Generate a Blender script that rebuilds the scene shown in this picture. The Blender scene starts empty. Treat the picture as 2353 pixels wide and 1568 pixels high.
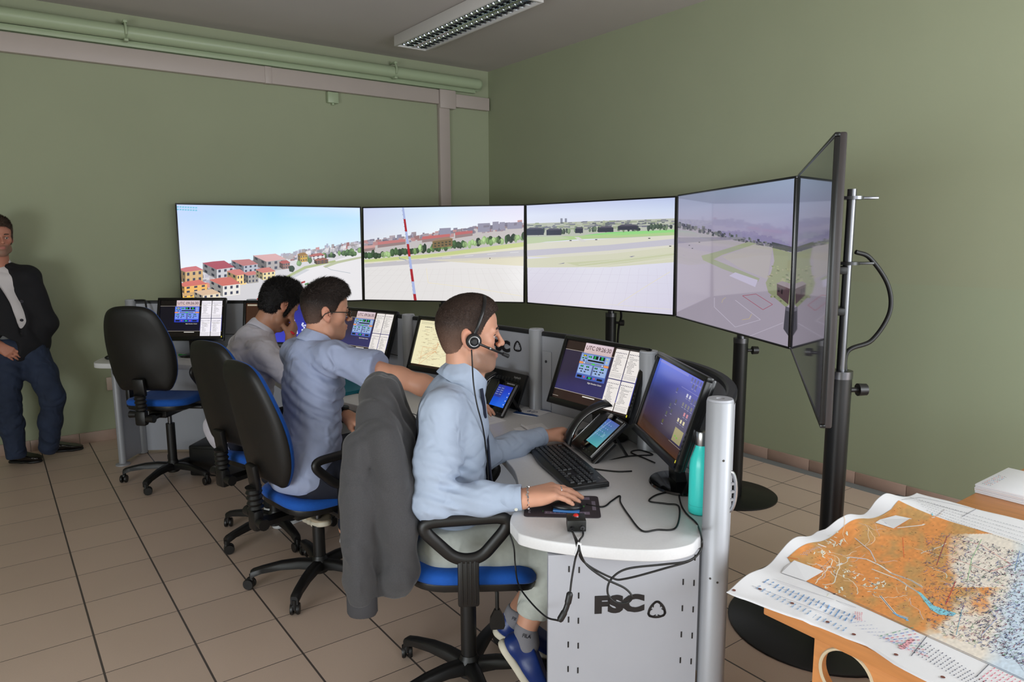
import bpy, bmesh, math, random
import numpy as np
from mathutils import Vector, Matrix, noise as mnoise
R = math.radians
random.seed(7)
scn = bpy.context.scene
col = scn.collection

# ---------------------------------------------------------------- camera, light, exposure
F_PX, PITCH, YAW, CAM_H, ROLL = 1638.0, .1471, .6346, 1.67, -.005
W_PX, H_PX = 2353, 1568
_fx, _fy = math.sin(YAW), math.cos(YAW)
_fw = np.array([_fx*math.cos(PITCH), _fy*math.cos(PITCH), -math.sin(PITCH)])
_r = np.array([_fy, -_fx, 0.]); _u = np.cross(_r, _fw)
CAM_R = np.array([_r*math.cos(ROLL)+_u*math.sin(ROLL), _u*math.cos(ROLL)-_r*math.sin(ROLL), _fw])
CAM_C = np.array([0, 0, CAM_H])
def ray(x, y): return np.array([(x-W_PX/2)/F_PX, -(y-H_PX/2)/F_PX, 1.]) @ CAM_R
def at(x, y, d): return Vector(CAM_C + ray(x, y)*d)                 # point of the room seen at a pixel, d metres along the view axis
def atz(x, y, z=0.):                                                # point of the room seen at a pixel, at height z
    d = ray(x, y); return Vector(CAM_C + d*((z-CAM_H)/d[2]))
def dep(p): return float(((np.array(p)-CAM_C) @ CAM_R.T)[2])
cam_d = bpy.data.cameras.new('camera'); cam = bpy.data.objects.new('camera', cam_d); col.objects.link(cam)
cam_d.sensor_width = 36; cam_d.sensor_fit = 'HORIZONTAL'; cam_d.lens = 36*F_PX/W_PX; cam_d.clip_start = .05
M = Matrix.Identity(4)
for i in range(3):
    M[i][0], M[i][1], M[i][2], M[i][3] = CAM_R[0][i], CAM_R[1][i], -CAM_R[2][i], CAM_C[i]
cam.matrix_world = M
scn.camera = cam

world = bpy.data.worlds.new('daylight'); scn.world = world; world.use_nodes = True
wb = world.node_tree.nodes['Background']; wb.inputs[0].default_value = (.75, .85, 1, 1); wb.inputs[1].default_value = .6
ROOM_X0, ROOM_X1, ROOM_Y0, ROOM_Y1, ROOM_Z = -3.4, 4.586, -1.75, 6.645, 3.426
def area(name, loc, rot, sx, sy, power, colr):
    l = bpy.data.lights.new(name, 'AREA'); l.shape = 'RECTANGLE'; l.size = sx; l.size_y = sy; l.energy = power; l.color = colr
    o = bpy.data.objects.new(name, l); col.objects.link(o); o.location = loc; o.rotation_euler = rot; return o
# daylight entering through the windows behind and to the left of the camera
WIN_LEFT = [(-.75, 1.5), (1.05, 1.5)]        # centre y, width
WIN_FRONT = [(.75, 1.9), (3.4, 2.0)]        # centre x, width
for c, w in WIN_LEFT: area('window_daylight', (ROOM_X0+.02, c, .95), (0, R(-90), 0), 1.5, w, 76, (.90, .96, 1))
for c, w in WIN_FRONT: area('window_daylight', (c, ROOM_Y0+.02, 1.75), (R(90), 0, 0), w, 1.5, 46 if c < 2 else 122, (.92, .96, 1))
vs = scn.view_settings
scn.display_settings.display_device = 'sRGB'
vs.view_transform = 'Standard'; vs.look = 'None'; vs.exposure = 0.0; vs.gamma = 1.0; vs.use_curve_mapping = False

# ---------------------------------------------------------------- helpers
def srgb(c):
    if isinstance(c, str):
        c = c.lstrip('#'); c = tuple(int(c[i:i+2], 16)/255 for i in (0, 2, 4))
    elif max(c) > 1.001: c = tuple(v/255 for v in c)
    return tuple(v/12.92 if v <= .04045 else ((v+.055)/1.055)**2.4 for v in c[:3])
MATS = {}
def nt(m): return m.node_tree.nodes, m.node_tree.links
def mat(name, c=(200, 200, 200), rough=.5, metal=0., spec=.5, bump=0., bscale=400., var=0., vscale=6., sheen=0., coat=0., sub=0., stretch=None, fold=0., fscale=16.):
    """procedural principled material: base colour with a little noise variation and noise bump"""
    if name in MATS: return MATS[name]
    m = bpy.data.materials.new(name); m.use_nodes = True; N, L = nt(m)
    b = N['Principled BSDF']; lc = srgb(c)
    b.inputs['Base Color'].default_value = (*lc, 1); b.inputs['Roughness'].default_value = rough
    b.inputs['Metallic'].default_value = metal; b.inputs['Specular IOR Level'].default_value = spec
    if sheen: b.inputs['Sheen Weight'].default_value = sheen; b.inputs['Sheen Roughness'].default_value = .4
    if coat: b.inputs['Coat Weight'].default_value = coat
    if sub: b.inputs['Subsurface Weight'].default_value = sub; b.inputs['Subsurface Radius'].default_value = (.012, .005, .003)
    tc = N.new('ShaderNodeTexCoord')
    co = tc.outputs['Object']
    if stretch:
        mp = N.new('ShaderNodeMapping'); mp.inputs['Scale'].default_value = stretch; L.new(co, mp.inputs[0]); co = mp.outputs[0]
    n = N.new('ShaderNodeTexNoise'); n.inputs['Scale'].default_value = vscale; n.inputs['Detail'].default_value = 4; L.new(co, n.inputs['Vector'])
    mr = N.new('ShaderNodeMapRange'); mr.inputs[1].default_value = .3; mr.inputs[2].default_value = .7
    v = max(var, .015); mr.inputs[3].default_value = 1-v; mr.inputs[4].default_value = 1+v; L.new(n.outputs['Fac'], mr.inputs[0])
    mx = N.new('ShaderNodeVectorMath'); mx.operation = 'SCALE'; mx.inputs[0].default_value = lc; L.new(mr.outputs[0], mx.inputs['Scale'])
    L.new(mx.outputs[0], b.inputs['Base Color'])
    if bump:
        n2 = N.new('ShaderNodeTexNoise'); n2.inputs['Scale'].default_value = bscale; n2.inputs['Detail'].default_value = 2; L.new(co, n2.inputs['Vector'])
        bp = N.new('ShaderNodeBump'); bp.inputs['Strength'].default_value = bump; bp.inputs['Distance'].default_value = .002
        L.new(n2.outputs['Fac'], bp.inputs['Height']); L.new(bp.outputs[0], b.inputs['Normal'])
    if fold:                                            # cloth creases: warped ridges
        n3 = N.new('ShaderNodeTexNoise'); n3.inputs['Scale'].default_value = fscale; n3.inputs['Detail'].default_value = 3; n3.inputs['Distortion'].default_value = 1.2
        n3.noise_type = 'RIDGED_MULTIFRACTAL'; L.new(tc.outputs['Object'], n3.inputs['Vector'])
        b3 = N.new('ShaderNodeBump'); b3.inputs['Strength'].default_value = fold; b3.inputs['Distance'].default_value = .012
        L.new(n3.outputs['Fac'], b3.inputs['Height'])
        if bump: L.new(bp.outputs[0], b3.inputs['Normal'])
        L.new(b3.outputs[0], b.inputs['Normal'])
    MATS[name] = m; return m
def colmat(name, rough=.5, emit=0., spec=.5, bump=0., bscale=300., sub=0., coat=0.):
    """material whose colour comes from the mesh's colour attribute (prints, skin, pictures shown on screens)"""
    if name in MATS: return MATS[name]
    m = bpy.data.materials.new(name); m.use_nodes = True; N, L = nt(m); b = N['Principled BSDF']
    a = N.new('ShaderNodeAttribute'); a.attribute_name = 'Col'
    b.inputs['Roughness'].default_value = rough; b.inputs['Specular IOR Level'].default_value = spec
    if coat: b.inputs['Coat Weight'].default_value = coat; b.inputs['Coat Roughness'].default_value = .06
    if emit:
        b.inputs['Base Color'].default_value = (.006, .006, .007, 1); L.new(a.outputs['Color'], b.inputs['Emission Color']); b.inputs['Emission Strength'].default_value = emit
    else:
        L.new(a.outputs['Color'], b.inputs['Base Color'])
    if sub: b.inputs['Subsurface Weight'].default_value = sub; b.inputs['Subsurface Radius'].default_value = (.012, .005, .003)
    if bump:
        tc = N.new('ShaderNodeTexCoord'); n2 = N.new('ShaderNodeTexNoise'); n2.inputs['Scale'].default_value = bscale; L.new(tc.outputs['Object'], n2.inputs['Vector'])
        bp = N.new('ShaderNodeBump'); bp.inputs['Strength'].default_value = bump; bp.inputs['Distance'].default_value = .001
        L.new(n2.outputs['Fac'], bp.inputs['Height']); L.new(bp.outputs[0], b.inputs['Normal'])
    MATS[name] = m; return m

WM = {}
def tag(o, label=None, cat=None, group=None, kind=None):
    if label: o['label'] = label
    if cat: o['category'] = cat
    if group: o['group'] = group
    if kind: o['kind'] = kind
    return o
def thing(name, label, cat, loc=(0, 0, 0), rotz=0, group=None):
    o = bpy.data.objects.new(name, None); col.objects.link(o); o.empty_display_size = .1
    o.location = loc; o.rotation_euler = (0, 0, rotz)
    WM[o.name] = Matrix.Translation(Vector(loc)) @ Matrix.Rotation(rotz, 4, 'Z')
    return tag(o, label, cat, group)
def link_mesh(name, me, m, parent=None, world=False, label=None):
    me.materials.append(m)
    o = bpy.data.objects.new(name, me); col.objects.link(o)
    if parent is not None:
        o.parent = parent; WM[o.name] = WM[parent.name]
        if world: me.transform(WM[parent.name].inverted())
    else: WM[o.name] = Matrix.Identity(4)
    if label: o['label'] = label
    return o
def shade(me, ang=40):
    me.polygons.foreach_set('use_smooth', [True]*len(me.polygons))
    if ang < 179: me.set_sharp_from_angle(angle=R(ang))
def V(*a): return Vector(a)
def basis(n, up=(0, 0, 1)):
    n = Vector(n).normalized(); up = Vector(up)
    if abs(n.dot(up.normalized())) > .99: up = Vector((1, 0, 0))
    x = up.cross(n).normalized(); y = n.cross(x); return x, y, n
class MB:
    """collects shapes into one mesh"""
    def __init__(s): s.v = []; s.f = []
    def add(s, vs, fs):
        o = len(s.v); s.v += [tuple(v) for v in vs]; s.f += [tuple(i+o for i in f) for f in fs]; return s
    def bm(s, b, M=None):
        if M is not None: b.transform(M)
        b.verts.index_update(); s.add([v.co.copy() for v in b.verts], [[v.index for v in f.verts] for f in b.faces]); b.free(); return s
    def box(s, c, size, rot=None, bev=0., seg=2):
        b = bmesh.new(); bmesh.ops.create_cube(b, size=1); b.transform(Matrix.Diagonal((*size, 1)))
        if bev: bmesh.ops.bevel(b, geom=b.edges[:], offset=bev, segments=seg, affect='EDGES', profile=.5, clamp_overlap=True)
        M = Matrix.Translation(Vector(c))
        if rot is not None: M = M @ (rot.to_4x4() if not isinstance(rot, (int, float)) else Matrix.Rotation(rot, 4, 'Z'))
        return s.bm(b, M)
    def beam(s, a, b_, w, h, up=(0, 0, 1), bev=0.):
        a, b_ = Vector(a), Vector(b_); x, y, n = basis(b_-a, up)
        Rm = Matrix((x, y, n)).transposed(); return s.box((a+b_)/2, (w, h, (b_-a).length), Rm, bev)
    def cyl(s, a, b_, r0, r1=None, n=20, caps=True):
        a, b_ = Vector(a), Vector(b_); r1 = r0 if r1 is None else r1; x, y, nn = basis(b_-a)
        vs = []; fs = []
        for p, r in ((a, r0), (b_, r1)):
            vs += [p + (x*math.cos(2*math.pi*i/n) + y*math.sin(2*math.pi*i/n))*r for i in range(n)]
        fs = [(i, (i+1) % n, n+(i+1) % n, n+i) for i in range(n)]
        if caps: fs += [tuple(range(n-1, -1, -1)), tuple(range(n, 2*n))]
        return s.add(vs, fs)
    def tube(s, pts, r, n=10, closed=False, caps=True, sx=1., sy=1., up=None):
        pts = [Vector(p) for p in pts]; m = len(pts); rs = r if isinstance(r, (list, tuple)) else [r]*m
        T = []
        for i in range(m):
            a = pts[(i-1) % m] if (i > 0 or closed) else pts[i]; c = pts[(i+1) % m] if (i < m-1 or closed) else pts[i]
            T.append((c-a).normalized())
        x, y, _ = basis(T[0], up or (0, 0, 1)); vs = []
        for i in range(m):
            if i:
                q = T[i-1].rotation_difference(T[i]); x = q @ x; y = q @ y
            if up is not None:
                x, y, _ = basis(T[i], up)
            vs += [pts[i] + (x*math.cos(2*math.pi*k/n)*sx + y*math.sin(2*math.pi*k/n)*sy)*rs[i] for k in range(n)]
        fs = []
        for i in range(m if closed else m-1):
            j = (i+1) % m
            fs += [(i*n+k, i*n+(k+1) % n, j*n+(k+1) % n, j*n+k) for k in range(n)]
        if caps and not closed: fs += [tuple(range(n-1, -1, -1)), tuple(range((m-1)*n, m*n))]
        return s.add(vs, fs)
    def lathe(s, prof, o=(0, 0, 0), axis=(0, 0, 1), n=32, capt=True, capb=True):
        x, y, z = basis(axis); o = Vector(o); vs = []; m = len(prof)
        for r, h in prof: vs += [o + z*h + (x*math.cos(2*math.pi*k/n)+y*math.sin(2*math.pi*k/n))*r for k in range(n)]
        fs = [(i*n+k, i*n+(k+1) % n, (i+1)*n+(k+1) % n, (i+1)*n+k) for i in range(m-1) for k in range(n)]
        if capb: fs.append(tuple(range(n-1, -1, -1)))
        if capt: fs.append(tuple(range((m-1)*n, m*n)))
        return s.add(vs, fs)
    def prism(s, poly, z0, z1, bev=0., M=None):
        b = bmesh.new(); vs = [b.verts.new((p[0], p[1], z0)) for p in poly]; f = b.faces.new(vs)
        if f.normal.z > 0 or sum((poly[i][0]*poly[(i+1) % len(poly)][1]-poly[(i+1) % len(poly)][0]*poly[i][1]) for i in range(len(poly))) > 0: f.normal_flip()
        r = bmesh.ops.extrude_face_region(b, geom=[f]); bmesh.ops.translate(b, verts=[e for e in r['geom'] if isinstance(e, bmesh.types.BMVert)], vec=(0, 0, z1-z0))
        if bev:
            eds = [e for e in b.edges if abs(e.verts[0].co.z-e.verts[1].co.z) < 1e-6]
            bmesh.ops.bevel(b, geom=eds, offset=bev, segments=3, affect='EDGES', profile=.5)
        bmesh.ops.recalc_face_normals(b, faces=b.faces[:])
        return s.bm(b, M)
    def ell(s, c, r, rot=None, n=16):
        b = bmesh.new(); bmesh.ops.create_uvsphere(b, u_segments=n, v_segments=max(6, n*2//3), radius=1); b.transform(Matrix.Diagonal((*((r,)*3 if isinstance(r, (int, float)) else r), 1)))
        return s.bm(b, Matrix.Translation(Vector(c)) @ (rot.to_4x4() if rot is not None else Matrix.Identity(4)))
    def loft(s, secs, caps=True, closed=True):
        n = len(secs[0]); vs = [p for q in secs for p in q]; m = len(secs)
        fs = [(i*n+k, i*n+(k+1) % n, (i+1)*n+(k+1) % n, (i+1)*n+k) for i in range(m-1) for k in range(n if closed else n-1)]
        if caps: fs += [tuple(range(n-1, -1, -1)), tuple(range((m-1)*n, m*n))]
        return s.add(vs, fs)
    def build(s, name, m, parent=None, world=False, ang=40, label=None, fix=False):
        me = bpy.data.meshes.new(name); me.from_pydata(s.v, [], s.f)
        if fix:
            b = bmesh.new(); b.from_mesh(me); bmesh.ops.recalc_face_normals(b, faces=b.faces[:]); b.to_mesh(me); b.free()
        me.update(); shade(me, ang)
        return link_mesh(name, me, m, parent, world, label)
def spline(pts, n=8):
    """Catmull-Rom through points"""
    P = [Vector(p) for p in pts]; out = []
    for i in range(len(P)-1):
        a = P[i-1] if i else P[0]*2-P[1]; b = P[i]; c = P[i+1]; d = P[i+2] if i+2 < len(P) else P[-1]*2-P[-2]
        for k in range(n):
            t = k/n; out.append(.5*((2*b)+(c-a)*t+(2*a-5*b+4*c-d)*t*t+(3*b-a-3*c+d)*t**3))
    out.append(P[-1]); return out
def rpoly(pts, r, n=6):
    """polygon with rounded corners (2D); r one radius or one per corner"""
    out = []; m = len(pts)
    for i, p in enumerate(pts):
        rr = r[i] if isinstance(r, (list, tuple)) else r
        p = Vector(p[:2]); a = Vector(pts[i-1][:2]); b = Vector(pts[(i+1) % m][:2])
        if rr <= 0: out.append(tuple(p)); continue
        da = (a-p); db = (b-p); k = min(rr, da.length*.49, db.length*.49); a = p+da.normalized()*k; b = p+db.normalized()*k
        for t in range(n+1):
            t /= n; out.append(tuple(a*(1-t)**2+p*2*t*(1-t)+b*t*t))
    return out
def copy_tree(o, parent=None):
    c = o.copy(); col.objects.link(c)
    if parent is not None: c.parent = parent
    for ch in list(o.children): copy_tree(ch, c)
    return c

# ---- flat pictures: layered polygons with their own colours on a plane
TXT = {}
def text_shape(s, bold=0., font=None):
    k = (s, bold)
    if k in TXT: return TXT[k]
    cu = bpy.data.curves.new('t', 'FONT'); cu.body = s; cu.size = 1; cu.resolution_u = 3; cu.offset = bold; cu.fill_mode = 'FRONT'
    o = bpy.data.objects.new('t', cu); col.objects.link(o); dg = bpy.context.evaluated_depsgraph_get(); dg.update()
    me = bpy.data.meshes.new_from_object(o.evaluated_get(dg)); vs = [tuple(v.co[:2]) for v in me.vertices]; fs = [tuple(p.vertices) for p in me.polygons]
    bpy.data.objects.remove(o); bpy.data.curves.remove(cu); bpy.data.meshes.remove(me)
    w = max([v[0] for v in vs] or [1]); x0 = min([v[0] for v in vs] or [0]); TXT[k] = (vs, fs, x0, w); return TXT[k]
class Paint:
    """2D drawing whose coordinates run over a w x h rectangle, origin at its lower left; lifted off the surface in hair-thin layers"""
    def __init__(s, w, h, lift=.00025, f=None):
        s.w, s.h = w, h; s.v = []; s.fc = []; s.c = []; s.k = 0; s.dz = lift; s.f = f
    def lay(s): s.k += 1
    def poly(s, pts, c, cols=None):
        o = len(s.v); z = s.k*s.dz
        s.v += [(p[0], p[1], z) for p in pts]; s.fc.append(tuple(range(o, o+len(pts))))
        s.c += [srgb(q) for q in cols] if cols else [srgb(c)]*len(pts)
    def rect(s, x0, y0, x1, y1, c, cols=None): s.poly([(x0, y0), (x1, y0), (x1, y1), (x0, y1)], c, cols)
    def line(s, pts, w, c):
        for a, b in zip(pts, pts[1:]):
            dx, dy = b[0]-a[0], b[1]-a[1]; l = math.hypot(dx, dy) or 1; nx, ny = -dy/l*w/2, dx/l*w/2
            s.poly([(a[0]-nx, a[1]-ny), (b[0]-nx, b[1]-ny), (b[0]+nx, b[1]+ny), (a[0]+nx, a[1]+ny)], c)
    def disc(s, x, y, rx, ry, c, n=12): s.poly([(x+rx*math.cos(6.2832*i/n), y+ry*math.sin(6.2832*i/n)) for i in range(n)], c)
    def text(s, t, x, y, size, c, bold=0., align='l', sx=1., width=None, slant=0.):
        vs, fs, x0, w = text_shape(t, bold)
        if width: sx = width/((w-x0)*size)
        off = {'l': 0, 'c': -(w-x0)*size*sx/2, 'r': -(w-x0)*size*sx}[align]
        o = len(s.v); z = s.k*s.dz; s.v += [(x+off+(a-x0+slant*b)*size*sx, y+b*size, z) for a, b in vs]
        for f in fs: s.fc.append(tuple(i+o for i in f)); s.c += [srgb(c)]*len(f)
    def texty(s, x, y, w, h, c, rng, fill=.8):   # a line of small unreadable print: word-length dashes
        e = x
        while e < x+w*fill:
            l = min(rng.uniform(.6, 3.2)*h, x+w-e)
            s.rect(e, y, e+l, y+h*.55, c); e += l+h*.5
    def build(s, name, m, parent, M):
        """M maps (x, y, layer) to the parent's space"""
        me = bpy.data.meshes.new(name); me.from_pydata([M @ Vector(v) if s.f is None else s.f(v) for v in s.v], [], s.fc)
        a = me.color_attributes.new('Col', 'FLOAT_COLOR', 'CORNER')
        buf = np.ones((len(me.loops), 4), np.float32); buf[:, :3] = np.array(s.c, np.float32)[:len(me.loops)]
        a.data.foreach_set('color', buf.ravel()); me.update()
        return link_mesh(name, me, m, parent)
def plane_M(c, u, v, n, w, h):
    c, u, v, n = Vector(c), Vector(u), Vector(v), Vector(n); o = c-u*w/2-v*h/2
    return Matrix(((u.x, v.x, n.x, o.x), (u.y, v.y, n.y, o.y), (u.z, v.z, n.z, o.z), (0, 0, 0, 1)))
def rect_frame(yaw, tilt=0., roll=0.):
    n = V(math.cos(yaw), math.sin(yaw), 0); u = V(-math.sin(yaw), math.cos(yaw), 0); v = V(0, 0, 1)
    n2 = n*math.cos(tilt)+v*math.sin(tilt); v2 = v*math.cos(tilt)-n*math.sin(tilt)
    return u*math.cos(roll)+v2*math.sin(roll), v2*math.cos(roll)-u*math.sin(roll), n2
def clip_poly(pts, x0, y0, x1, y1):
    for ax, lim, sg in ((0, x0, 1), (0, x1, -1), (1, y0, 1), (1, y1, -1)):
        out = []
        for i, p in enumerate(pts):
            q = pts[(i+1) % len(pts)]; a = (p[ax]-lim)*sg; b = (q[ax]-lim)*sg
            if a >= 0: out.append(p)
            if a*b < 0:
                t = a/(a-b); out.append(tuple(p[k]+(q[k]-p[k])*t for k in (0, 1)))
        pts = out
        if len(pts) < 3: return []
    return pts
# ================================================================ the room
m_wall = mat('green_wall_paint', (160, 166, 138), .75, bump=.06, bscale=90, var=.03, vscale=1.2)
m_ceil = mat('ceiling_paint', (186, 179, 174), .85, bump=.05, bscale=120, var=.04, vscale=.8)
m_trunk = mat('grey_pink_trunking', (186, 173, 167), .45)
m_pipe = mat('green_pipe_paint', (168, 182, 150), .4)
def tile_mat(name, c, grout, size, gap, off):
    m = bpy.data.materials.new(name); m.use_nodes = True; N, L = nt(m); b = N['Principled BSDF']
    tc = N.new('ShaderNodeTexCoord'); mp = N.new('ShaderNodeMapping'); mp.vector_type = 'TEXTURE'
    mp.inputs['Location'].default_value = (*off, 0); mp.inputs['Scale'].default_value = (size, size, size); L.new(tc.outputs['Object'], mp.inputs[0])
    fr = N.new('ShaderNodeVectorMath'); fr.operation = 'FRACTION'; L.new(mp.outputs[0], fr.inputs[0])
    fl = N.new('ShaderNodeVectorMath'); fl.operation = 'FLOOR'; L.new(mp.outputs[0], fl.inputs[0])
    sx = N.new('ShaderNodeSeparateXYZ'); L.new(fr.outputs[0], sx.inputs[0])
    def dist(o, g):
        a = N.new('ShaderNodeMath'); a.operation = 'SUBTRACT'; a.inputs[1].default_value = .5; L.new(o, a.inputs[0])
        c_ = N.new('ShaderNodeMath'); c_.operation = 'ABSOLUTE'; L.new(a.outputs[0], c_.inputs[0])
        d = N.new('ShaderNodeMath'); d.operation = 'GREATER_THAN'; d.inputs[1].default_value = .5-g/size/2; L.new(c_.outputs[0], d.inputs[0]); return d.outputs[0]
    mx = N.new('ShaderNodeMath'); mx.operation = 'MAXIMUM'; L.new(dist(sx.outputs[0], gap*1.6), mx.inputs[0]); L.new(dist(sx.outputs[1], gap*.75), mx.inputs[1])
    wn = N.new('ShaderNodeTexWhiteNoise'); L.new(fl.outputs[0], wn.inputs[0])
    no = N.new('ShaderNodeTexNoise'); no.inputs['Scale'].default_value = 180; no.inputs['Detail'].default_value = 3; L.new(tc.outputs['Object'], no.inputs[0])
    no2 = N.new('ShaderNodeTexNoise'); no2.inputs['Scale'].default_value = 2.5; L.new(tc.outputs['Object'], no2.inputs[0])
    ad = N.new('ShaderNodeMath'); ad.operation = 'ADD'; L.new(wn.outputs[0], ad.inputs[0]); L.new(no.outputs[0], ad.inputs[1])
    ad2 = N.new('ShaderNodeMath'); ad2.operation = 'ADD'; L.new(ad.outputs[0], ad2.inputs[0]); L.new(no2.outputs[0], ad2.inputs[1])
    mr = N.new('ShaderNodeMapRange'); mr.inputs[1].default_value = .4; mr.inputs[2].default_value = 2.4; mr.inputs[3].default_value = .9; mr.inputs[4].default_value = 1.08; L.new(ad2.outputs[0], mr.inputs[0])
    sc = N.new('ShaderNodeVectorMath'); sc.operation = 'SCALE'; sc.inputs[0].default_value = srgb(c); L.new(mr.outputs[0], sc.inputs['Scale'])
    mi = N.new('ShaderNodeMix'); mi.data_type = 'RGBA'; L.new(mx.outputs[0], mi.inputs[0]); L.new(sc.outputs[0], mi.inputs[6]); mi.inputs[7].default_value = (*srgb(grout), 1)
    L.new(mi.outputs[2], b.inputs['Base Color']); b.inputs['Roughness'].default_value = .42
    bp = N.new('ShaderNodeBump'); bp.invert = True; bp.inputs['Strength'].default_value = .5; bp.inputs['Distance'].default_value = .002; L.new(mx.outputs[0], bp.inputs['Height']); L.new(bp.outputs[0], b.inputs['Normal'])
    return m
m_floor = tile_mat('beige_floor_tiles', (208, 185, 168), (86, 77, 73), .3326, .005, (-.1014, 4.9815))
m_base = mat('skirting_tile', (176, 150, 136), .45, var=.05, vscale=12)
def struct(name, mb, m, **k):
    o = mb.build(name, m, **k); o['kind'] = 'structure'; return o
T_ = .12
struct('floor', MB().box(((ROOM_X0+ROOM_X1)/2, (ROOM_Y0+ROOM_Y1)/2, -.05), (ROOM_X1-ROOM_X0+.24, ROOM_Y1-ROOM_Y0+.24, .1)), m_floor)
struct('ceiling', MB().box(((ROOM_X0+ROOM_X1)/2, (ROOM_Y0+ROOM_Y1)/2, ROOM_Z+.05), (ROOM_X1-ROOM_X0+.24, ROOM_Y1-ROOM_Y0+.24, .1)), m_ceil)
struct('wall_back', MB().box(((ROOM_X0+ROOM_X1)/2, ROOM_Y1+T_/2, ROOM_Z/2), (ROOM_X1-ROOM_X0+2*T_, T_, ROOM_Z)), m_wall)
m_wall2 = m_wall.copy(); m_wall2.name = 'green_wall_with_washable_dado'          # the lower part of this wall has a coat of shinier, slightly greener paint
N, L = nt(m_wall2); b_ = N['Principled BSDF']; src = b_.inputs['Base Color'].links[0].from_socket
tc = N.new('ShaderNodeTexCoord'); sp_ = N.new('ShaderNodeSeparateXYZ'); L.new(tc.outputs['Object'], sp_.inputs[0]); lt = N.new('ShaderNodeMath'); lt.operation = 'LESS_THAN'; lt.inputs[1].default_value = 1.36; L.new(sp_.outputs[2], lt.inputs[0])
mx_ = N.new('ShaderNodeMix'); mx_.data_type = 'RGBA'; mx_.inputs[7].default_value = (*srgb((159, 168, 140)), 1); L.new(lt.outputs[0], mx_.inputs[0]); L.new(src, mx_.inputs[6]); L.new(mx_.outputs[2], b_.inputs['Base Color'])
struct('wall_right', MB().box((ROOM_X1+T_/2, (ROOM_Y0+ROOM_Y1)/2, ROOM_Z/2), (T_, ROOM_Y1-ROOM_Y0, ROOM_Z)), m_wall2)
def wall_with_holes(name, ax, pos, a0, a1, holes, z0=.2, z1=1.9):
    mb = MB(); e = a0
    def b(p, q, zz0, zz1):
        if q-p < .001: return
        c = ((p+q)/2, pos, (zz0+zz1)/2); s = (q-p, T_, zz1-zz0)
        if ax == 'y': c = (c[1], c[0], c[2]); s = (s[1], s[0], s[2])
        mb.box(c, s)
    for c, w in sorted(holes):
        b(e, c-w/2, 0, ROOM_Z); b(c-w/2, c+w/2, 0, z0); b(c-w/2, c+w/2, z1, ROOM_Z); e = c+w/2
    b(e, a1, 0, ROOM_Z); struct(name, mb, m_wall)
wall_with_holes('wall_left', 'y', ROOM_X0-T_/2, ROOM_Y0, ROOM_Y1, WIN_LEFT, .2, 1.7)
wall_with_holes('wall_front', 'x', ROOM_Y0-T_/2, ROOM_X0-T_, ROOM_X1+T_, WIN_FRONT, 1.0, 2.5)
m_frame = mat('white_window_frame', (225, 225, 222), .4)
k = 0
for holes, ax in ((WIN_LEFT, 'y'), (WIN_FRONT, 'x')):
    for c, w in holes:
        k += 1; mb = MB(); zc_ = .95 if ax == 'y' else 1.75; pos = (ROOM_X0 if ax == 'y' else ROOM_Y0)-.07
        for (u, z, su, sz) in ((-w/2+.03, zc_, .06, 1.5), (w/2-.03, zc_, .06, 1.5), (0, zc_, .05, 1.5), (0, zc_-.72, w, .06), (0, zc_+.72, w, .06)):
            p = (c+u, pos, z); s = (su, .06, sz)
            mb.box(p if ax == 'x' else (p[1], p[0], p[2]), s if ax == 'x' else (s[1], s[0], s[2]))
        struct('window_%d' % k, mb, m_frame)
BH = .0877
def skirting(name, ax, pos, a0, a1):
    mb = MB(); e = a0
    while e < a1:
        q = min(e+.3326, a1); c = ((e+q)/2, pos, BH/2); s = (q-e-.003, .012, BH)
        mb.box(c if ax == 'x' else (c[1], c[0], c[2]), s if ax == 'x' else (s[1], s[0], s[2]), bev=.002); e = q
    struct(name, mb, m_base)
skirting('baseboard_back', 'x', ROOM_Y1-.006, -3.4+.24, ROOM_X1)
skirting('baseboard_right', 'y', ROOM_X1-.006, ROOM_Y0+.1, ROOM_Y1-.012)

# cable duct, ceiling pipe and small boxes on the back wall
YB = ROOM_Y1
m_joint = mat('duct_joint', (150, 140, 134), .5)
t = thing('cable_trunking', 'long pinkish grey cable trunking running along the back wall under the pipe', 'cable duct', (0.2, YB, 3.1))
MB().box((.56, YB-.031, 3.088), (6.74, .06, .14), bev=.004).build('channel', m_trunk, t, True)
MB().box((4.26, YB-.032, 3.072), (.60, .058, .13), bev=.004).build('channel', m_trunk, t, True)
MB().box((2.18, YB-.034, 3.088), (.06, .066, .145), bev=.003).build('joint_cover', m_trunk, t, True)
MB().box((4.03, YB-.039, 3.072), (.19, .075, .185), bev=.006).build('tee_cover', m_trunk, t, True)
MB().box((4.0, YB-.025, 1.5), (.125, .05, 2.98), bev=.004).build('drop_channel', m_trunk, t, True)
t = thing('ceiling_pipe', 'thick pale green painted pipe under the ceiling along the back wall', 'pipe', (0.2, YB, 3.27))
MB().cyl((-3.4, YB-.075, 3.282), (4.40, YB-.075, 3.262), .055, n=28).ell((4.40, YB-.075, 3.262), .055).cyl((4.40, YB-.075, 3.262), (4.42, YB-.03, 3.235), .05).build('pipe', m_pipe, t, True, fix=True)
MB().box((.5, YB-.02, 3.198), (7.8, .04, .05), bev=.01).build('lower_pipe', m_pipe, t, True)
for x in (1.06, 3.41):
    MB().tube([(x, YB-.01, 3.21), (x, YB-.07, 3.215), (x, YB-.138, 3.25), (x, YB-.142, 3.29), (x, YB-.11, 3.34), (x, YB-.04, 3.35), (x, YB-.01, 3.35)], .009, 8).box((x, YB-.1, 3.205), (.03, .06, .02), bev=.004).box((x, YB-.1, 3.345), (.03, .06, .02), bev=.004).build('pipe_clip', m_pipe, t, True)
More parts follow.
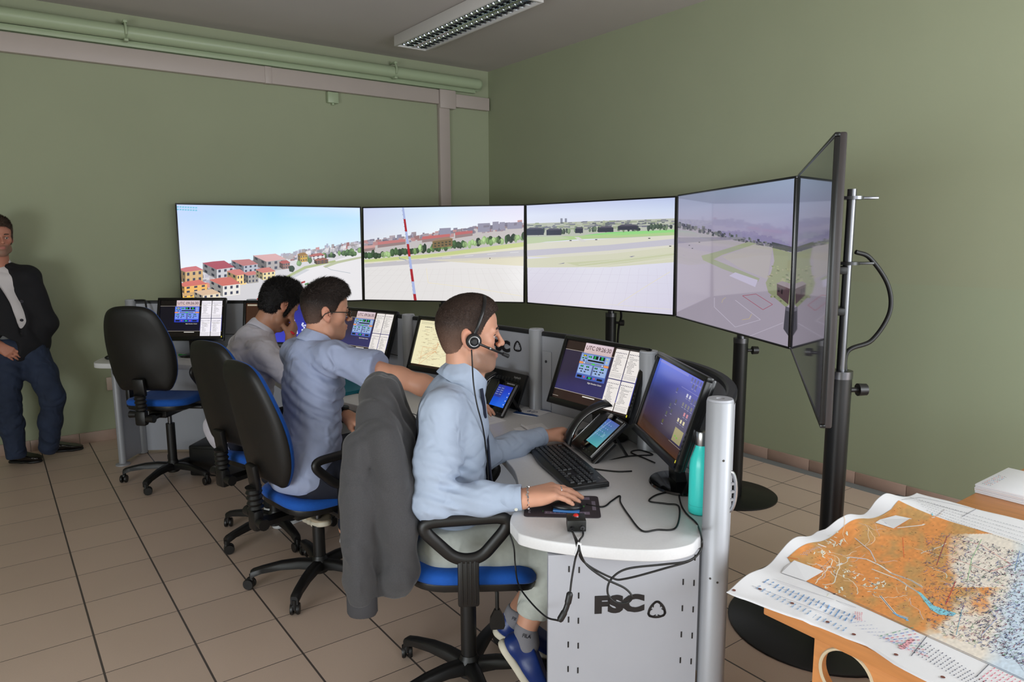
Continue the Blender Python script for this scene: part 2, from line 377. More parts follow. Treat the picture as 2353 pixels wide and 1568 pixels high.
t = thing('junction_box', 'small pale square box on the back wall just under the trunking', 'junction box', (2.785, YB, 2.96))
MB().box((2.785, YB-.026, 2.962), (.105, .05, .1), bev=.006).build('box', m_pipe, t, True)
MB().cyl((2.79, YB-.025, 2.915), (2.79, YB-.025, 2.895), .012).build('nipple', m_pipe, t, True)
t = thing('wall_socket', 'pinkish wall socket low on the back wall behind the desk end', 'socket', (.775, YB, .47))
MB().box((.775, YB-.008, .472), (.1, .016, .11), bev=.006).build('plate', mat('socket_plate', (206, 186, 172), .4), t, True)
for dz in (-.018, .018): MB().box((.785, YB-.017, .472+dz), (.02, .004, .012)).build('slot', mat('dark_slot', (60, 55, 50), .5), t, True)
t = thing('floor_duct', 'grey half round cable duct lying on the floor along the right wall skirting', 'cable duct', (4.5, 2.5, 0))
mb = MB(); pr = [(ROOM_X1-.08, .0), (ROOM_X1-.066, .014), (ROOM_X1-.045, .018), (ROOM_X1-.028, .014), (ROOM_X1-.014, 0)]
mb.loft([[(x, y, z) for x, z in pr] for y in (-1., 2.0, 2.05, 4.6)]); mb.build('cover', mat('grey_floor_duct', (122, 124, 124), .5), t, True, fix=True)
MB().box((ROOM_X1-.047, 2.03, .011), (.07, .05, .018), bev=.004).build('joint', mat('grey_floor_duct', (122, 124, 124)), t, True)

# fluorescent lamp with louvre, switched off
LX0, LX1, LY1, LY0, LZ = 3.10, 3.43, 5.95, 4.25, ROOM_Z-.09
t = thing('ceiling_lamp', 'switched off fluorescent ceiling lamp with mirrored louvre', 'lamp', ((LX0+LX1)/2, (LY0+LY1)/2, ROOM_Z))
m_lampw = mat('lamp_white_enamel', (214, 210, 208), .4); m_mirror = mat('louvre_aluminium', (215, 220, 225), .12, metal=1.)
mb = MB()
for x in (LX0+.012, LX1-.012): mb.box((x, (LY0+LY1)/2, ROOM_Z-.047), (.024, LY1-LY0, .09), bev=.003)
for y in (LY0+.012, LY1-.012): mb.box(((LX0+LX1)/2, y, ROOM_Z-.047), (LX1-LX0-.04, .024, .09), bev=.003)
mb.box(((LX0+LX1)/2, (LY0+LY1)/2, ROOM_Z-.008), (LX1-LX0-.04, LY1-LY0-.04, .01)).build('housing', m_lampw, t, True)
mb = MB(); n = 22
for i in range(n+1):
    y = LY0+.05+(LY1-LY0-.1)*i/n; a = (LX0+LX1)/2
    mb.add([(LX0+.028, y-.012, LZ+.006), (LX1-.028, y-.012, LZ+.006), (LX1-.028, y, LZ+.05), (LX0+.028, y, LZ+.05), (LX0+.028, y+.012, LZ+.006), (LX1-.028, y+.012, LZ+.006)], [(0, 1, 2, 3), (5, 4, 3, 2)])
mb.build('louvre_blade', m_mirror, t, True); mb = MB()
for s in (-1, 1):
    xc = (LX0+LX1)/2+s*.07
    for q in (-1, 1):
        pr = [(xc+q*.018, LZ+.004), (xc+q*.03, LZ+.02), (xc+q*.05, LZ+.045), (xc+q*.062, LZ+.07)]
        mb.loft([[(x, LY0+.03, z) for x, z in pr], [(x, LY1-.03, z) for x, z in pr]], caps=False, closed=False)
mb.box(((LX0+LX1)/2, (LY0+LY1)/2, LZ+.006), (.03, LY1-LY0-.06, .006)).build('louvre_reflector', m_mirror, t, True)
for s in (-1, 1):
    xc = (LX0+LX1)/2+s*.085
    MB().cyl((xc, LY0+.04, LZ+.06), (xc, LY1-.04, LZ+.06), .008).build('tube', mat('lamp_tube_glass', (230, 232, 232), .2), t, True)

# ================================================================ the wall of big screens
TVW, TVH = 1.55, .871
TVS = [(2.082, 6.370, 1.5097, -1.8073, -.0123, -.0079), (3.3630, 5.6413, 1.5047, -2.4381, .0446, .0008), (3.9546, 4.2610, 1.5069, -3.0240, -.0086, .0039),
       (3.6423, 2.7548, 1.5168, 2.6572, -.0115, .0047), (2.6235, 1.5905, 1.5231, 2.1927, -.0079, -.0010)]
TV_LABEL = ['big screen furthest to the left, showing houses, a city and blue sky',
            'big screen showing an airfield with a red and white striped mast',
            'big screen showing a green field and runway, third in the curved row',
            'big screen with a dim mauve airfield picture and the control tower shadow',
            'nearest big screen, seen edge on, reflecting its neighbour']
m_bezel = mat('black_screen_bezel', (14, 14, 15), .3); m_bez2 = mat('dark_screen_shell', (52, 46, 46), .45)
m_tvon = colmat('lit_screen', .22, emit=1.0, spec=.5); m_tvglossy = colmat('lit_glossy_screen', .045, emit=1.0, spec=.5)
rng = random.Random(3)
class TVPaint(Paint):
    """drawn over the screen; points are given where the photograph shows them and carried onto the screen's own plane"""
    def __init__(s, tv, w, h):
        super().__init__(w, h, .00012); s.c0 = np.array(tv[:3]); s.uvn = [np.array(q) for q in rect_frame(*tv[3:])]
        u, v, n = s.uvn; s.c0 = s.c0
        s.M = plane_M(s.c0+n*.0005, u, v, n, w, h)
    def P(s, x, y):
        d = ray(x, y); u, v, n = s.uvn; t = np.dot(s.c0-CAM_C, n)/np.dot(d, n); q = CAM_C+d*t-s.c0
        return (q@u+s.w/2, q@v+s.h/2)
    def pp(s, pts, c, cols=None):
        q = [s.P(*p) for p in pts]
        if cols is None:
            q = clip_poly(q, 0, 0, s.w, s.h)
            if len(q) > 2: s.poly(q, c)
        else: s.poly(q, c, cols)
    def pl(s, pts, wpx, c):
        for a, b in zip(pts, pts[1:]):
            dx, dy = b[0]-a[0], b[1]-a[1]; l = math.hypot(dx, dy) or 1; nx, ny = -dy/l*wpx/2, dx/l*wpx/2
            s.pp([(a[0]-nx, a[1]-ny), (b[0]-nx, b[1]-ny), (b[0]+nx, b[1]+ny), (a[0]+nx, a[1]+ny)], c)
    def pr(s, x, y, w, h, c, sl=0.): s.pp([(x, y), (x+w, y+w*sl), (x+w, y+h+w*sl), (x, y+h)], c)
    def tree(s, x, y, w, h, c):
        for c_, dx, dy, k in ((c, 0, 0, 1.), (tuple(min(255, q*1.22+8) for q in c), -.12, -.1, .62)):
            s.pp([(x+dx*w+w/2*k*math.cos(6.283*i/11)*(1+.12*rng.uniform(-1, 1)), y+dy*h-h/2+h/2*k*math.sin(6.283*i/11)*(1+.12*rng.uniform(-1, 1))) for i in range(11)], c_)
    def house(s, x, y, w, h, d, wall, roof, sl=-.12, rh=8, win=(70, 75, 95), nx=3, ny=2):
        """x,y lower left of the lit front; d depth of the shaded side to the left"""
        dk = tuple(q*.62 for q in wall)
        s.pp([(x-d, y-d*.55), (x, y), (x, y-h), (x-d, y-h-d*.45)], dk)
        s.pp([(x, y), (x+w, y+w*sl), (x+w, y+w*sl-h), (x, y-h)], wall)
        s.lay()
        s.pp([(x-d-1.5, y-h-d*.45+1), (x-.5, y-h+1.5), (x+w+1.5, y+w*sl-h+1), (x+w*.75-d*.4, y+w*.75*sl-h-rh-d*.2), (x+w*.2-d*.5, y-h-rh-d*.25)], roof)
        for i in range(nx):
            for j in range(ny):
                a = x+w*(i+.28)/nx; b = y+(a-x)*sl-h*(j+.25)/ny; ww = w/nx*.42; hh = h/ny*.5
                s.pp([(a, b), (a+ww, b+ww*sl), (a+ww, b+ww*sl-hh), (a, b-hh)], win)
        for i in range(2):
            for j in range(ny):
                a = x-d*(i+.75)/2; b = y-(x-a)*.5-h*(j+.25)/ny; ww = d*.2; hh = h/ny*.45
                s.pp([(a, b), (a+ww, b+ww*.5), (a+ww, b+ww*.5-hh), (a, b-hh)], tuple(q*.6 for q in win))
        s.lay()
def ground_lines(p, x0, x1, y0, y1, vx, vy, n, c, w=.5):
    for i in range(n):
        x = x0+(x1-x0)*i/(n-1); s = (y0-vy)/(y1-vy); p.pl([(vx+(x-vx)*s, y0), (x, y1)], w, c)
def sky(p, tl, tr, hl, hr, pxs):  # gradient over the screen: four rows of colour
    pass
def tv_picture(i, p):
    W_, H_ = p.w, p.h
    def grad(rows):                       # rows of (fraction from top, left, mid, right colour)
        for (a, l0, m0, r0), (b, l1, m1, r1) in zip(rows, rows[1:]):
            for x0, x1, c0, c1, c2, c3 in ((0, W_/2, l1, m1, m0, l0), (W_/2, W_, m1, r1, r0, m0)):
                p.rect(x0, H_*(1-b), x1, H_*(1-a), None, [c0, c1, c2, c3])
    if i == 0:
        grad([(0, (200, 215, 255), (150, 205, 250), (205, 225, 252)), (.12, (196, 218, 255), (158, 212, 252), (190, 226, 252)), (.45, (222, 234, 255), (205, 236, 255), (226, 242, 255)),
              (.72, (244, 247, 255), (240, 248, 255), (248, 250, 255)), (1, (250, 250, 255), (250, 250, 255), (250, 250, 255))]); p.lay()
        hy = lambda x: 634-(x-418)*.187+((x-620)/200)**2*5-4
        g = [(x, hy(x)) for x in range(400, 850, 15)]
        p.pp(g+[(845, 700), (400, 700)], (214, 212, 216)); p.lay()
        for k in range(240):              # far city
            x = rng.uniform(405, 838); b = hy(x); dp = rng.random()**1.4; y = b+dp*34*max(.25, 1-(x-418)/500); w = rng.uniform(3, 8)*(1+dp); h = rng.uniform(2, 7)*(1+dp*.7)
            v = rng.uniform(.72, 1.0); p.pr(x, y-h, w, h+1.5, tuple(q*v for q in rng.choice([(200, 196, 210), (188, 186, 204), (214, 206, 210), (206, 150, 150), (170, 172, 186)])), -.15)
            if k % 24 == 0: p.lay()
        p.lay()
        for x, h in ((512, 6), (548, 10), (592, 8), (625, 9), (750, 12), (772, 5)): p.pr(x, hy(x)-h+2, 8 if x != 750 else 4, h, (168, 176, 196))
        p.lay()
        for k in range(60):               # white blocks of flats, right of the middle
            x = rng.uniform(700, 832); y = hy(x)+rng.uniform(6, 22); p.pr(x, y-6, rng.uniform(7, 14), 7, rng.choice([(228, 226, 230), (150, 150, 162), (205, 202, 206), (120, 120, 132)]), -.2)
        p.lay()
        # road and apron
        p.pp([(600, 700), (690, 620), (770, 598), (838, 578), (838, 700)], (232, 230, 233)); p.lay()
        p.pp([(585, 690), (655, 640), (700, 618), (712, 620), (665, 645), (612, 690)], (206, 208, 214)); p.pp([(655, 636), (700, 612), (770, 598), (772, 602), (702, 618), (662, 640)], (174, 186, 136))
        p.pp([(742, 612), (770, 601), (838, 588), (838, 592), (775, 606), (748, 616)], (186, 192, 160)); p.lay()
        p.pl([(748, 613), (760, 620), (805, 628)], .8, (150, 165, 175)); p.lay()
        for k in range(34):
            x = rng.uniform(700, 832); p.tree(x, 601-(x-700)*.13+rng.uniform(-3, 3), rng.uniform(7, 12), rng.uniform(9, 15), rng.choice([(96, 124, 84), (58, 78, 60), (120, 150, 100), (48, 62, 52)]))
        p.lay()
        hs = [(690, 603, 16, 16, 6, (205, 165, 70), (150, 110, 50), 4), (716, 598, 30, 9, 5, (226, 224, 226), (176, 100, 96), 4), (728, 608, 26, 9, 6, (118, 92, 72), (150, 96, 84), 3),
              (612, 624, 44, 24, 30, (176, 170, 170), (214, 170, 170), 7), (560, 628, 32, 18, 28, (186, 190, 202), (190, 126, 126), 6), (650, 619, 16, 14, 8, (150, 116, 108), (176, 90, 88), 4),
              (498, 642, 40, 24, 32, (206, 206, 212), (172, 82, 98), 9), (426, 652, 40, 28, 14, (216, 180, 130), (206, 120, 126), 6), (544, 656, 22, 24, 22, (250, 216, 150), (210, 130, 124), 7),
              (570, 652, 24, 20, 10, (170, 165, 160), (206, 130, 126), 5), (604, 644, 28, 18, 16, (238, 222, 170), (206, 128, 120), 6), (478, 690, 12, 30, 22, (216, 206, 198), (216, 150, 140), 5),
              (512, 682, 40, 26, 30, (236, 232, 226), (208, 118, 108), 10), (424, 676, 52, 18, 12, (244, 190, 110), (214, 120, 110), 8), (420, 690, 40, 10, 8, (250, 200, 90), (210, 170, 120), 4), (466, 698, 40, 20, 20, (238, 226, 200), (220, 190, 160), 6)]
        for x, y, w, h, d, wl, rf, rh in hs: p.house(x, y, w, h, d, wl, rf, rh=rh)
        for x, y, w, h, c in ((670, 626, 14, 16, (50, 66, 56)), (687, 612, 12, 13, (120, 150, 104)), (712, 606, 10, 14, (84, 110, 76))): p.tree(x, y, w, h, c)
        p.lay()
        for x, y, c in ((692, 648, (170, 60, 66)), (700, 652, (90, 140, 90)), (590, 686, (170, 60, 60))): p.pr(x, y, 9, 4, c, -.3)
        for r_ in range(2):
            for k in range(8): p.pr(406.5+k*6, 474+r_*6+k*.3, 4.4, 3.2, (120, 196, 222))
    if i == 1:
        grad([(0, (204, 212, 240), (214, 232, 252), (228, 226, 248)), (.2, (212, 220, 240), (232, 243, 252), (240, 238, 250)), (.4, (226, 228, 236), (246, 247, 250), (248, 246, 250)), (1, (250, 250, 252), (250, 250, 252), (250, 250, 252))]); p.lay()
        hy = lambda x: 556-(x-832)*.118
        p.pp([(825, hy(825)), (1210, hy(1210)), (1210, 580), (825, 606)], (196, 190, 190)); p.pp([(825, 595), (1210, 565), (1210, 700), (825, 700)], (228, 225, 224)); p.lay()
        for k in range(170):
            x = rng.uniform(830, 1206); h = rng.uniform(2, 8); y = hy(x)+rng.uniform(-1, 13); v = rng.uniform(.75, 1)
            p.pr(x, y-h, rng.uniform(4, 14), h+1, tuple(q*v for q in rng.choice([(168, 160, 176), (186, 172, 180), (150, 146, 166), (196, 150, 150)])), -.1)
            if k % 20 == 0: p.lay()
        for x, y, w, h in ((1010, 525, 26, 12), (1098, 514, 28, 14), (1132, 510, 14, 13), (1148, 511, 12, 11), (1166, 512, 34, 9), (912, 542, 4, 8)): p.pr(x, y, w, h+6, (150, 148, 168), -.05)
        p.lay()
        for x, y, w, c in ((868, 556, 64, (196, 126, 126)), (970, 544, 64, (196, 112, 112)), (1046, 534, 40, (190, 110, 112)), (832, 566, 30, (206, 160, 156))):
            p.pp([(x, y), (x+w, y-w*.1), (x+w, y-w*.1+6), (x, y+7)], c); p.pp([(x, y+7), (x+w, y-w*.1+6), (x+w, y-w*.1+12), (x, y+14)], (150, 130, 130))
        p.lay()
        p.pp([(825, 598), (1000, 583), (1210, 556), (1210, 566), (1000, 592), (825, 604)], (196, 206, 140)); p.pp([(825, 604), (1000, 590), (1210, 566), (1210, 578), (825, 612)], (222, 218, 196)); p.lay()
        for k in range(62):
            f = k/61; x = 834+f*370+rng.uniform(-3, 3); y = 594-f*44+rng.uniform(-3, 3); p.tree(x, y+4, rng.uniform(8, 13), rng.uniform(12, 21), rng.choice([(66, 92, 62), (110, 142, 88), (44, 58, 48), (150, 178, 124), (56, 72, 54)]))
            if k % 12 == 0: p.lay()
        p.lay()
        p.pp([(994, 555), (1040, 549), (1040, 566), (994, 571)], (128, 108, 78)); p.pp([(990, 556), (1043, 549), (1030, 545), (1004, 549)], (160, 130, 110)); p.lay()
        for k in range(5):
            for j in (0, 1): p.pr(998+k*8.4, 558.5-k*1.1+j*6, 4.5, 3, (70, 74, 64))
        p.pp([(825, 608), (1210, 573), (1210, 590), (825, 616)], (196, 193, 198)); p.pp([(980, 598), (1210, 588), (1210, 612), (1100, 606)], (220, 214, 190)); p.lay()
        for x in range(860, 1200, 52): p.pl([(x, 606.5-(x-832)*.075), (x+20, 605-(x-832)*.075)], .8, (230, 230, 232))
        ground_lines(p, 700, 1500, 616, 695, 1050, 470, 34, (214, 210, 208))
        for y in (622, 634, 650, 672): p.pl([(830, y), (1206, y-6)], .4, (218, 214, 212))
        p.pl([(980, 616), (984, 650), (1100, 664), (1206, 682)], .7, (240, 226, 178)); p.lay()
        p.pl([(918, 594), (934, 598)], 1.6, (150, 160, 180)); p.pl([(917, 592), (920, 595)], 1.8, (140, 150, 172)); p.disc(*p.P(1126, 594), .006, .004, (90, 60, 60)); p.lay()
        a = (926, 475); b = (955, 693)
        for k in range(8):
            t0, t1 = k/7.6, min((k+1)/7.6, 1); w0 = 2.2+t0*1.0; w1 = 2.2+t1*1.0
            q0 = (a[0]+(b[0]-a[0])*t0, a[1]+(b[1]-a[1])*t0); q1 = (a[0]+(b[0]-a[0])*t1, a[1]+(b[1]-a[1])*t1)
            p.pp([(q0[0]-w0, q0[1]), (q0[0]+w0, q0[1]), (q1[0]+w1, q1[1]), (q1[0]-w1, q1[1])], (168, 40, 50) if k % 2 == 1 or k == 0 and False else (168, 182, 224))
        for k in range(24): p.pr(a[0]-3.6+(b[0]-a[0])*k/24, a[1]+(b[1]-a[1])*k/24, 1.2, 1.2, (120, 120, 140))
    if i == 2:
        grad([(0, (206, 212, 240), (198, 206, 236), (186, 198, 232)), (.1, (222, 228, 246), (216, 224, 244), (205, 216, 240)), (.22, (224, 226, 238), (226, 228, 240), (222, 224, 240)), (1, (214, 208, 222), (224, 220, 232), (212, 208, 226))]); p.lay()
        hy = lambda x: 514-(x-1209)*.035
        p.pp([(1200, hy(1200)), (1560, hy(1560)), (1560, 545), (1200, 552)], (186, 190, 178)); p.lay()
        for k in range(170):
            x = rng.uniform(1208, 1554); dp = rng.random(); h = rng.uniform(1.5, 4); w = rng.uniform(4, 18)
            p.pr(x, hy(x)-1+dp*17, w, h, rng.choice([(122, 124, 138), (140, 142, 148), (158, 168, 142), (110, 116, 120), (176, 182, 160)]), -.03)
            if k % 30 == 0: p.lay()
        for x in (1288, 1298): p.pr(x, 502, 5, 9, (140, 144, 160))
        p.lay()
        p.pp([(1200, 545), (1320, 543), (1450, 534), (1560, 526), (1560, 540), (1380, 548), (1330, 550), (1200, 560)], (176, 204, 146)); p.pp([(1340, 541), (1400, 534), (1550, 528), (1550, 534), (1420, 541)], (140, 214, 130)); p.lay()
        p.pp([(1200, 560), (1560, 540), (1560, 600), (1200, 590)], (218, 216, 202)); p.lay()
        p.pp([(1320, 545), (1330, 545), (1350, 556), (1336, 556)], (214, 212, 208)); p.pp([(1200, 546), (1290, 543), (1310, 548), (1240, 558), (1200, 562)], (190, 204, 168)); p.lay()
        for k in range(60):
            x = rng.uniform(1210, 1552); h = rng.uniform(6, 14); p.tree(x, 540-(x-1210)*.035+rng.uniform(-2, 2), rng.uniform(4, 8), h, rng.choice([(74, 86, 80), (96, 112, 92), (56, 64, 66), (120, 138, 110)]))
        p.lay()
        for x, y, w, h in ((1210, 527, 40, 14), (1256, 529, 34, 12), (1376, 524, 34, 10), (1420, 520, 46, 9), (1322, 526, 18, 10)):
            p.pr(x, y, w, h, (62, 64, 78), -.02); p.pp([(x-1, y+1), (x+w+1, y), (x+w*.8, y-4), (x+w*.2, y-4)], (92, 90, 104))
        p.lay()
        for x in (1497, 1505, 1512, 1519): p.tree(x, 527, 8, 13, (70, 84, 74))
        p.pp([(1200, 576), (1400, 563), (1560, 548), (1560, 562), (1400, 576), (1200, 590)], (196, 194, 206)); p.pp([(1200, 596), (1400, 584), (1560, 566), (1560, 602), (1400, 614), (1200, 615)], (212, 212, 190)); p.lay()
        p.pp([(1300, 604), (1420, 596), (1552, 580), (1552, 588), (1440, 604), (1330, 612)], (200, 204, 172)); p.lay()
        for y in (588, 594, 600): p.pl([(1330, y+20), (1440, y+7), (1552, y-7)], .6, (228, 228, 216))
        for x, y in ((1309, 552), (1368, 550), (1538, 565), (1490, 547)): p.pr(x, y, 5, 2, (70, 70, 80))
        p.pp([(1282, 607), (1298, 604), (1296, 606)], (120, 120, 150)); p.pp([(1446, 590), (1460, 588), (1452, 591)], (110, 110, 150))
        ground_lines(p, 1000, 2000, 616, 730, 1500, 330, 36, (206, 201, 216))
        for y in (628, 646, 670, 700): p.pl([(1209, y), (1553, y+6)], .4, (208, 203, 218))
        p.pl([(1420, 700), (1490, 655), (1540, 625)], .7, (232, 222, 170)); p.pl([(1209, 700), (1400, 700), (1552, 712)], .6, (226, 220, 190))
    if i == 3:
        grad([(0, (136, 142, 166), (134, 146, 170), (146, 160, 186)), (.2, (142, 138, 162), (140, 138, 164), (142, 144, 172)), (.3, (150, 144, 168), (146, 140, 168), (138, 134, 166)), (.6, (158, 150, 168), (152, 144, 164), (148, 138, 160)), (1, (162, 154, 174), (166, 156, 176), (162, 152, 174))]); p.lay()
        hy = lambda x: 508+(x-1557)*.2
        for k in range(60):
            f = k/59; x = 1640+f*190; h = 6+18*math.sin(f*3.1)*rng.uniform(.6, 1.1); p.pr(x, hy(x)+14-h, 6, h, (130, 124, 158), .2)
        p.pp([(1550, 515), (1640, 532), (1840, 574), (1840, 820), (1550, 740)], (154, 146, 160)); p.lay()
        for k in range(150):
            x = rng.uniform(1556, 1826); f = (x-1556)/270; y = 519+f*58+rng.uniform(-4, 6); h = rng.uniform(3, 10)*(1-f*.55); p.pr(x, y-h, rng.uniform(3, 7), h, rng.choice([(74, 74, 88), (96, 96, 104), (112, 112, 116), (60, 62, 74)]), .2)
            if k % 30 == 0: p.lay()
        p.lay()
        p.pp([(1552, 546), (1700, 545), (1720, 548), (1640, 554), (1552, 560)], (128, 122, 142))
        p.pp([(1612, 588), (1650, 578), (1720, 556), (1740, 560), (1660, 586), (1640, 596), (1746, 640), (1742, 648), (1660, 618), (1616, 598)], (136, 142, 120)); p.pp([(1660, 590), (1732, 562), (1776, 570), (1764, 642), (1700, 616)], (158, 152, 154)); p.lay()
        p.pp([(1690, 626), (1742, 644), (1736, 660), (1676, 634)], (172, 166, 190)); p.lay()
        p.pp([(1776, 570), (1832, 584), (1830, 600), (1828, 690), (1806, 706), (1766, 672), (1760, 650), (1772, 628), (1780, 600)], (132, 138, 108)); p.lay()
        for k in range(70): p.pr(rng.uniform(1764, 1826), rng.uniform(610, 690), rng.uniform(3, 8), rng.uniform(2, 5), rng.choice([(118, 128, 92), (146, 152, 116), (104, 110, 84), (150, 146, 122)]), .2)
        p.pp([(1774, 556), (1830, 570), (1830, 582), (1776, 570)], (68, 70, 80)); p.lay()
        p.pp([(1786, 652), (1816, 664), (1812, 700), (1786, 678)], (76, 58, 64)); p.pp([(1784, 652), (1816, 664), (1830, 656), (1798, 646)], (134, 124, 130)); p.lay()
        p.pp([(1788, 660), (1793, 662), (1792, 672), (1788, 670)], (40, 30, 36)); p.pp([(1795, 663), (1800, 665), (1799, 677), (1795, 675)], (40, 30, 36))
        p.pp([(1806, 704), (1816, 708), (1818, 770), (1812, 772), (1801, 756)], (66, 64, 74)); p.pp([(1806, 704), (1816, 708), (1814, 716), (1807, 714)], (110, 108, 120))
        p.pl([(1707, 680), (1738, 676), (1776, 700), (1754, 712), (1707, 680)], 1.0, (150, 60, 80)); p.pl([(1642, 684), (1642, 706), (1690, 752), (1748, 735), (1690, 690)], .7, (190, 184, 200))
        p.pl([(1659, 696), (1662, 688), (1668, 684)], .7, (186, 172, 120)); p.pl([(1706, 735), (1722, 733), (1728, 722)], .8, (190, 170, 110)); p.pl([(1720, 774), (1800, 742)], .7, (186, 180, 196))
        for x, y in ((1583, 563), (1590, 570), (1606, 556)): p.pr(x, y, 3, 2, (60, 60, 70))
    if i == 4:
        grad([(0, (26, 30, 30), (26, 30, 30), (26, 30, 30)), (1, (34, 32, 38), (34, 32, 38), (34, 32, 38))])
for i, tv in enumerate(TVS):
    c = V(*tv[:3]); u, v, n = rect_frame(*tv[3:]); Rm = Matrix((u, v, n)).transposed()
    t = thing('wall_screen', TV_LABEL[i], 'screen', c, 0, None)
    b = .012
    mb = MB()
    mb.box(c-n*.021, (TVW, TVH, .022), Rm, .006); mb.build('shell', m_bez2, t, True)
    mb = MB()
    for x, y, sx, sy in ((0, TVH/2-b/2, TVW+.002, b), (0, -TVH/2+b/2, TVW+.002, b), (-TVW/2+b/2, 0, b, TVH-2*b), (TVW/2-b/2, 0, b, TVH-2*b)):
        mb.box(c+u*x+v*y-n*.006, (sx, sy, .016), Rm, .003)
    mb.build('bezel', m_bezel, t, True)
    MB().box(c-n*.006, (TVW-2*b, TVH-2*b, .008), Rm).build('panel', mat('screen_glass_black', (6, 6, 7), .08), t, True)
    p = TVPaint((c-n*.0018)[:]+tv[3:], TVW-2*b, TVH-2*b); tv_picture(i, p)
    p.build('picture', m_tvglossy if i >= 3 else m_tvon, t, WM[t.name].inverted() @ p.M)
    bx = c-n*.045
    mb = MB(); mb.box(bx-v*.02, (.9, .62, .026), Rm, .012); mb.build('back_box', m_bez2, t, True)
# ---- telescopic stands behind the screens
m_blk = mat('black_powder_coat', (17, 17, 18), .38); m_chrome = mat('chrome_rod', (104, 104, 108), .32, metal=1.); m_plast = mat('black_plastic', (22, 22, 23), .45, bump=.05, bscale=500)
STAND_LABEL = ['black screen stand behind the city picture screen', 'black screen stand behind the mast picture screen', 'black pole stand rising behind the middle monitor of the near desk',
               'black pole stand with round base plate, just behind the desk end post', 'thick black screen stand beside the map table, with chrome rod and hanging cable']
BASES = [(2.14, 6.52), (3.47, 5.80), (4.15, 4.25), (3.765, 2.70), (2.715, 1.475)]
for i, tv in enumerate(TVS):
    c = V(*tv[:3]); u, v, n = rect_frame(*tv[3:]); n = V(n.x, n.y, 0).normalized(); bx, by = BASES[i]; P0 = V(bx, by, 0)
    t = thing('screen_stand', STAND_LABEL[i], 'stand', P0)
    r = .16 if i == 0 else (.37 if i == 4 else .28)
    bc = P0 + (V(.035, .05, 0) if i == 4 else V(0, .02 if i == 3 else 0, 0))
    if i == 0: bc = V(bx, by-.06, 0)
    MB().lathe([(r, 0), (r, .008), (r-.006, .012), (.06, .013), (.05, .03)], bc, n=48).build('base_plate', m_blk, t, True)
    ht = 1.10 if i == 4 else 1.0
    MB().cyl(P0+V(0, 0, .01), P0+V(0, 0, ht), .044, n=28).build('pole', m_blk, t, True)
    MB().cyl(P0+V(0, 0, ht), P0+V(0, 0, ht+.03), .046, n=28).build('collar', m_chrome, t, True)
    top = 1.84 if i == 4 else 1.62
    MB().cyl(P0+V(0, 0, ht), P0+V(0, 0, top), .017 if i == 4 else .026, n=20).build('chrome_rod', m_chrome, t, True)
    kd = V(.84, -.54, 0) if i >= 3 else V(.6, -.8, 0)
    MB().cyl(P0+V(0, 0, ht-.05)+kd*.03, P0+V(0, 0, ht-.05)+kd*.085, .01).cyl(P0+V(0, 0, ht-.05)+kd*.075, P0+V(0, 0, ht-.05)+kd*.11, .026, .024, n=12).build('knob', m_plast, t, True)
    q = V(P0.x, P0.y, 1.5); qq = V(c.x, c.y, 1.5)-n*.08
    d = (qq-q); Rm = Matrix((u, V(0, 0, 1), n)).transposed()
    for zb in (.03, -.13): MB().box((q+qq)/2+V(0, 0, zb), (.10, .03, max(.02, d.length*.9)), Rm, .004).build('bracket', m_blk, t, True)
    if i == 4:
        pl = c-n*.085
        MB().prism([(-.07, -.40), (.06, -.40), (.10, -.2), (.10, .12), (.0, .27), (-.07, .32)], -.005, .005, M=Matrix.Translation(pl) @ Rm.to_4x4()).build('mount_plate', m_blk, t, True)
        MB().box((P0.x-n.x*-.0, P0.y, 1.42) if 0 else tuple(P0+n*.062+u*.02+V(0, 0, 1.40)), (.045, .74, .05), Rm, .005).build('slide_tube', m_blk, t, True)
        for z in (1.80, 1.55): MB().cyl(P0+V(0, 0, z), P0+V(0, 0, z+.012), .045).box(P0+V(.05, -.035, z+.006), (.07, .04, .01), -.63, .002).build('rod_collar', m_chrome if z > 1.7 else m_blk, t, True)
mb = MB(); P0 = V(2.715, 1.475, 0); e = V(.84, -.54, 0)
mb.tube(spline([P0+V(0, 0, 1.60)+e*.03, P0+e*.09+V(0, 0, 1.575), P0+e*.17+V(0, 0, 1.47), P0+e*.185+V(0, 0, 1.36), P0+e*.12+V(0, 0, 1.25), P0+e*.02+V(0, 0, 1.20), P0+e*.03-V(0, 0, -1.05)], 10), .009, 10)
o = mb.build('power_cable', mat('black_rubber_cable', (15, 15, 16), .5)); tag(o, 'black cable looping out from the chrome rod of the nearest screen stand', 'cable')
mb = MB(); P0 = V(4.15, 4.25, 0); e = V(.84, -.54, 0)*.07
for k in range(2): mb.tube(spline([P0+e+V(0, .01*k, 1.10), P0+e*1.3+V(0, .012*k, 1.0), P0+e*.95+V(0, .01*k, .85), P0+e*.8+V(0, .01*k, .3), P0+e+V(0, .01*k, .0125)], 8), .006, 8)
o = mb.build('screen_cable', mat('black_rubber_cable')); tag(o, 'pair of thin black cables hanging beside the pole behind the middle of the desk', 'cable')
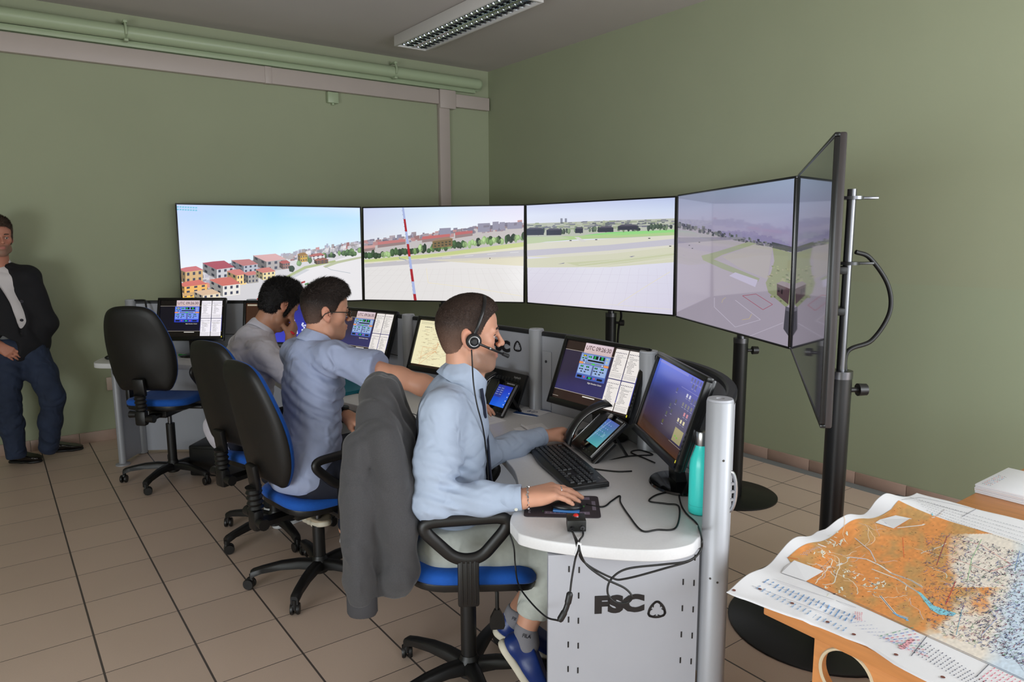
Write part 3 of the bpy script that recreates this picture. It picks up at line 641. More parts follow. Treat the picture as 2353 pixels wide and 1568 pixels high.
# ================================================================ the curved control desk
DZ = .79; PT = 1.185
m_metal = mat('grey_painted_steel', (172, 174, 182), .38, spec=.4, bump=.05, bscale=260, var=.02)
m_alu = mat('silver_post_paint', (164, 166, 172), .42, metal=.2, bump=.03, bscale=500)
m_trim = mat('black_rubber_trim', (28, 29, 32), .5)
m_lam = mat('light_grey_laminate', (222, 222, 224), .36, bump=.03, bscale=350, var=.02, vscale=150)
m_slot = mat('dark_slot')
m_ink = colmat('printed_ink', .5)
POSTS = [(.869, 6.06), (1.60, 5.48), (1.885, 4.72), (2.03, 3.81), (2.215, 2.80), (2.142, 1.972), (1.668, 1.257)]
desk = thing('control_desk', 'long curved grey control desk with silver posts, low partition and light grey worktop', 'desk', (1.9, 3.4, 0))
for i, (x, y) in enumerate(POSTS):
    r = .0385
    o = MB().lathe([(r, 0), (r, PT+.006), (r-.003, PT+.01)], (x, y, .004), n=36).build('post', m_alu, desk, True)
    MB().lathe([(r-.001, 0), (r-.003, .006), (.012, .006), (.010, .003)], (x, y, PT+.013), n=30).build('cap', m_metal, o, True)
    if i == 6:
        e = V(-.62, -.78, 0)
        for z, dx in ((1.03, .15), (.66, .05), (.67, -.55)):
            d = (e+V(.8, -.6, 0)*dx).normalized(); p0 = V(x, y, z)+d*(r-.001)
            MB().cyl(p0, p0+d*.0016, .0035, n=10).build('screw_hole', m_slot, o, True)
# partition panels between the posts, bowed outwards a little
BOW = [.03, .02, .02, .03, .06, .13]
def bowed(i, n=14):
    a, b = Vector(POSTS[i]), Vector(POSTS[i+1]); d = b-a; nn = V(-d.y, d.x).normalized() if False else Vector((-d.y, d.x)).normalized()
    if nn.x < 0: nn = -nn
    if i == 0: nn = Vector((.65, .75))
    return [a+d*t+nn*BOW[i]*4*t*(1-t)*(1+.5*math.sin(0)) for t in [k/n for k in range(n+1)]], nn
for i in range(6):
    pts, nn = bowed(i); mb = MB(); tr = MB()
    secs = []; ts = []
    for k, p in enumerate(pts):
        q = p+nn*.026
        secs.append([(p.x, p.y, .02), (q.x, q.y, .02), (q.x, q.y, PT-.012), (p.x, p.y, PT-.012)])
        a = p-nn*.004; b = q+nn*.005
        ts.append([(a.x, a.y, PT-.014), (b.x, b.y, PT-.014), (b.x, b.y, PT+.002), ((b.x*.8+a.x*.2), (b.y*.8+a.y*.2), PT+.008), ((b.x*.2+a.x*.8), (b.y*.2+a.y*.8), PT+.008), (a.x, a.y, PT+.002)])
    o = mb.loft(secs).build('partition_panel', m_metal, desk, True, fix=True)
    tr.loft(ts).build('top_trim', m_trim, o, True, fix=True)
    # clamp plate and screw beside each post, and a thin groove across the panel
    a = pts[0]; d = (pts[1]-pts[0]).normalized(); inn = -nn
    c = a+d*.075+inn*.004
    ang = math.atan2(d.y, d.x)
    MB().box((c.x, c.y, (PT-.09+.8)/2), (.06, .008, PT-.09-.8), ang, .002).build('clamp_plate', m_metal, o, True)
    s = c+inn*.005
    MB().cyl((s.x, s.y, PT-.14), (s.x+inn.x*.004, s.y+inn.y*.004, PT-.14), .007, n=12).build('screw', m_chrome, o, True)
    g = MB()
    for f0, f1 in ((.12, .30), (.72, .92)):
        q0, q1 = [pts[0]+(pts[-1]-pts[0])*f for f in (f0, f1)]
        k0, k1 = pts[int(f0*14)], pts[int(f1*14)]
        g = MB().beam((k0.x+inn.x*.0008, k0.y+inn.y*.0008, .935), (k1.x+inn.x*.0008, k1.y+inn.y*.0008, .935), .003, .004)
        g.build('groove', m_slot, o, True)
# worktop
inner_px = [(1172, 1200), (1186, 1219), (1201, 1230), (1271, 1245), (1410, 1261), (1519, 1264), (1585, 1253), (1606, 1236)]
inner_px2 = [(1193, 1123), (1183, 1084), (1162, 1057), (1143, 1039)]
w1 = [tuple(p_)[:2] for p_ in spline([V(*atz(x, y, DZ)[:2], 0) for x, y in inner_px], 5)]
w2 = [tuple(atz(x, y, DZ)[:2]) for x, y in inner_px2]
inner = w1[::-1] + [tuple(atz(x, y, DZ)[:2]) for x, y in ((1174, 1188), (1181, 1174), (1190, 1158), (1196, 1141))] + w2 + [(1.655, 2.45), (1.665, 2.65), (1.645, 2.88), (1.60, 3.08), (1.547, 3.282), (1.475, 3.582), (1.394, 3.875), (1.37, 4.10), (1.385, 4.35), (1.38, 4.62), (1.30, 4.90), (1.158, 5.141), (1.0, 5.37), (.82, 5.55), (.64, 5.67), (.575, 5.74), (.566, 5.80), (.60, 5.90), (.66, 6.02), (.72, 6.09), (.80, 6.10)]
outer = []
for i in range(6):
    pts, nn = bowed(i); outer += [tuple(p-nn*.006) for p in pts[(1 if i == 0 else 0):]]
outer = [(p[0]-.0, p[1]) for p in outer]
outer = [p for p in outer if (Vector(p)-Vector(POSTS[6])).length > .05]
inner = [tuple(p_)[:2] for p_ in spline([V(*p_, 0) for p_ in inner[::1]], 3)]
poly = inner+outer
MB().prism(poly, DZ-.036, DZ, bev=.004).build('worktop', m_lam, desk, True, ang=55)
# end panels
def end_panel(a, b, tube):
    a, b = Vector(a), Vector(b); d = (b-a).normalized()
    o = MB().beam((a.x, a.y, (DZ-.04)/2+.01), (b.x, b.y, (DZ-.04)/2+.01), DZ-.06, .022, up=(d.y, -d.x, 0)).build('end_panel', m_metal, desk, True)
    return o, a, b, d
ep, a, b, d = end_panel((1.247, 1.523), (1.63, 1.286), False)
fp, fa, fb, fd = end_panel((.845, 6.03), (.700, 5.835), True)
o = MB().lathe([(.05, 0), (.05, .008), (.026, .014), (.026, DZ-.04)], (.697, 5.825, 0), n=28).build('leg_tube', m_alu, desk, True)
nrm = V(d.y, -d.x, 0)                                     # faces the room
if nrm.dot(V(-1, -1, 0)) < 0: nrm = -nrm
pc = V((a.x+b.x)/2, (a.y+b.y)/2, .375)+nrm*.0115
yaw = math.atan2(nrm.y, nrm.x)
tvp = (pc.x, pc.y, pc.z, yaw, 0, 0)
class Sheet(TVPaint):
    pass
p = TVPaint(tvp, (b-a).length, .73)
for x, y in [(535, 898), (532, 1197), (530, 1345), (529, 1490), (595, 903), (592, 1055), (590, 1204), (589, 1352), (587, 1498), (1211, 974), (1206, 1130), (1200, 1285), (1194, 1438), (1275, 980), (1270, 1137), (1264, 1292), (1258, 1445), (1281, 830)]:
    c = p.P(1100+x/2.578, 960+y/2.578); p.rect(c[0]-.0022, c[1]-.0095, c[0]+.0022, c[1]+.0095, (26, 26, 28))
for k in range(2):
    for x0, y0 in ((528, 1640), (586, 1648), (1190, 1590), (1254, 1597)):
        c = p.P(1100+x0/2.578, 960+(y0+k*148)/2.578); p.rect(c[0]-.0022, c[1]-.0095, c[0]+.0022, c[1]+.0095, (26, 26, 28))
def knot(p, cx, cy, r, c):
    """three interlaced tapering loops"""
    for k in range(3):
        t0 = math.radians(30+120*k); ex, ey = math.cos(t0), math.sin(t0); ox, oy = cx+r*.26*ex, cy+r*.26*ey; out = []; inn = []
        for j in range(25):
            th = math.radians(-150+j*300/24); w = r*(.09+.17*math.sin(math.pi*j/24))
            A, B = r*.50*math.cos(th), r*.86*math.sin(th); A2, B2 = (r*.50-w*.9)*math.cos(th), (r*.86-w)*math.sin(th)
            out.append((ox+A*ex-B*ey, oy+A*ey+B*ex)); inn.append((ox+A2*ex-B2*ey, oy+A2*ey+B2*ex))
        for j in range(24): p.poly([out[j], out[j+1], inn[j+1], inn[j]], c)
q0 = p.P(1366, 1408); q1 = p.P(1480, 1420); hh = p.P(1366, 1368)[1]-p.P(1366, 1405)[1]
p.text('FSC', q0[0], q0[1], hh*1.36, (30, 28, 30), bold=.07, width=q1[0]-q0[0])
qc = p.P(1503, 1404); knot(p, qc[0]+hh*.16, qc[1]+hh*.02, hh*.66, (30, 28, 30))
p.build('lettering', m_ink, ep, WM[desk.name].inverted() @ p.M)
# lettering on the partition behind the near man
pts, nn = bowed(3); A2, B2 = pts[5], pts[10]
ctr = pts[11]; dd = (pts[12]-pts[10]).normalized(); n3 = V(-nn.x, -nn.y, 0); n3 = (n3-V(dd.x, dd.y, 0)*n3.dot(V(dd.x, dd.y, 0))).normalized(); yaw2 = math.atan2(n3.y, n3.x)
pcc = V(ctr.x, ctr.y, .98)+n3*.004
p = TVPaint((pcc.x, pcc.y, pcc.z, yaw2, 0, 0), .9, .4)
qc = p.P(1187, 797); q1 = p.P(1172, 809); hh = p.P(1172, 784)[1]-p.P(1172, 808)[1]
p.text('FSC', q1[0]-hh*2.75, q1[1], hh*1.36, (34, 32, 34), bold=.07, width=hh*2.75); knot(p, qc[0]+hh*.12, qc[1], hh*.62, (34, 32, 34))
part = [o for o in desk.children if o.name.startswith('partition_panel')][3]
p.build('lettering', m_ink, part, WM[desk.name].inverted() @ p.M)

# ================================================================ monitors
m_pan = colmat('lit_monitor', .14, emit=1.0); m_mon = mat('black_monitor_plastic', (15, 15, 16), .3); m_gloss = mat('glossy_black_base', (10, 10, 11), .08)
m_led = colmat('indicator_light', .4, emit=1.2)
rng = random.Random(11)
def scr_radio(p, W, H, warm):
    U = lambda u: u*W
    Y = lambda v: (1-v)*H
    bk = (44, 32, 28) if warm else (14, 9, 9); nv = (52, 50, 96) if warm else (16, 16, 40)
    mid = tuple((a+b_)/2 for a, b_ in zip(bk, nv))
    p.rect(0, 0, W, H, bk); p.lay()
    for (v0, c0a, c0b), (v1, c1a, c1b) in (((.155, mid, mid), (.55, mid, nv)), ((.55, mid, nv), (.845, nv if warm else mid, nv))):
        p.rect(0, Y(v1), W*.975, Y(v0), None, [c1a, c1b, c0b, c0a])
    p.rect(U(.64), Y(.845), U(.985), Y(.4), None, [(52, 52, 110), (60, 66, 190), (50, 50, 120), nv]); p.lay()
    wh = (236, 230, 226) if warm else (244, 240, 248); ln = (190, 180, 170)
    p.rect(0, Y(.158), W, Y(.152), ln); p.rect(0, Y(.848), W, Y(.842), ln); p.rect(0, Y(.965), U(.08), Y(.96), ln)
    p.lay()
    p.rect(U(.255), Y(.166), U(.62), Y(.0), None, [(206, 180, 176), (206, 180, 182), (214, 196, 206), (224, 205, 214)]); p.lay()
    p.text('UTC 09:26:30', U(.275), Y(.105), .085*H*1.12, (64, 34, 40), bold=.008, width=U(.325)); p.lay()
    bl = (112, 138, 196) if warm else (84, 112, 226)
    p.rect(U(.235), Y(.60), U(.62), Y(.168), None, [(70, 96, 176) if warm else (46, 66, 200)]*2+[bl]*2); p.lay()
    x0, x1 = .235, .62; w = x1-x0
    B = lambda u0, v0, u1, v1, c: p.rect(U(x0+w*u0), Y(.168+.432*v1), U(x0+w*u1), Y(.168+.432*v0), c)
    pale = (150, 176, 220) if warm else (120, 150, 240)
    B(.03, .05, .22, .32, pale); B(.25, .05, .82, .32, pale); B(.85, .05, .98, .32, pale); B(.02, .44, .48, .80, pale); B(.54, .44, .98, .80, pale); p.lay()
    B(.0, .34, .14, .42, (230, 150, 80)); B(.84, .34, 1.0, .42, (230, 150, 80)); B(.16, .345, .82, .41, (130, 138, 160)); B(.49, .44, .53, .82, (96, 104, 140)); p.lay()
    dk = (20, 22, 26)
    for u0, v0, u1, v1 in ((.08, .06, .2, .13), (.05, .17, .12, .22), (.15, .17, .22, .22), (.1, .26, .17, .30), (.27, .08, .38, .15), (.43, .05, .60, .18), (.64, .05, .82, .19), (.27, .225, .82, .29),
                           (.08, .48, .18, .54), (.28, .48, .38, .54), (.57, .48, .67, .54), (.78, .48, .88, .54), (.05, .60, .11, .64), (.13, .60, .19, .64), (.26, .60, .32, .64), (.34, .60, .40, .64), (.55, .60, .61, .64), (.63, .60, .69, .64), (.76, .60, .82, .64), (.84, .60, .90, .64), (.12, .69, .18, .73), (.24, .69, .30, .73), (.62, .69, .68, .73), (.74, .69, .80, .73),
                           (.05, .86, .22, .95), (.40, .87, .57, .96), (.74, .87, .92, .95)): B(u0, v0, u1, v1, dk)
    p.lay(); gr = (40, 190, 90)
    for u0, v0, u1, v1, c in ((.10, .075, .18, .115, (220, 200, 40)), (.29, .09, .36, .14, gr), (.46, .06, .52, .09, gr), (.46, .10, .52, .13, gr), (.46, .145, .52, .17, gr), (.70, .06, .77, .09, gr), (.70, .10, .77, .13, gr), (.70, .145, .77, .17, gr), (.44, .355, .54, .40, (60, 220, 60)), (.44, .88, .53, .945, gr),
                              (.10, .49, .16, .53, gr), (.31, .49, .35, .53, gr), (.60, .49, .64, .53, gr), (.81, .49, .85, .53, gr), (.06, .18, .09, .21, gr), (.17, .18, .2, .21, gr), (.16, .35, .19, .40, (240, 240, 240)), (.78, .35, .81, .40, (240, 240, 240)), (.89, .08, .92, .12, (230, 220, 80)), (.89, .2, .92, .24, (230, 220, 80))): B(u0, v0, u1, v1, c)
    for u in (.30, .645): p.disc(U(x0+w*u), Y(.168+.432*.905), .0042, .0042, (216, 70, 110))
    p.lay()
    p.text('Flight Simulator Center', U(.60), Y(.655), .034*H, (214, 210, 206), bold=.015, align='r', slant=.25); p.rect(U(.40), Y(.885), U(.56), Y(.868), (226, 222, 216))
    for cx, cy in ((0, 0), (1, 0), (0, 1), (1, 1)):
        a0 = .655+.167*cx; b0 = .012+.49*cy; a1 = a0+.157; b1 = b0+.476
        p.rect(U(a0), Y(b1), U(a1), Y(b0), wh)
    p.lay()
    ink = (110, 108, 110)
    for cx, cy in ((0, 0), (1, 0), (0, 1), (1, 1)):
        a0 = .655+.167*cx; b0 = .012+.49*cy
        p.rect(U(a0+.004), Y(b0+.016), U(a0+.009), Y(b0+.008), (60, 60, 70))
        for k in range(7): p.rect(U(a0+.008+k*.0205), Y(b0+.068), U(a0+.008+k*.0205+.007+.004*rng.random()), Y(b0+.05), (96, 94, 110))
        for k in range(13):
            ind = .012+.016*(rng.random() < .7); p.texty(U(a0+ind), Y(b0+.10+k*.021), U(.14-ind)*rng.uniform(.3, .9), .0034, ink if k not in (1,) else (150, 150, 150), rng, .8)
        p.rect(U(a0+.01), Y(b0+.128), U(a0+.147), Y(b0+.115), (205, 202, 200)); p.rect(U(a0+.004), Y(b0+.385), U(a0+.15), Y(b0+.379), (176, 172, 170))
        for k in range(3): p.texty(U(a0+.008), Y(b0+.41+k*.018), U(.14), .0028, (150, 148, 150), rng, .9)
        for k in range(8): p.rect(U(a0+.01+k*.016), Y(b0+.468), U(a0+.014+k*.016), Y(b0+.463), (120, 118, 120))
def scr_blue(p, W, H):
    p.rect(0, H*.55, W, H, None, [(40, 44, 96), (52, 52, 112), (84, 92, 196), (84, 112, 226)]); p.rect(0, .14*H, W, H*.55, None, [(58, 36, 26), (44, 40, 70), (52, 52, 112), (40, 44, 96)]); p.rect(0, 0, W, .14*H, None, [(70, 42, 22), (74, 44, 24), (60, 40, 40), (58, 36, 26)]); p.lay()
    p.rect(.02*W, H*.955, .68*W, H*.985, (112, 118, 204)); p.rect(.62*W, .802*H, W, .807*H, (130, 130, 190)); p.rect(.72*W, .13*H, W, .135*H, (150, 140, 130)); p.lay()
    for u, v, n, c in ((.75, .93, 4, (120, 124, 214)), (.80, .86, 2, (110, 114, 200)), (.55, .72, 1, (120, 124, 180)), (.76, .72, 2, (190, 190, 214)), (.87, .70, 2, (120, 124, 190)), (.74, .60, 4, (170, 170, 190)), (.82, .50, 2, (190, 120, 140)), (.75, .40, 3, (206, 196, 160)), (.52, .50, 1, (110, 120, 150)), (.50, .38, 1, (120, 130, 120)), (.48, .26, 1, (130, 130, 70)), (.60, .58, 1, (90, 96, 130)), (.58, .44, 1, (90, 100, 120))):
        for k in range(n):
            p.rect((u+k*.055)*W, v*H, (u+k*.055+.03)*W, (v+.045)*H, tuple(q*.62 for q in c) if c[0] < 180 else c)
            p.rect((u+k*.055)*W, (v-.02)*H, (u+k*.055+.035)*W, (v-.012)*H, (130, 130, 160))
    p.rect(.76*W, .16*H, .93*W, .33*H, (150, 142, 104)); p.lay()
    for u, v in ((.79, .22), (.83, .21)): p.rect(u*W, v*H, (u+.025)*W, (v+.02)*H, (110, 170, 60))
    for k in range(6): p.rect(.775*W+rng.random()*.1*W, (.17+rng.random()*.14)*H, .775*W+rng.random()*.1*W+.004, (.17+rng.random()*.14)*H, (150, 150, 110)) if False else None
def scr_chart(p, W, H):
    p.rect(0, 0, W, H, (40, 28, 20)); p.lay(); p.rect(0, H*.045, W, H*.985, (238, 230, 190)); p.lay()
    for k in range(3): p.texty(.03*W, (.95-.02*k)*H, .5*W, .003, (150, 150, 130), rng)
    p.texty(.1*W, .84*H, .13*W, .005, (70, 70, 80), rng, 1.)
    for k in range(200): p.texty(.05*W+rng.random()*.85*W, (.08+.78*rng.random())*H, .012+.02*rng.random(), .0026, rng.choice([(150, 140, 120), (170, 160, 140), (190, 150, 110)]), rng, 1.)
    o = (214, 120, 50); L = lambda pts, w=.0012: p.line([(a*W, b*H) for a, b in pts], w, o)
    L([(.14, .42), (.36, .42), (.40, .52), (.30, .46)]); L([(.14, .20), (.38, .42), (.38, .54), (.36, .52)], .0016); L([(.14, .20), (.14, .42)]); L([(.14, .04), (.36, .36), (.40, .32)]); L([(.14, .04), (.15, .22)]); L([(.24, .26), (.38, .37)], .0018)
    for k in range(8): p.line([(W*(.15+.2*k/7), H*.24), (W*(.2+.7*rng.random()), H*(.1+.75*rng.random()))], .0005, (190, 180, 150))
    for k in range(14): p.disc(W*(.3+.6*rng.random()), H*(.1+.7*rng.random()), .0016, .0016, rng.choice([(110, 100, 160), (170, 80, 60), (120, 120, 110)]))
def scr_split(p, W, H):
    p.rect(0, 0, W, H, (58, 34, 22)); p.lay(); p.rect(W*.36, 0, W, H, None, [(60, 66, 190), (50, 56, 180), (40, 40, 120), (40, 40, 110)])
    for k in range(16): p.rect(.02*W+k*.02*W, H*.93, .036*W+k*.02*W, H*.97, (190, 180, 160))
    p.lay()
    for k in range(14): x = W*(.72+.24*rng.random()); y = H*(.1+.5*rng.random()); p.rect(x, y, x+.012, y+.012, (210, 214, 240))
def monitor(c, yaw, tilt, pict, label, stand=.0, size=(.51, .32)):
    w, h = size; u, v, n = rect_frame(yaw, tilt); c = V(*c); Rm = Matrix((u, v, n)).transposed()
    nh = V(n.x, n.y, 0).normalized()
    bc = V(c.x, c.y, DZ)-nh*(.02-.08*0)-V(0, 0, 0)
    bc = bc - nh*.03
    t = thing('monitor', label, 'monitor', bc, 0, 'desk monitors')
    b, bb = .02, .030
    mb = MB()
    for x, y, sx, sy in ((0, h/2-b/2, w, b), (0, -h/2+bb/2, w, bb), (-w/2+b/2, 0, b, h-.01), (w/2-b/2, 0, b, h-.01)): mb.box(c+u*x+v*y-n*.008, (sx, sy, .024), Rm, .004)
    mb.build('bezel', m_mon, t, True)
    MB().box(c-n*.024, (w*.985, h*.98, .022), Rm, .008).box(c-n*.042-v*.01, (w*.72, h*.66, .03), Rm, .012).build('back_shell', m_mon, t, True)
    MB().box(c-n*.012, (w-2*b+.004, h-b-bb+.004, .01), Rm).build('panel', mat('screen_glass_black'), t, True)
    W, H = w-2*b, h-b-bb
    p = Paint(W, H, .00012); pict(p, W, H)
    p.build('picture', m_pan, t, WM[t.name].inverted() @ plane_M(c-n*.0062+v*(bb-b)/2, u, v, n, W, H))
    p = Paint(.02, .02, .0002); p.rect(.006, .004, .0105, .014, (225, 215, 60))
    p.build('power_light', m_led, t, WM[t.name].inverted() @ plane_M(c+n*.0046+u*(w/2-.016)-v*(h/2-.03), u, v, n, .02, .02))
    k = MB()
    for j in range(5): k.box(c+u*(w/2-.008)-v*(h/2-.06-j*.016)+n*.0042, (.004, .009, .002), Rm)
    k.build('button', mat('grey_button', (70, 70, 72), .4), t, True)
    nb = c-n*.05-v*h*.25; ft = bc+V(0, 0, .02)
    MB().loft([[(ft+nh*.02*sx+u*.04*sy)[:] for sx, sy in ((-1, -1), (1, -1), (1, 1), (-1, 1))], [(ft*.5+nb*.5+nh*.014*sx+u*.036*sy)[:] for sx, sy in ((-1, -1), (1, -1), (1, 1), (-1, 1))], [(nb+n*.016*sx+u*.036*sy)[:] for sx, sy in ((-1, -1), (1, -1), (1, 1), (-1, 1))]]).build('neck', m_mon, t, True, fix=True)
    mb = MB().lathe([(.118, .0005), (.122, .004), (.118, .010), (.09, .016), (.04, .022)], (0, 0, 0), n=44)
    mb.v = [(x*1.0, y*1.0, z) for x, y, z in mb.v]
    mb.v = [tuple(bc+u*x*1.02+nh*y*.82+V(0, 0, z)) for x, y, z in mb.v]
    mb.build('base', m_gloss, t, True, fix=True)
    return t
radio_w = lambda p, W, H: scr_radio(p, W, H, True)
radio_c = lambda p, W, H: scr_radio(p, W, H, False)
monitor((2.080, 2.222, 1.065), -3.123, .373, radio_w, 'black monitor showing UTC 09:26:30 behind the nearest video phone')
monitor((1.875, 1.639, 1.077), -3.673, .315, scr_blue, 'black monitor with dark blue screen and yellow note, beside the turquoise bottle')
monitor((2.000, 3.350, 1.066), -2.899, .347, scr_chart, 'black monitor with cream coloured chart, behind the head of the man with the headset')
monitor((1.895, 4.155, 1.064), -2.858, .37, radio_w, 'black monitor showing UTC time and four white pages, right of the man with glasses', size=(.505, .317))
monitor((1.606, 4.920, 1.074), -2.30, .183, scr_split, 'black monitor with brown and blue picture, mostly hidden behind the bent over man')
monitor((1.185, 5.585, 1.074), -2.233, .285, radio_c, 'black monitor at the far desk end, in front of the empty chair')

# ================================================================ things on the desk
m_silver = mat('silver_trim', (190, 192, 196), .25, metal=.9)
def phone(c, yaw, tilt, w, h, label, scr):
    u, v, n = rect_frame(yaw, tilt); c = V(*c); Rm = Matrix((u, v, n)).transposed()
    nh = V(n.x, n.y, 0).normalized()
    t = thing('video_phone', label, 'phone', V(c.x, c.y, DZ), 0, 'video phones on the desk')
    MB().box(c-n*.012, (w, h, .024), Rm, .008, 3).build('body', mat('phone_black', (24, 24, 26), .32), t, True)
    mb = MB()
    for s in (-1, 1): mb.box(c+u*s*(w/2-.0015)-n*.003, (.004, h-.014, .010), Rm, .0015).build('side_trim', m_silver, t, True); mb = MB()
    W, H = w*.52, h*.62; sc = c+u*w*.17+v*h*.06
    MB().box(sc+n*.0005, (W+.03, H+.05, .002), Rm, .0005).build('screen_surround', mat('phone_gloss', (10, 10, 11), .08), t, True)
    p = Paint(W, H, .0001); scr(p, W, H); p.build('screen_picture', m_pan, t, WM[t.name].inverted() @ plane_M(sc+n*.002, u, v, n, W, H))
    p = Paint(w, h, .0001)
    for k in range(4): p.text('<o>^'[k], w*.45+k*w*.12, h*.075, .009, (190, 190, 195))
    p.text('GRANDSTREAM', w*.93, h*.93, .0085, (205, 205, 208), bold=.01, align='r')
    p.build('key_legends', m_ink, t, WM[t.name].inverted() @ plane_M(c+n*.0016, u, v, n, w, h))
    hc = c-u*w*.36
    sec = []
    for k in range(15):
        f = k/14; y = -h*.56+f*h*1.18; z = .022+.042*math.sin(math.pi*min(1, max(0, f)))**.8; ww = .024+.004*abs(2*f-1)**2*2; tt = .013+.007*abs(2*f-1)**2
        pt = hc+v*y+n*z; sec.append([(pt+u*ww*math.cos(a)*1.0+n*tt*math.sin(a))[:] for a in [6.2832*i/14 for i in range(14)]])
    o = MB().loft(sec).build('handset', mat('phone_black'), t, True, ang=60, fix=True)
    sil = MB().tube([(hc+v*(-h*.54+k/14*h*1.12)+n*(.022+.042*math.sin(math.pi*k/14)**.8)+u*.026)[:] for k in range(15)], .0022, 6)
    sil.build('handset_trim', m_silver, o, True)
    for s in (-1, 1): MB().beam(c+u*s*w*.32+v*h*.18-n*.02, V(*(c+u*s*w*.32-nh*.10-v*.0)[:2], DZ+.004), .02, .008).build('foot', mat('phone_black'), t, True)
    return t, (u, v, n, c)
def scr_ph1(p, W, H):
    p.rect(0, 0, W, H, None, [(70, 150, 160), (84, 168, 168), (76, 92, 160), (80, 100, 180)]); p.lay()
    for i in range(4):
        for j in range(4): p.rect(W*(.06+.17*i), H*(.36+.15*j), W*(.12+.17*i), H*(.385+.15*j), (150, 170, 220)); p.rect(W*(.06+.17*i), H*(.41+.15*j), W*(.085+.17*i), H*(.435+.15*j), (80, 170, 110))
    p.rect(W*.62, H*.36, W*.78, H*.5, (110, 160, 180)); p.line([(W*.0, H*.02), (W*.12, H*.4), (W*.3, H*.98)], .0012, (225, 230, 240))
def scr_ph2(p, W, H):
    p.rect(0, 0, W, H, None, [(28, 90, 214), (34, 106, 226), (26, 44, 176), (24, 36, 160)]); p.lay(); p.rect(W*.02, H*.42, W*.5, H*.98, (46, 60, 150)); p.lay()
    for j in range(4):
        for i in range(2): p.rect(W*(.05+.24*i), H*(.84-.1*j), W*(.08+.24*i), H*(.865-.1*j), (190, 200, 60)); p.rect(W*(.09+.24*i), H*(.845-.1*j), W*(.21+.24*i), H*(.86-.1*j), (170, 180, 230))
    for j in range(4): p.rect(W*.9, H*(.12+.18*j), W*.94, H*(.17+.18*j), (220, 225, 245))
ph1, fr1 = phone((1.935, 2.05, .878), -3.50, .86, .215, .205, 'black video phone with tall handset, in front of the nearest monitor', scr_ph1)
ph2, fr2 = phone((2.00, 2.855, .872), -3.10, .62, .215, .185, 'black video phone with bright blue screen, behind the man with the headset', scr_ph2)
u, v, n, c = fr1; sd = c+u*.105-v*.075-n*.03
MB().cyl(sd-v*.03, sd+v*.085, .013).build('adapter', mat('phone_black'), ph1, True)
MB().cyl(sd-v*.045, sd-v*.028, .004).build('gold_plug', mat('gold_plug', (212, 170, 80), .25, metal=.9), ph1, True)

m_key = mat('dark_key_caps', (34, 36, 38), .4); m_kb = mat('keyboard_black', (20, 21, 23), .35)
def keyboard(bl, br, fr, fl_, z, label, tiltup=0., kb_m=None):
    """corners on the desk: back left, back right, front right, front left seen from the typist"""
    bl, br, fr, fl_ = [V(*q[:2], 0) for q in (bl, br, fr, fl_)]
    o = (bl+br+fr+fl_)/4; u = (br-bl+fr-fl_).normalized(); v = V(-u.y, u.x, 0); L = ((br-bl).length+(fr-fl_).length)/2; D = .162
    t = thing('keyboard', label, 'keyboard', V(o.x, o.y, z), math.atan2(u.y, u.x))
    out = []
    for k in range(25):
        f = k/24; x = (f-.5)*L; out.append((x, D/2-.004*(2*f-1)**2))
    for k in range(25):
        f = 1-k/24; x = (f-.5)*L; out.append((x, -D/2-.012*math.cos((f-.5)*math.pi*1.0)+.006*math.cos(f*9.4)*.4+.012))
    sh = lambda p: (p[0], p[1], p[2]*(1+.55*(p[1]/D+.5)))
    mb = MB().prism(rpoly(out[:25]+out[25:], 0), .004, .017, bev=.003); mb.v = [sh(q) for q in mb.v]; mb.build('case', m_kb, t, ang=50)
    for x in (-.17, .17): MB().box((x, D/2-.02, .003), (.03, .012, .006)).build('foot', m_kb, t)
    kz = .017
    s = L*.93/22.5; x0 = -L*.93/2; y0 = D/2-.028; mbk = {}
    rows = [(0, [1, -1, 1, 1, 1, 1, -.5, 1, 1, 1, 1, -.5, 1, 1, 1, 1, -.25, 1, 1, 1, -.25, 0]), (1.25, [1]*13+[2, -.25, 1, 1, 1, -.25, 1, 1, 1, 1]), (2.25, [1.5]+[1]*12+[1.5, -.25, 1, 1, 1, -.25, 1, 1, 1, 1]),
            (3.25, [1.75]+[1]*11+[2.25, -3.5, 1, 1, 1, -1]), (4.25, [2.25]+[1]*10+[2.75, -1.25, 1, -1.25, 1, 1, 1, 1]), (5.25, [1.25, 1.25, 1.25, 6.25, 1.25, 1.25, 1.25, 1.25, -.25, 1, 1, 1, -.25, 2, 1, -1])]
    for ry, keys in rows:
        x = 0
        for w in keys:
            if w <= 0: x += -w; continue
            kx = x0+(x+w/2)*s; ky = y0-ry*s*.92; zz = kz*(1+.55*(ky/D+.5)); a, b_ = w*s*.5-.0008, s*.46-.0008
            q = MB().add([(kx-a, ky-b_, zz-.002), (kx+a, ky-b_, zz-.002), (kx+a, ky+b_, zz-.002), (kx-a, ky+b_, zz-.002), (kx-a+.002, ky-b_+.002, zz+.005), (kx+a-.002, ky-b_+.002, zz+.005), (kx+a-.002, ky+b_-.002, zz+.0055), (kx-a+.002, ky+b_-.002, zz+.0055)],
                         [(4, 5, 6, 7), (0, 1, 5, 4), (1, 2, 6, 5), (2, 3, 7, 6), (3, 0, 4, 7)])
            yield_keys.append((q, t, kx, ky, zz+.0058, w))
            x += w
    return t, L, D, s
yield_keys = []
kb, L, D, s = keyboard(*[atz(x, y, DZ+.016) for x, y in ((1291, 1017), (1379, 1109), (1325, 1128), (1213, 1038))], DZ, 'black computer keyboard on the light worktop, between the hands of the man with the headset')
P_ = Paint(L, D, 0.)
for n_, (q, t, kx, ky, kz_, w) in enumerate(yield_keys):
    if n_ < 100: q.build('key', m_key, t, ang=30)
rest = MB()
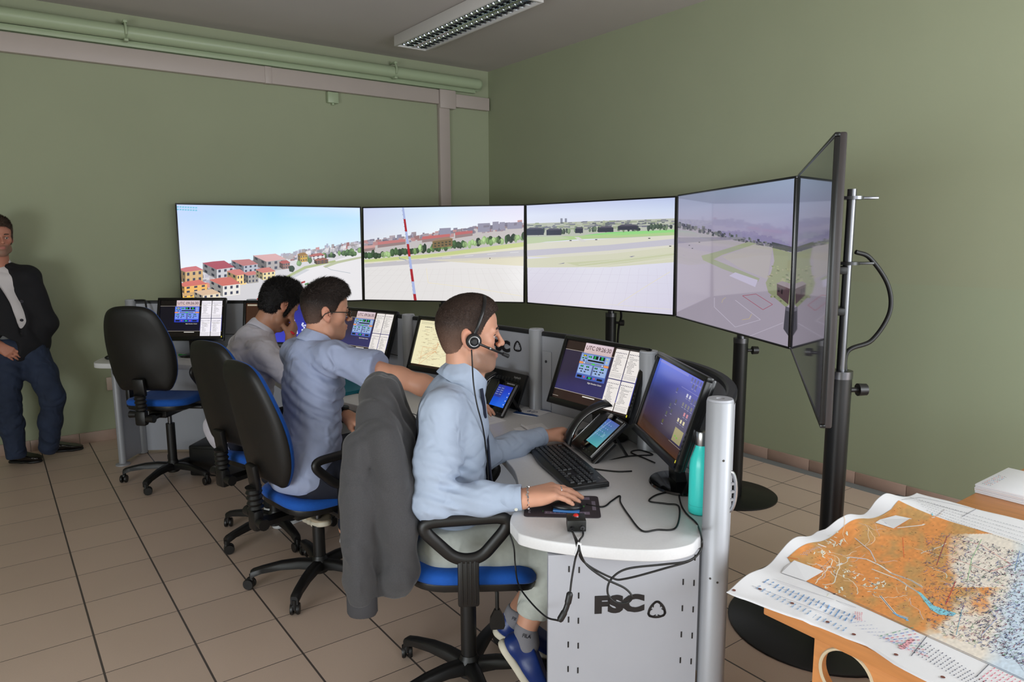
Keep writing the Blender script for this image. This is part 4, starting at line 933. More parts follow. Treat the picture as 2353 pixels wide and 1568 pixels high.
for q, t, *_ in yield_keys[100:]: rest.add(q.v, q.f)
if rest.v: rest.build('keys_row', m_key, kb, ang=30)['kind'] = 'stuff'
P_ = Paint(L, D, 0.); rr = random.Random(5); ch = '1234567890QWERTYUIOPASDFGHJKLZXCVBNM,.-'
for n_, (q, t, kx, ky, kz_, w) in enumerate(yield_keys):
    if w < 2: P_.text(ch[n_ % len(ch)], kx-.004, ky-.002, .007, (190, 195, 195), align='l')
    zz = kz_
P_.f = lambda vv: (vv[0], vv[1], .0233*1.0*(1+.40*(vv[1]/D+.5)))
for i_ in range(3): P_.disc(L*.40+i_*.012, D/2-.012, .0012, .0012, (60, 200, 90))
P_.text('logitech', L*.43, D/2-.03, .007, (200, 200, 200), align='c')
P_.build('key_legends', m_ink, kb, Matrix.Identity(4))
# the spare keyboard standing on its edge behind the second phone
t = thing('keyboard', 'black spare keyboard standing on edge against the partition, behind the blue screened phone', 'keyboard', (2.12, 2.99, DZ))
u, v, n = rect_frame(-3.10, .42); c = V(2.118, 3.00, DZ+.094); Rm = Matrix((u, v, n)).transposed()
MB().box(c, (.40, .185, .018), Rm, .005).build('case', m_kb, t, True)
for i in range(14):
    for j in range(4): MB().box(c+u*(-.17+i*.0245)+v*(.05-j*.026)+n*.011, (.019, .02, .006), Rm, .002).build('key', m_key, t, True)
p = Paint(.40, .185, .0002); p.text('logitech', .31, .155, .017, (190, 190, 190)); p.build('lettering', m_ink, t, WM[t.name].inverted() @ plane_M(c+n*.0095, u, v, n, .40, .185))

# mouse mat and mouse
a, b, c_, d_ = [atz(x, y, DZ) for x, y in ((1210, 1140), (1375, 1140), (1380, 1195), (1202, 1188))]
o = (a+b+c_+d_)/4; u = ((b-a)+(c_-d_)).normalized(); L = ((b-a).length+(c_-d_).length)/2; D = ((a-d_).length+(b-c_).length)/2*.96
t = thing('mouse_mat', 'dark patterned mouse mat at the rounded desk end under the right hand', 'mouse mat', (o.x, o.y, DZ), math.atan2(u.y, u.x))
MB().prism(rpoly([(-L/2, -D/2), (L/2, -D/2), (L/2, D/2), (-L/2, D/2)], .016), .0004, .003).build('mat', mat('mouse_mat_cloth', (58, 50, 56), .8, bump=.1, bscale=900), t)
p = Paint(L, D, .00025)
p.rect(L*.27, D*.12, L*.86, D*.24, (126, 112, 132)); p.rect(L*.72, D*.80, L*.88, D*.93, (126, 112, 132)); p.rect(L*.90, D*.32, L*.95, D*.74, (126, 116, 132)); p.rect(L*.38, D*.3, L*.6, D*.7, (58, 62, 70)); p.lay()
for k in range(10): p.rect(L*(.29+.056*k), D*.15, L*(.30+.056*k), D*.21, (176, 168, 180))
p.rect(L*.78, D*.45, L*.80, D*.52, (70, 150, 70)); p.rect(L*.24, D*.2, L*.255, D*.26, (60, 120, 60)); [p.rect(L*.055, D*(.14+.05*k_), L*(.085-.006*(k_ % 2)), D*(.175+.05*k_), (150, 142, 154)) for k_ in range(5)]; p.lay()
p.build('print', m_ink, t, Matrix.Translation((-L/2, -D/2, .0032)))
MAT_U = u
mp = atz(1303, 1160, DZ+.02)
t = thing('mouse', 'computer mouse under the right hand, with a blue edge', 'mouse', (mp.x, mp.y, DZ+.0035), math.atan2(u.y, u.x)-.12)
mb = MB().ell((0, 0, .012), (.052, .030, .018)); mb.v = [(x, y, max(z, .001)) for x, y, z in mb.v]; mb.build('shell', mat('mouse_black', (20, 20, 22), .35), t, ang=70)
MB().box((.0, -.022, .0045), (.085, .022, .008), None, .003).build('blue_side', mat('mouse_blue', (52, 112, 176), .4), t)
# push button box
q0 = atz(1304, 1181, DZ+.035); q1 = atz(1346, 1181, DZ+.035); qm = atz(1325, 1197, DZ+.035); u = (q1-q0).normalized(); wv = V(-u.y, u.x, 0); w = (q1-q0).length
t = thing('push_button_box', 'small black box with a red button at the front edge of the desk end', 'switch box', (qm.x+wv.x*.022, qm.y+wv.y*.022, DZ+.003), math.atan2(u.y, u.x))
MB().box((0, 0, .018), (w, .062, .034), None, .002).build('box', mat('switch_box_black', (22, 22, 21), .4), t)
MB().lathe([(.009, 0), (.008, .004), (.005, .007), (0.001, .008)], (0, .006, .035), n=20).build('red_button', mat('red_button', (196, 34, 30), .3), t)
MB().lathe([(.011, 0), (.010, .002)], (0, .006, .0345), n=20).build('button_ring', m_chrome, t)
MB().cyl((-.016, -.031, .012), (-.016, -.043, .011), .0065).build('plug', mat('phone_black'), t)
MB().cyl((.017, -.031, .014), (.017, -.037, .014), .007).build('jack_socket', m_chrome, t)
BOX_T = WM[t.name]
# bottle
bp = V(1.742, 1.417, DZ); bp = atz(1607, 1178, DZ)
t = thing('water_bottle', 'turquoise steel water bottle with silver cap beside the nearest desk post', 'bottle', (bp.x, bp.y, DZ))
MB().lathe([(.030, .0005), (.035, .004), (.036, .02), (.036, .155), (.033, .178), (.024, .203), (.019, .218), (.018, .224)], n=40).build('body', mat('turquoise_enamel', (66, 228, 218), .28, spec=.5), t, ang=60)
MB().lathe([(.0362, .030), (.0362, .0305)], n=40, capt=False, capb=False).build('base_line', mat('bottle_line', (12, 140, 136), .4), t)
MB().lathe([(.020, .224), (.021, .226), (.021, .262), (.019, .268), (.016, .269)], n=32).build('cap', mat('brushed_steel', (190, 190, 192), .28, metal=1.), t, ang=50)
# leaflet, papers, pen
m_paper = mat('white_paper', (232, 232, 236), .7)
def sheet(name, label, cat, px, colr=m_paper, z=DZ, th=.0012, deco=None, kind=None, parent=None):
    pts = [atz(x, y, z+.001) for x, y in px]; c = sum(pts, V(0, 0, 0))/len(pts)
    t = thing(name, label, cat, (c.x, c.y, z))
    MB().prism([(q.x, q.y) for q in pts], z+.0003, z+th).build('sheet', colr, t, True)
    if deco: deco(t, pts, z+th)
    return t
def deco_aip(t, pts, z):
    a, b, c_, d_ = pts; u = (b-a).normalized(); o = d_
    p = Paint(1, 1, .0002); p.lay()
    lp = lambda s, r: tuple((d_*(1-s)+c_*s)*(1-r)+(a*(1-s)+b*s)*r)[:2]
    p.poly([lp(0, 0), lp(1, 0), lp(1, .16), lp(.7, .24), lp(.4, .2), lp(0, .34)], (40, 78, 140)); p.poly([lp(.55, 1), lp(.62, .93), lp(1, .93), lp(1, 1)], (40, 78, 140)); p.lay()
    p.build('print', m_ink, t, WM[t.name].inverted() @ Matrix.Translation((0, 0, z)))
    w = (c_-d_).length; u = (c_-d_).normalized(); v = (a-d_); v = (v-u*v.dot(u)).normalized()
    q = Paint(1, 1, .0002); q.lay(); q.lay(); q.lay(); q.text('aip', w*.5, (a-d_).dot(v)*.42, w*.38, (44, 66, 110), align='c')
    q.build('lettering', m_ink, t, WM[t.name].inverted() @ Matrix(((u.x, v.x, 0, d_.x), (u.y, v.y, 0, d_.y), (0, 0, 1, z), (0, 0, 0, 1))))
sheet('leaflet', 'white leaflet reading aip with blue band, lying beside the middle post', 'leaflet', [(1206, 935), (1268, 947), (1233, 959), (1178, 950)], deco=deco_aip, th=.003)
def deco_lines(t, pts, z):
    p = Paint(1, 1, .0002); p.lay(); rr = random.Random(len(t['label'])); a, b, c_, d_ = pts[:4] if len(pts) > 3 else (*pts, pts[2])
    for k in range(5):
        f = .15+.16*k; q0 = a*(1-f)+d_*f; q1 = b*(1-f)+c_*f; e0 = q0*.9+q1*.1; e1 = q0*.25+q1*.75; p.line([tuple(e0)[:2], tuple(e1)[:2]], .0016, (150, 150, 170))
    p.build('print', m_ink, t, WM[t.name].inverted() @ Matrix.Translation((0, 0, z)))
sheet('paper', 'white sheet lying on the worktop in front of the blue screened phone', 'paper', [(1085, 950), (1120, 952), (1163, 967), (1090, 985)], deco=deco_lines)
sheet('paper', 'white papers with handwriting beyond the left sleeve of the man with the headset', 'paper', [(1180, 985), (1245, 973), (1262, 987), (1200, 1000)], deco=deco_lines)
a, b = atz(1198, 977, DZ+.008), atz(1216, 988, DZ+.008)
t = thing('pen', 'white pen with dark tip lying on the handwritten papers', 'pen', (a+b)/2); MB().cyl(a, b, .005).build('barrel', m_paper, t, True); MB().cyl(a, a+(a-b)*.12, .005, .001).build('tip', m_ink if False else mat('dark_slot'), t, True)
m_teal = mat('teal_folder_card', (0, 112, 132), .45)
t = thing('folder', 'teal folder lying on the desk beside the man with glasses', 'folder', (1.6, 3.9, DZ))
q = [atz(x, y, DZ+.012) for x, y in ((782, 908), (835, 897), (826, 874), (795, 868))]
MB().prism([(p_.x, p_.y) for p_ in q], DZ+.001, DZ+.013, bev=.002).build('cover', m_teal, t, True)
MB().prism([(p_.x-.004, p_.y-.004) for p_ in q], DZ+.0135, DZ+.022, bev=.002).build('upper_cover', m_teal, t, True)
sheet('paper_slip', 'small pink paper slip lying under the reaching bare arm', 'paper', [(863, 898), (884, 902), (880, 912), (860, 905)], mat('pink_paper', (214, 170, 196), .7))
sheet('paper_slip', 'white paper slip beside the scissors on the desk', 'paper', [(858, 903), (884, 908), (880, 918), (852, 912)], mat('white_paper'))
t = thing('scissors', 'dark handled scissors lying in front of the pink slip', 'scissors', atz(865, 912, DZ))
a, b = atz(853, 909, DZ+.004), atz(885, 917, DZ+.004)
MB().beam(a, (a+b)/2, .012, .003).build('blade', m_chrome, t, True)
MB().tube([((a+b)/2)[:], (b+V(.0, .012, 0))[:], (b*1.1-a*.1)[:], (b-V(0, .012, 0))[:], ((a+b)/2)[:]], .004, 8).build('handle', mat('phone_black'), t, True)
sheet('clipboard', 'black flat clipboard at the back of the desk below the chart monitor', 'clipboard', [(888, 856), (913, 847), (943, 853), (920, 866)], mat('phone_black'), th=.012)
sheet('folder', 'thin teal folder edge lying next to the black clipboard', 'folder', [(921, 866), (943, 853), (950, 854), (932, 868)], m_teal, th=.008)
t = sheet('strip_tray', 'grey plastic strip tray with metal rail, near the chart monitor', 'tray', [(940, 866), (975, 846), (1010, 858), (985, 885)], mat('grey_tray', (186, 190, 188), .5), th=.016)
a, b = atz(948, 868, DZ+.022), atz(968, 852, DZ+.022); MB().cyl(a, b, .006).build('rail', m_chrome, t, True)
t = sheet('strip_tray', 'grey plastic tray holding small red and orange pieces, below the monitor right of the glasses', 'tray', [(850, 848), (858, 837), (910, 848), (890, 858)], mat('grey_tray'), th=.014)
for (x, y, cc, nm, lb) in ((879, 844.5, (226, 110, 30), 'stopper', 'round orange stopper in the grey tray'), (872, 846, (200, 60, 50), 'stopper', 'small red stopper beside the orange one in the tray')):
    q = atz(x, y, DZ+.02); t = thing(nm, lb, 'stopper', (q.x, q.y, DZ+.0145)); MB().lathe([(.014, 0), (.016, .006), (.012, .012), (.004, .014)], n=16).build('body', mat('stopper_%d' % cc[0], cc, .4), t)
    MB().cyl((0, 0, .0135), (0, 0, .018), .003).build('stem', mat('stopper_%d' % cc[0]), t)
# things at the far desk end
t = thing('marker_pen', 'green marker lying on white paper at the far desk end', 'marker', atz(420, 820, DZ+.002))
a, b = atz(412, 816, DZ+.010), atz(428, 818, DZ+.010); MB().cyl(a, b, .009).build('barrel', mat('green_plastic', (40, 170, 70), .4), t, True); MB().cyl(b, b+(b-a)*.3, .007).build('cap', m_paper, t, True)
sheet('paper', 'white papers lying under the far monitor by the empty chair', 'paper', [(405, 818), (452, 820), (432, 828), (402, 826)], th=.0016)
sheet('note_pad', 'yellow sticky notes next to the foot of the far monitor', 'note', [(452, 813), (462, 813), (463, 818), (450, 818)], mat('yellow_notes', (220, 200, 70), .6), th=.008)
t = thing('mouse', 'black mouse at the far left corner of the desk', 'mouse', atz(258, 822, DZ+.01)-V(0, 0, .009))
mb = MB().ell((0, 0, .012), (.05, .03, .02)); mb.v = [(x, y, max(z, .001)) for x, y, z in mb.v]; mb.build('shell', mat('mouse_black'), t, ang=70); MB().cyl((.02, 0, .031), (.03, 0, .029), .005).build('wheel', mat('grey_button'), t)
t = thing('gooseneck_microphone', 'black gooseneck microphone hooked over the far end of the partition', 'microphone', (.98, 6.0, PT))
a = V(.955, 5.985, PT+.012); e = V(-.62, -.75, 0)
MB().tube(spline([a+V(-.06, .05, .0), a, a+e*.035+V(.02, -.015, -.02), a+e*.05+V(.03, -.03, -.09), a+e*.045+V(.035, -.03, -.125)], 8), .007, 8).build('gooseneck', m_plast, t, True)
MB().lathe([(.006, 0), (.035, -.012), (.036, -.018), (.01, -.02)][::-1], a+e*.045+V(.035, -.03, -.12), n=20).build('head', m_plast, t, True)
# desktop computer lying under the far bay
t = thing('computer_case', 'black computer case on the floor under the far bay of the desk', 'computer', (1.32, 5.18, 0), R(-42))
MB().box((0, 0, .115), (.50, .30, .22), None, .012).build('case', mat('computer_black', (15, 15, 16), .4), t); MB().box((0, -.153, .115), (.44, .006, .18), None, .002).build('front', mat('phone_black'), t)
for x in (-.2, .2):
    for y in (-.11, .11): MB().cyl((x, y, 0), (x, y, .008), .014).build('foot', m_plast, t)
# silver oval end of an extruded rail behind the near post
q = at(1677, 1130, dep((1.66, 1.262, .8))+.05); t = thing('oval_vent', 'silver oval slotted bracket fixed outside the partition, behind the nearest post', 'bracket', q)
u_, v_ = V(.80, -.60, 0), V(0, 0, 1); ring = [(q+u_*.018*math.cos(6.2832*k/28)+v_*.062*math.sin(6.2832*k/28))[:] for k in range(28)]
MB().tube(ring, .006, 8, closed=True).build('rim', m_silver, t, True)
for dz in (-.03, -.005, .02): MB().beam(q-u_*.018+v_*dz, q+u_*.018+v_*(dz+.006), .007, .007).build('rib', m_silver, t, True)

# cables
m_cab = mat('black_rubber_cable')
def cable(name, label, pts, r=.0028, n=7, sub=8):
    o = MB().tube(spline(pts, sub), r, n).build(name, m_cab, ang=180); return tag(o, label, 'cable')
zc = DZ+.0034; C_ = lambda *q: [atz(x, y, zc) for x, y in q]
cable('mouse_cable', 'thin black mouse cable looping across the worktop', C_((1347, 1160), (1385, 1165), (1405, 1152), (1424, 1140), (1426, 1155), (1445, 1185), (1475, 1220), (1510, 1218), (1553, 1213), (1560, 1165), (1530, 1158), (1492, 1152), (1508, 1138), (1540, 1130), (1556, 1124)))
cable('keyboard_cable', 'thin black keyboard cable running to the foot of the blue monitor', C_((1353, 1076), (1380, 1080), (1420, 1084), (1452, 1083)))
cable('phone_cable', 'black cables curling behind the nearest video phone', [fr1[3]+fr1[0]*.105-fr1[1]*.118-fr1[2]*.03]+C_((1430, 1051), (1470, 1047), (1500, 1045), (1470, 1035), (1450, 1040), (1480, 1053), (1505, 1064)))
cable('phone_cable', 'white grey cable curling on the worktop behind the second video phone', C_((1168, 922), (1185, 918), (1200, 922), (1196, 928), (1180, 925)))
edge = lambda x, y, z: V(*atz(x, y, z)[:2], z)
cable('monitor_cable', 'black cables running from the monitor over the desk edge beside the bottle', C_((1556, 1100), (1562, 1150), (1575, 1178), (1598, 1200), (1606, 1215))+[at(1612, 1236, 1.90), at(1611, 1262, 1.885), at(1588, 1288, 1.87), at(1530, 1306, 1.85), at(1440, 1330, 1.87), at(1405, 1328, 1.87), at(1340, 1290, 1.86), at(1322, 1240, 1.84)]+[BOX_T @ V(-.014, -.06, .010), BOX_T @ V(-.016, -.044, .011)])
cable('headset_cable', 'black cable hanging in a loop over the lettering of the desk end', [BOX_T @ V(.017, -.037, .014), BOX_T @ V(.016, -.06, .002), at(1330, 1250, 1.80), at(1345, 1295, 1.79), at(1390, 1330, 1.79), at(1435, 1352, 1.80), at(1452, 1372, 1.80), at(1440, 1386, 1.81), at(1412, 1383, 1.81), at(1396, 1362, 1.81), at(1404, 1332, 1.81), at(1440, 1308, 1.82), at(1520, 1298, 1.84), at(1580, 1290, 1.85), at(1609, 1268, 1.885), at(1613, 1240, 1.90)])
t = thing('inline_connector', 'black inline cable connector hanging in front of the desk end', 'connector', at(1302, 1395, 1.80))
MB().tube(spline([at(1310, 1362, 1.79), at(1305, 1385, 1.79), at(1298, 1405, 1.79), at(1285, 1428, 1.79)], 6), [.006]+[.0085]*6+[.007]*6+[.0085]*5+[.006], 10).build('body', m_plast, t, True)
MB().tube(spline([BOX_T @ V(-.012, -.05, .006), at(1330, 1255, 1.79), at(1322, 1285, 1.79), at(1314, 1330, 1.79), at(1310, 1362, 1.79)], 8), .0026, 7).build('cable', m_cab, t, True)
MB().cyl(at(1332, 1248, 1.79), at(1324, 1275, 1.79), .0052).build('white_tag', m_paper, t, True)
# ================================================================ soft shapes: smooth unions of rounded limbs meshed by surface nets
def _np(a): return np.array(a, np.float32)
class P:
    """one rounded piece: round cone a-b with radii, optionally flattened; ellipsoid; box; op u = add, s = cut away, i = keep"""
    pass
def cone(a, b, r1, r2=None, k=.02, op='u', flat=None, fax=None):
    """flat: (scale along fax) thinner than round"""
    p = P(); a, b = _np(a), _np(b); r2 = r1 if r2 is None else r2; p.k = k; p.op = op; p.c = (a+b)/2; p.R = float(np.linalg.norm(b-a)/2+max(r1, r2)); ba = b-a; l2 = float(ba@ba)+1e-9
    if flat: f = _np(fax); f = f/np.linalg.norm(f)
    def fn(X):
        Q = X-a; B = ba
        if flat:
            t = (Q@f)[..., None]; Q = Q+f*t*(1/flat-1); tb = float(ba@f); B = ba+f*tb*(1/flat-1)
        L2 = float(B@B)+1e-9
        h = np.clip((Q@B)/L2, 0, 1); d = np.linalg.norm(Q-h[..., None]*B, axis=-1)-(r1+(r2-r1)*h)
        return d*(flat if flat and flat < 1 else 1)
    p.fn = fn; return p
def ell(c, r, rot=None, k=.02, op='u'):
    p = P(); c = _np(c); r = _np(r); p.k = k; p.op = op; p.c = c; p.R = float(r.max()); M_ = _np(np.array(rot)) if rot is not None else None
    def fn(X):
        Q = X-c
        if M_ is not None: Q = Q@M_
        k0 = np.linalg.norm(Q/r, axis=-1); k1 = np.linalg.norm(Q/(r*r), axis=-1)+1e-6
        return k0*(k0-1)/k1
    p.fn = fn; return p
def rbox(c, h, rot=None, rad=.01, k=.01, op='u'):
    p = P(); c = _np(c); h = _np(h); p.k = k; p.op = op; p.c = c; p.R = float(np.linalg.norm(h)); M_ = _np(np.array(rot)) if rot is not None else None
    def fn(X):
        Q = X-c
        if M_ is not None: Q = Q@M_
        q = np.abs(Q)-(h-rad); return np.linalg.norm(np.maximum(q, 0), axis=-1)+np.minimum(q.max(-1), 0)-rad
    p.fn = fn; return p
def halfspace(pt, n, k=.004, op='s'):
    """cut away what lies on the side n points to"""
    p = P(); pt = _np(pt); n = _np(n); n = n/np.linalg.norm(n); p.k = k; p.op = op; p.c = pt; p.R = 1e6
    p.fn = lambda X: -((X-pt)@n); return p
def ball(c, r, k=.02, op='u'): return ell(c, (r, r, r), None, k, op)
def chain(pts, rs, k=.02, **kw): return [cone(pts[i], pts[i+1], rs[i], rs[i+1], k=k, **kw) for i in range(len(pts)-1)]
def sdf_mesh(prims, res, disp=None, NB=12):
    """surface-nets mesh of the prims; disp(X) adds a small displacement"""
    un = [p for p in prims if p.op == 'u']
    lo = np.min([p.c-p.R-.03 for p in un], 0); hi = np.max([p.c+p.R+.03 for p in un], 0)
    B = NB*res; nb = np.ceil((hi-lo)/B).astype(int); br = B*.87
    g = np.stack(np.meshgrid(*[np.arange(n) for n in nb], indexing='ij'), -1).reshape(-1, 3)
    ctr = (lo+(g+.5)*B).astype(np.float32)
    def evalp(X, C_, rad):
        """X (m, n, 3) points of m blocks with centres C_"""
        acc = np.full(X.shape[:2], 1., np.float32)
        for p in prims:
            if p.R < 1e5: idx = np.nonzero(np.linalg.norm(C_-p.c, axis=1) < rad+p.R+p.k+.01)[0]
            else: idx = np.arange(len(C_))
            if not len(idx): continue
            d = p.fn(X[idx]).astype(np.float32); a = acc[idx]; k = p.k
            if p.op == 'u':
                h = np.maximum(k-np.abs(a-d), 0)/k; acc[idx] = np.minimum(a, d)-h*h*k*.25
            else:
                e = -d; h = np.maximum(k-np.abs(a-e), 0)/k; acc[idx] = np.maximum(a, e)+h*h*k*.25
        if disp is not None: acc = acc+disp(X)
        return acc
    keep = np.zeros(len(g), bool)
    near = np.zeros(len(g), bool)
    for p in un: near |= np.linalg.norm(ctr-p.c, axis=1) < br+p.R+.01
    ni = np.nonzero(near)[0]
    d0 = evalp(ctr[ni][:, None, :], ctr[ni], br)[:, 0]
    keep[ni[np.abs(d0) < br*2.6+.04]] = True
    bi = np.nonzero(keep)[0]; n1 = NB+1
    off = np.stack(np.meshgrid(*[np.arange(n1)]*3, indexing='ij'), -1).reshape(-1, 3)
    NG = nb*NB+1; S = np.array([NG[1]*NG[2], NG[2], 1], np.int64)
    ids = []; pos = []; edges = []
    co = np.array([[i, j, k] for i in (0, 1) for j in (0, 1) for k in (0, 1)])
    ce = [(a, b) for a in range(8) for b in range(a+1, 8) if np.abs(co[a]-co[b]).sum() == 1]
    for s0 in range(0, len(bi), 400):
        b_ = bi[s0:s0+400]; base = g[b_]*NB
        X = (lo+(base[:, None, :]+off[None])*res).astype(np.float32)
        D = evalp(X, ctr[b_], br).reshape(len(b_), n1, n1, n1)
        c8 = np.stack([D[:, i:i+NB, j:j+NB, k:k+NB] for i, j, k in co], -1)
        neg = c8 < 0; act = neg.any(-1) & ~neg.all(-1)
        m, i, j, k = np.nonzero(act); v = c8[m, i, j, k]
        if len(m):
            ps = np.zeros((len(m), 3)); ct = np.zeros(len(m))
            for a, b in ce:
                va, vb = v[:, a], v[:, b]; x = (va < 0) != (vb < 0); t = np.where(x, va/np.where(x, va-vb, 1), 0)
                ps += np.where(x[:, None], co[a]+(co[b]-co[a])*t[:, None], 0); ct += x
            cell = base[m]+np.stack([i, j, k], 1); pos.append(lo+(cell+ps/ct[:, None])*res); ids.append(cell@S)
        for ax in range(3):
            sl = [slice(None)]+[slice(0, NB)]*3; s2 = list(sl); s2[ax+1] = slice(1, NB+1)
            A_, B_ = D[tuple(sl)], D[tuple(s2)]; m, i, j, k = np.nonzero((A_ < 0) != (B_ < 0))
            if len(m): edges.append((ax, (base[m]+np.stack([i, j, k], 1))@S, A_[m, i, j, k] < 0))
    ids = np.concatenate(ids); pos = np.concatenate(pos); o = np.argsort(ids); ids = ids[o]; pos = pos[o]
    F = []
    for ax, e, ng in edges:
        u, w = S[(ax+1) % 3], S[(ax+2) % 3]
        q = np.stack([e-u-w, e-w, e, e-u], 1); ix = np.searchsorted(ids, q); ix = np.minimum(ix, len(ids)-1); ok = (ids[ix] == q).all(1)
        ix = ix[ok]; f = ng[ok]; ix[~f] = ix[~f][:, ::-1]; F.append(ix)
    return pos, np.concatenate(F)
def np_mesh(name, v, f, m, parent=None, world=True, colr=None, ang=180, label=None):
    me = bpy.data.meshes.new(name); me.vertices.add(len(v)); me.vertices.foreach_set('co', np.asarray(v, np.float32).ravel())
    me.loops.add(f.size); me.loops.foreach_set('vertex_index', f.ravel().astype(np.int32)); me.polygons.add(len(f))
    me.polygons.foreach_set('loop_start', np.arange(0, f.size, f.shape[1], dtype=np.int32)); me.update(calc_edges=True); me.validate()
    me.polygons.foreach_set('use_smooth', [True]*len(me.polygons))
    if colr is not None:
        a = me.color_attributes.new('Col', 'FLOAT_COLOR', 'POINT'); c4 = np.ones((len(v), 4), np.float32); c4[:, :3] = colr; a.data.foreach_set('color', c4.ravel())
    return link_mesh(name, me, m, parent, world, label)
def relax(v, f, it=1, w=.5):
    for _ in range(it):
        s = np.zeros_like(v); c = np.zeros(len(v))
        for a, b in ((0, 1), (1, 2), (2, 3), (3, 0)):
            np.add.at(s, f[:, a], v[f[:, b]]); np.add.at(s, f[:, b], v[f[:, a]]); np.add.at(c, f[:, a], 1); np.add.at(c, f[:, b], 1)
        v = v*(1-w)+s/np.maximum(c, 1)[:, None]*w
    return v
def soft(name, prims, res, m, parent, disp=None, it=1, colf=None, label=None):
    v, f = sdf_mesh(prims, res, disp); v = relax(v, f, it)
    return np_mesh(name, v, f, m, parent, True, colf(v) if colf else None, label=label)
def strands(v, f, n, length, lay, seed=0, lift=.35, width=.0011, keep=None, scatter=.35):
    """thin tapering hairs standing on a hair cap"""
    rg = np.random.default_rng(seed); a, b, c, d = [v[f[:, i]] for i in range(4)]; nr = np.cross(c-a, d-b); ar = np.linalg.norm(nr, axis=1)+1e-12; nr = nr/ar[:, None]
    i = rg.choice(len(f), n, p=ar/ar.sum()); u, w = rg.random((2, n, 1)); p = (a[i]*(1-u)+b[i]*u)*(1-w)+(d[i]*(1-u)+c[i]*u)*w; nn = nr[i]
    g = lay(p)+rg.normal(0, scatter, (n, 3)); g -= nn*(g*nn).sum(1, keepdims=True); g /= np.linalg.norm(g, axis=1, keepdims=True)+1e-9
    L = length(p)[:, None]*rg.uniform(.6, 1.15, (n, 1)); s = np.cross(nn, g)*width; s2 = nn*width*.5
    m = p+(g+nn*lift)*L*.5; t = p+(g+nn*lift*.7)*L; q = p-nn*.0012
    V4 = np.stack([q-s, q+s, m+s*.8+s2, m-s*.8+s2, t+s*.15, t-s*.15], 1).reshape(-1, 3); k = np.arange(n)[:, None]*6
    F4 = np.concatenate([k+np.array([[0, 1, 2, 3]]), k+np.array([[3, 2, 4, 5]])]); return V4, F4, i
def wrinkles(dirs, amp):
    """gentle cloth folds: sums of warped sine ridges; dirs = list of (direction, wavelength)"""
    W = [(_np(d)/np.linalg.norm(d), 6.2832/l, i*1.7) for i, (d, l) in enumerate(dirs)]
    def fn(X):
        o = 0
        for i, (d, w, ph) in enumerate(W):
            d2 = np.roll(d, 1); a = X@d; b = X@d2
            r = np.sin(a*w*.5+1.6*np.sin(b*w*.27+ph)+ph); o = o+(1.2-2.2*np.sqrt(np.abs(r)+.02))*(.5+.5*np.sin(b*w*.23+ph*2+1.3*np.sin(a*w*.2)))
        return (o*amp/len(W)).astype(np.float32)
    return fn

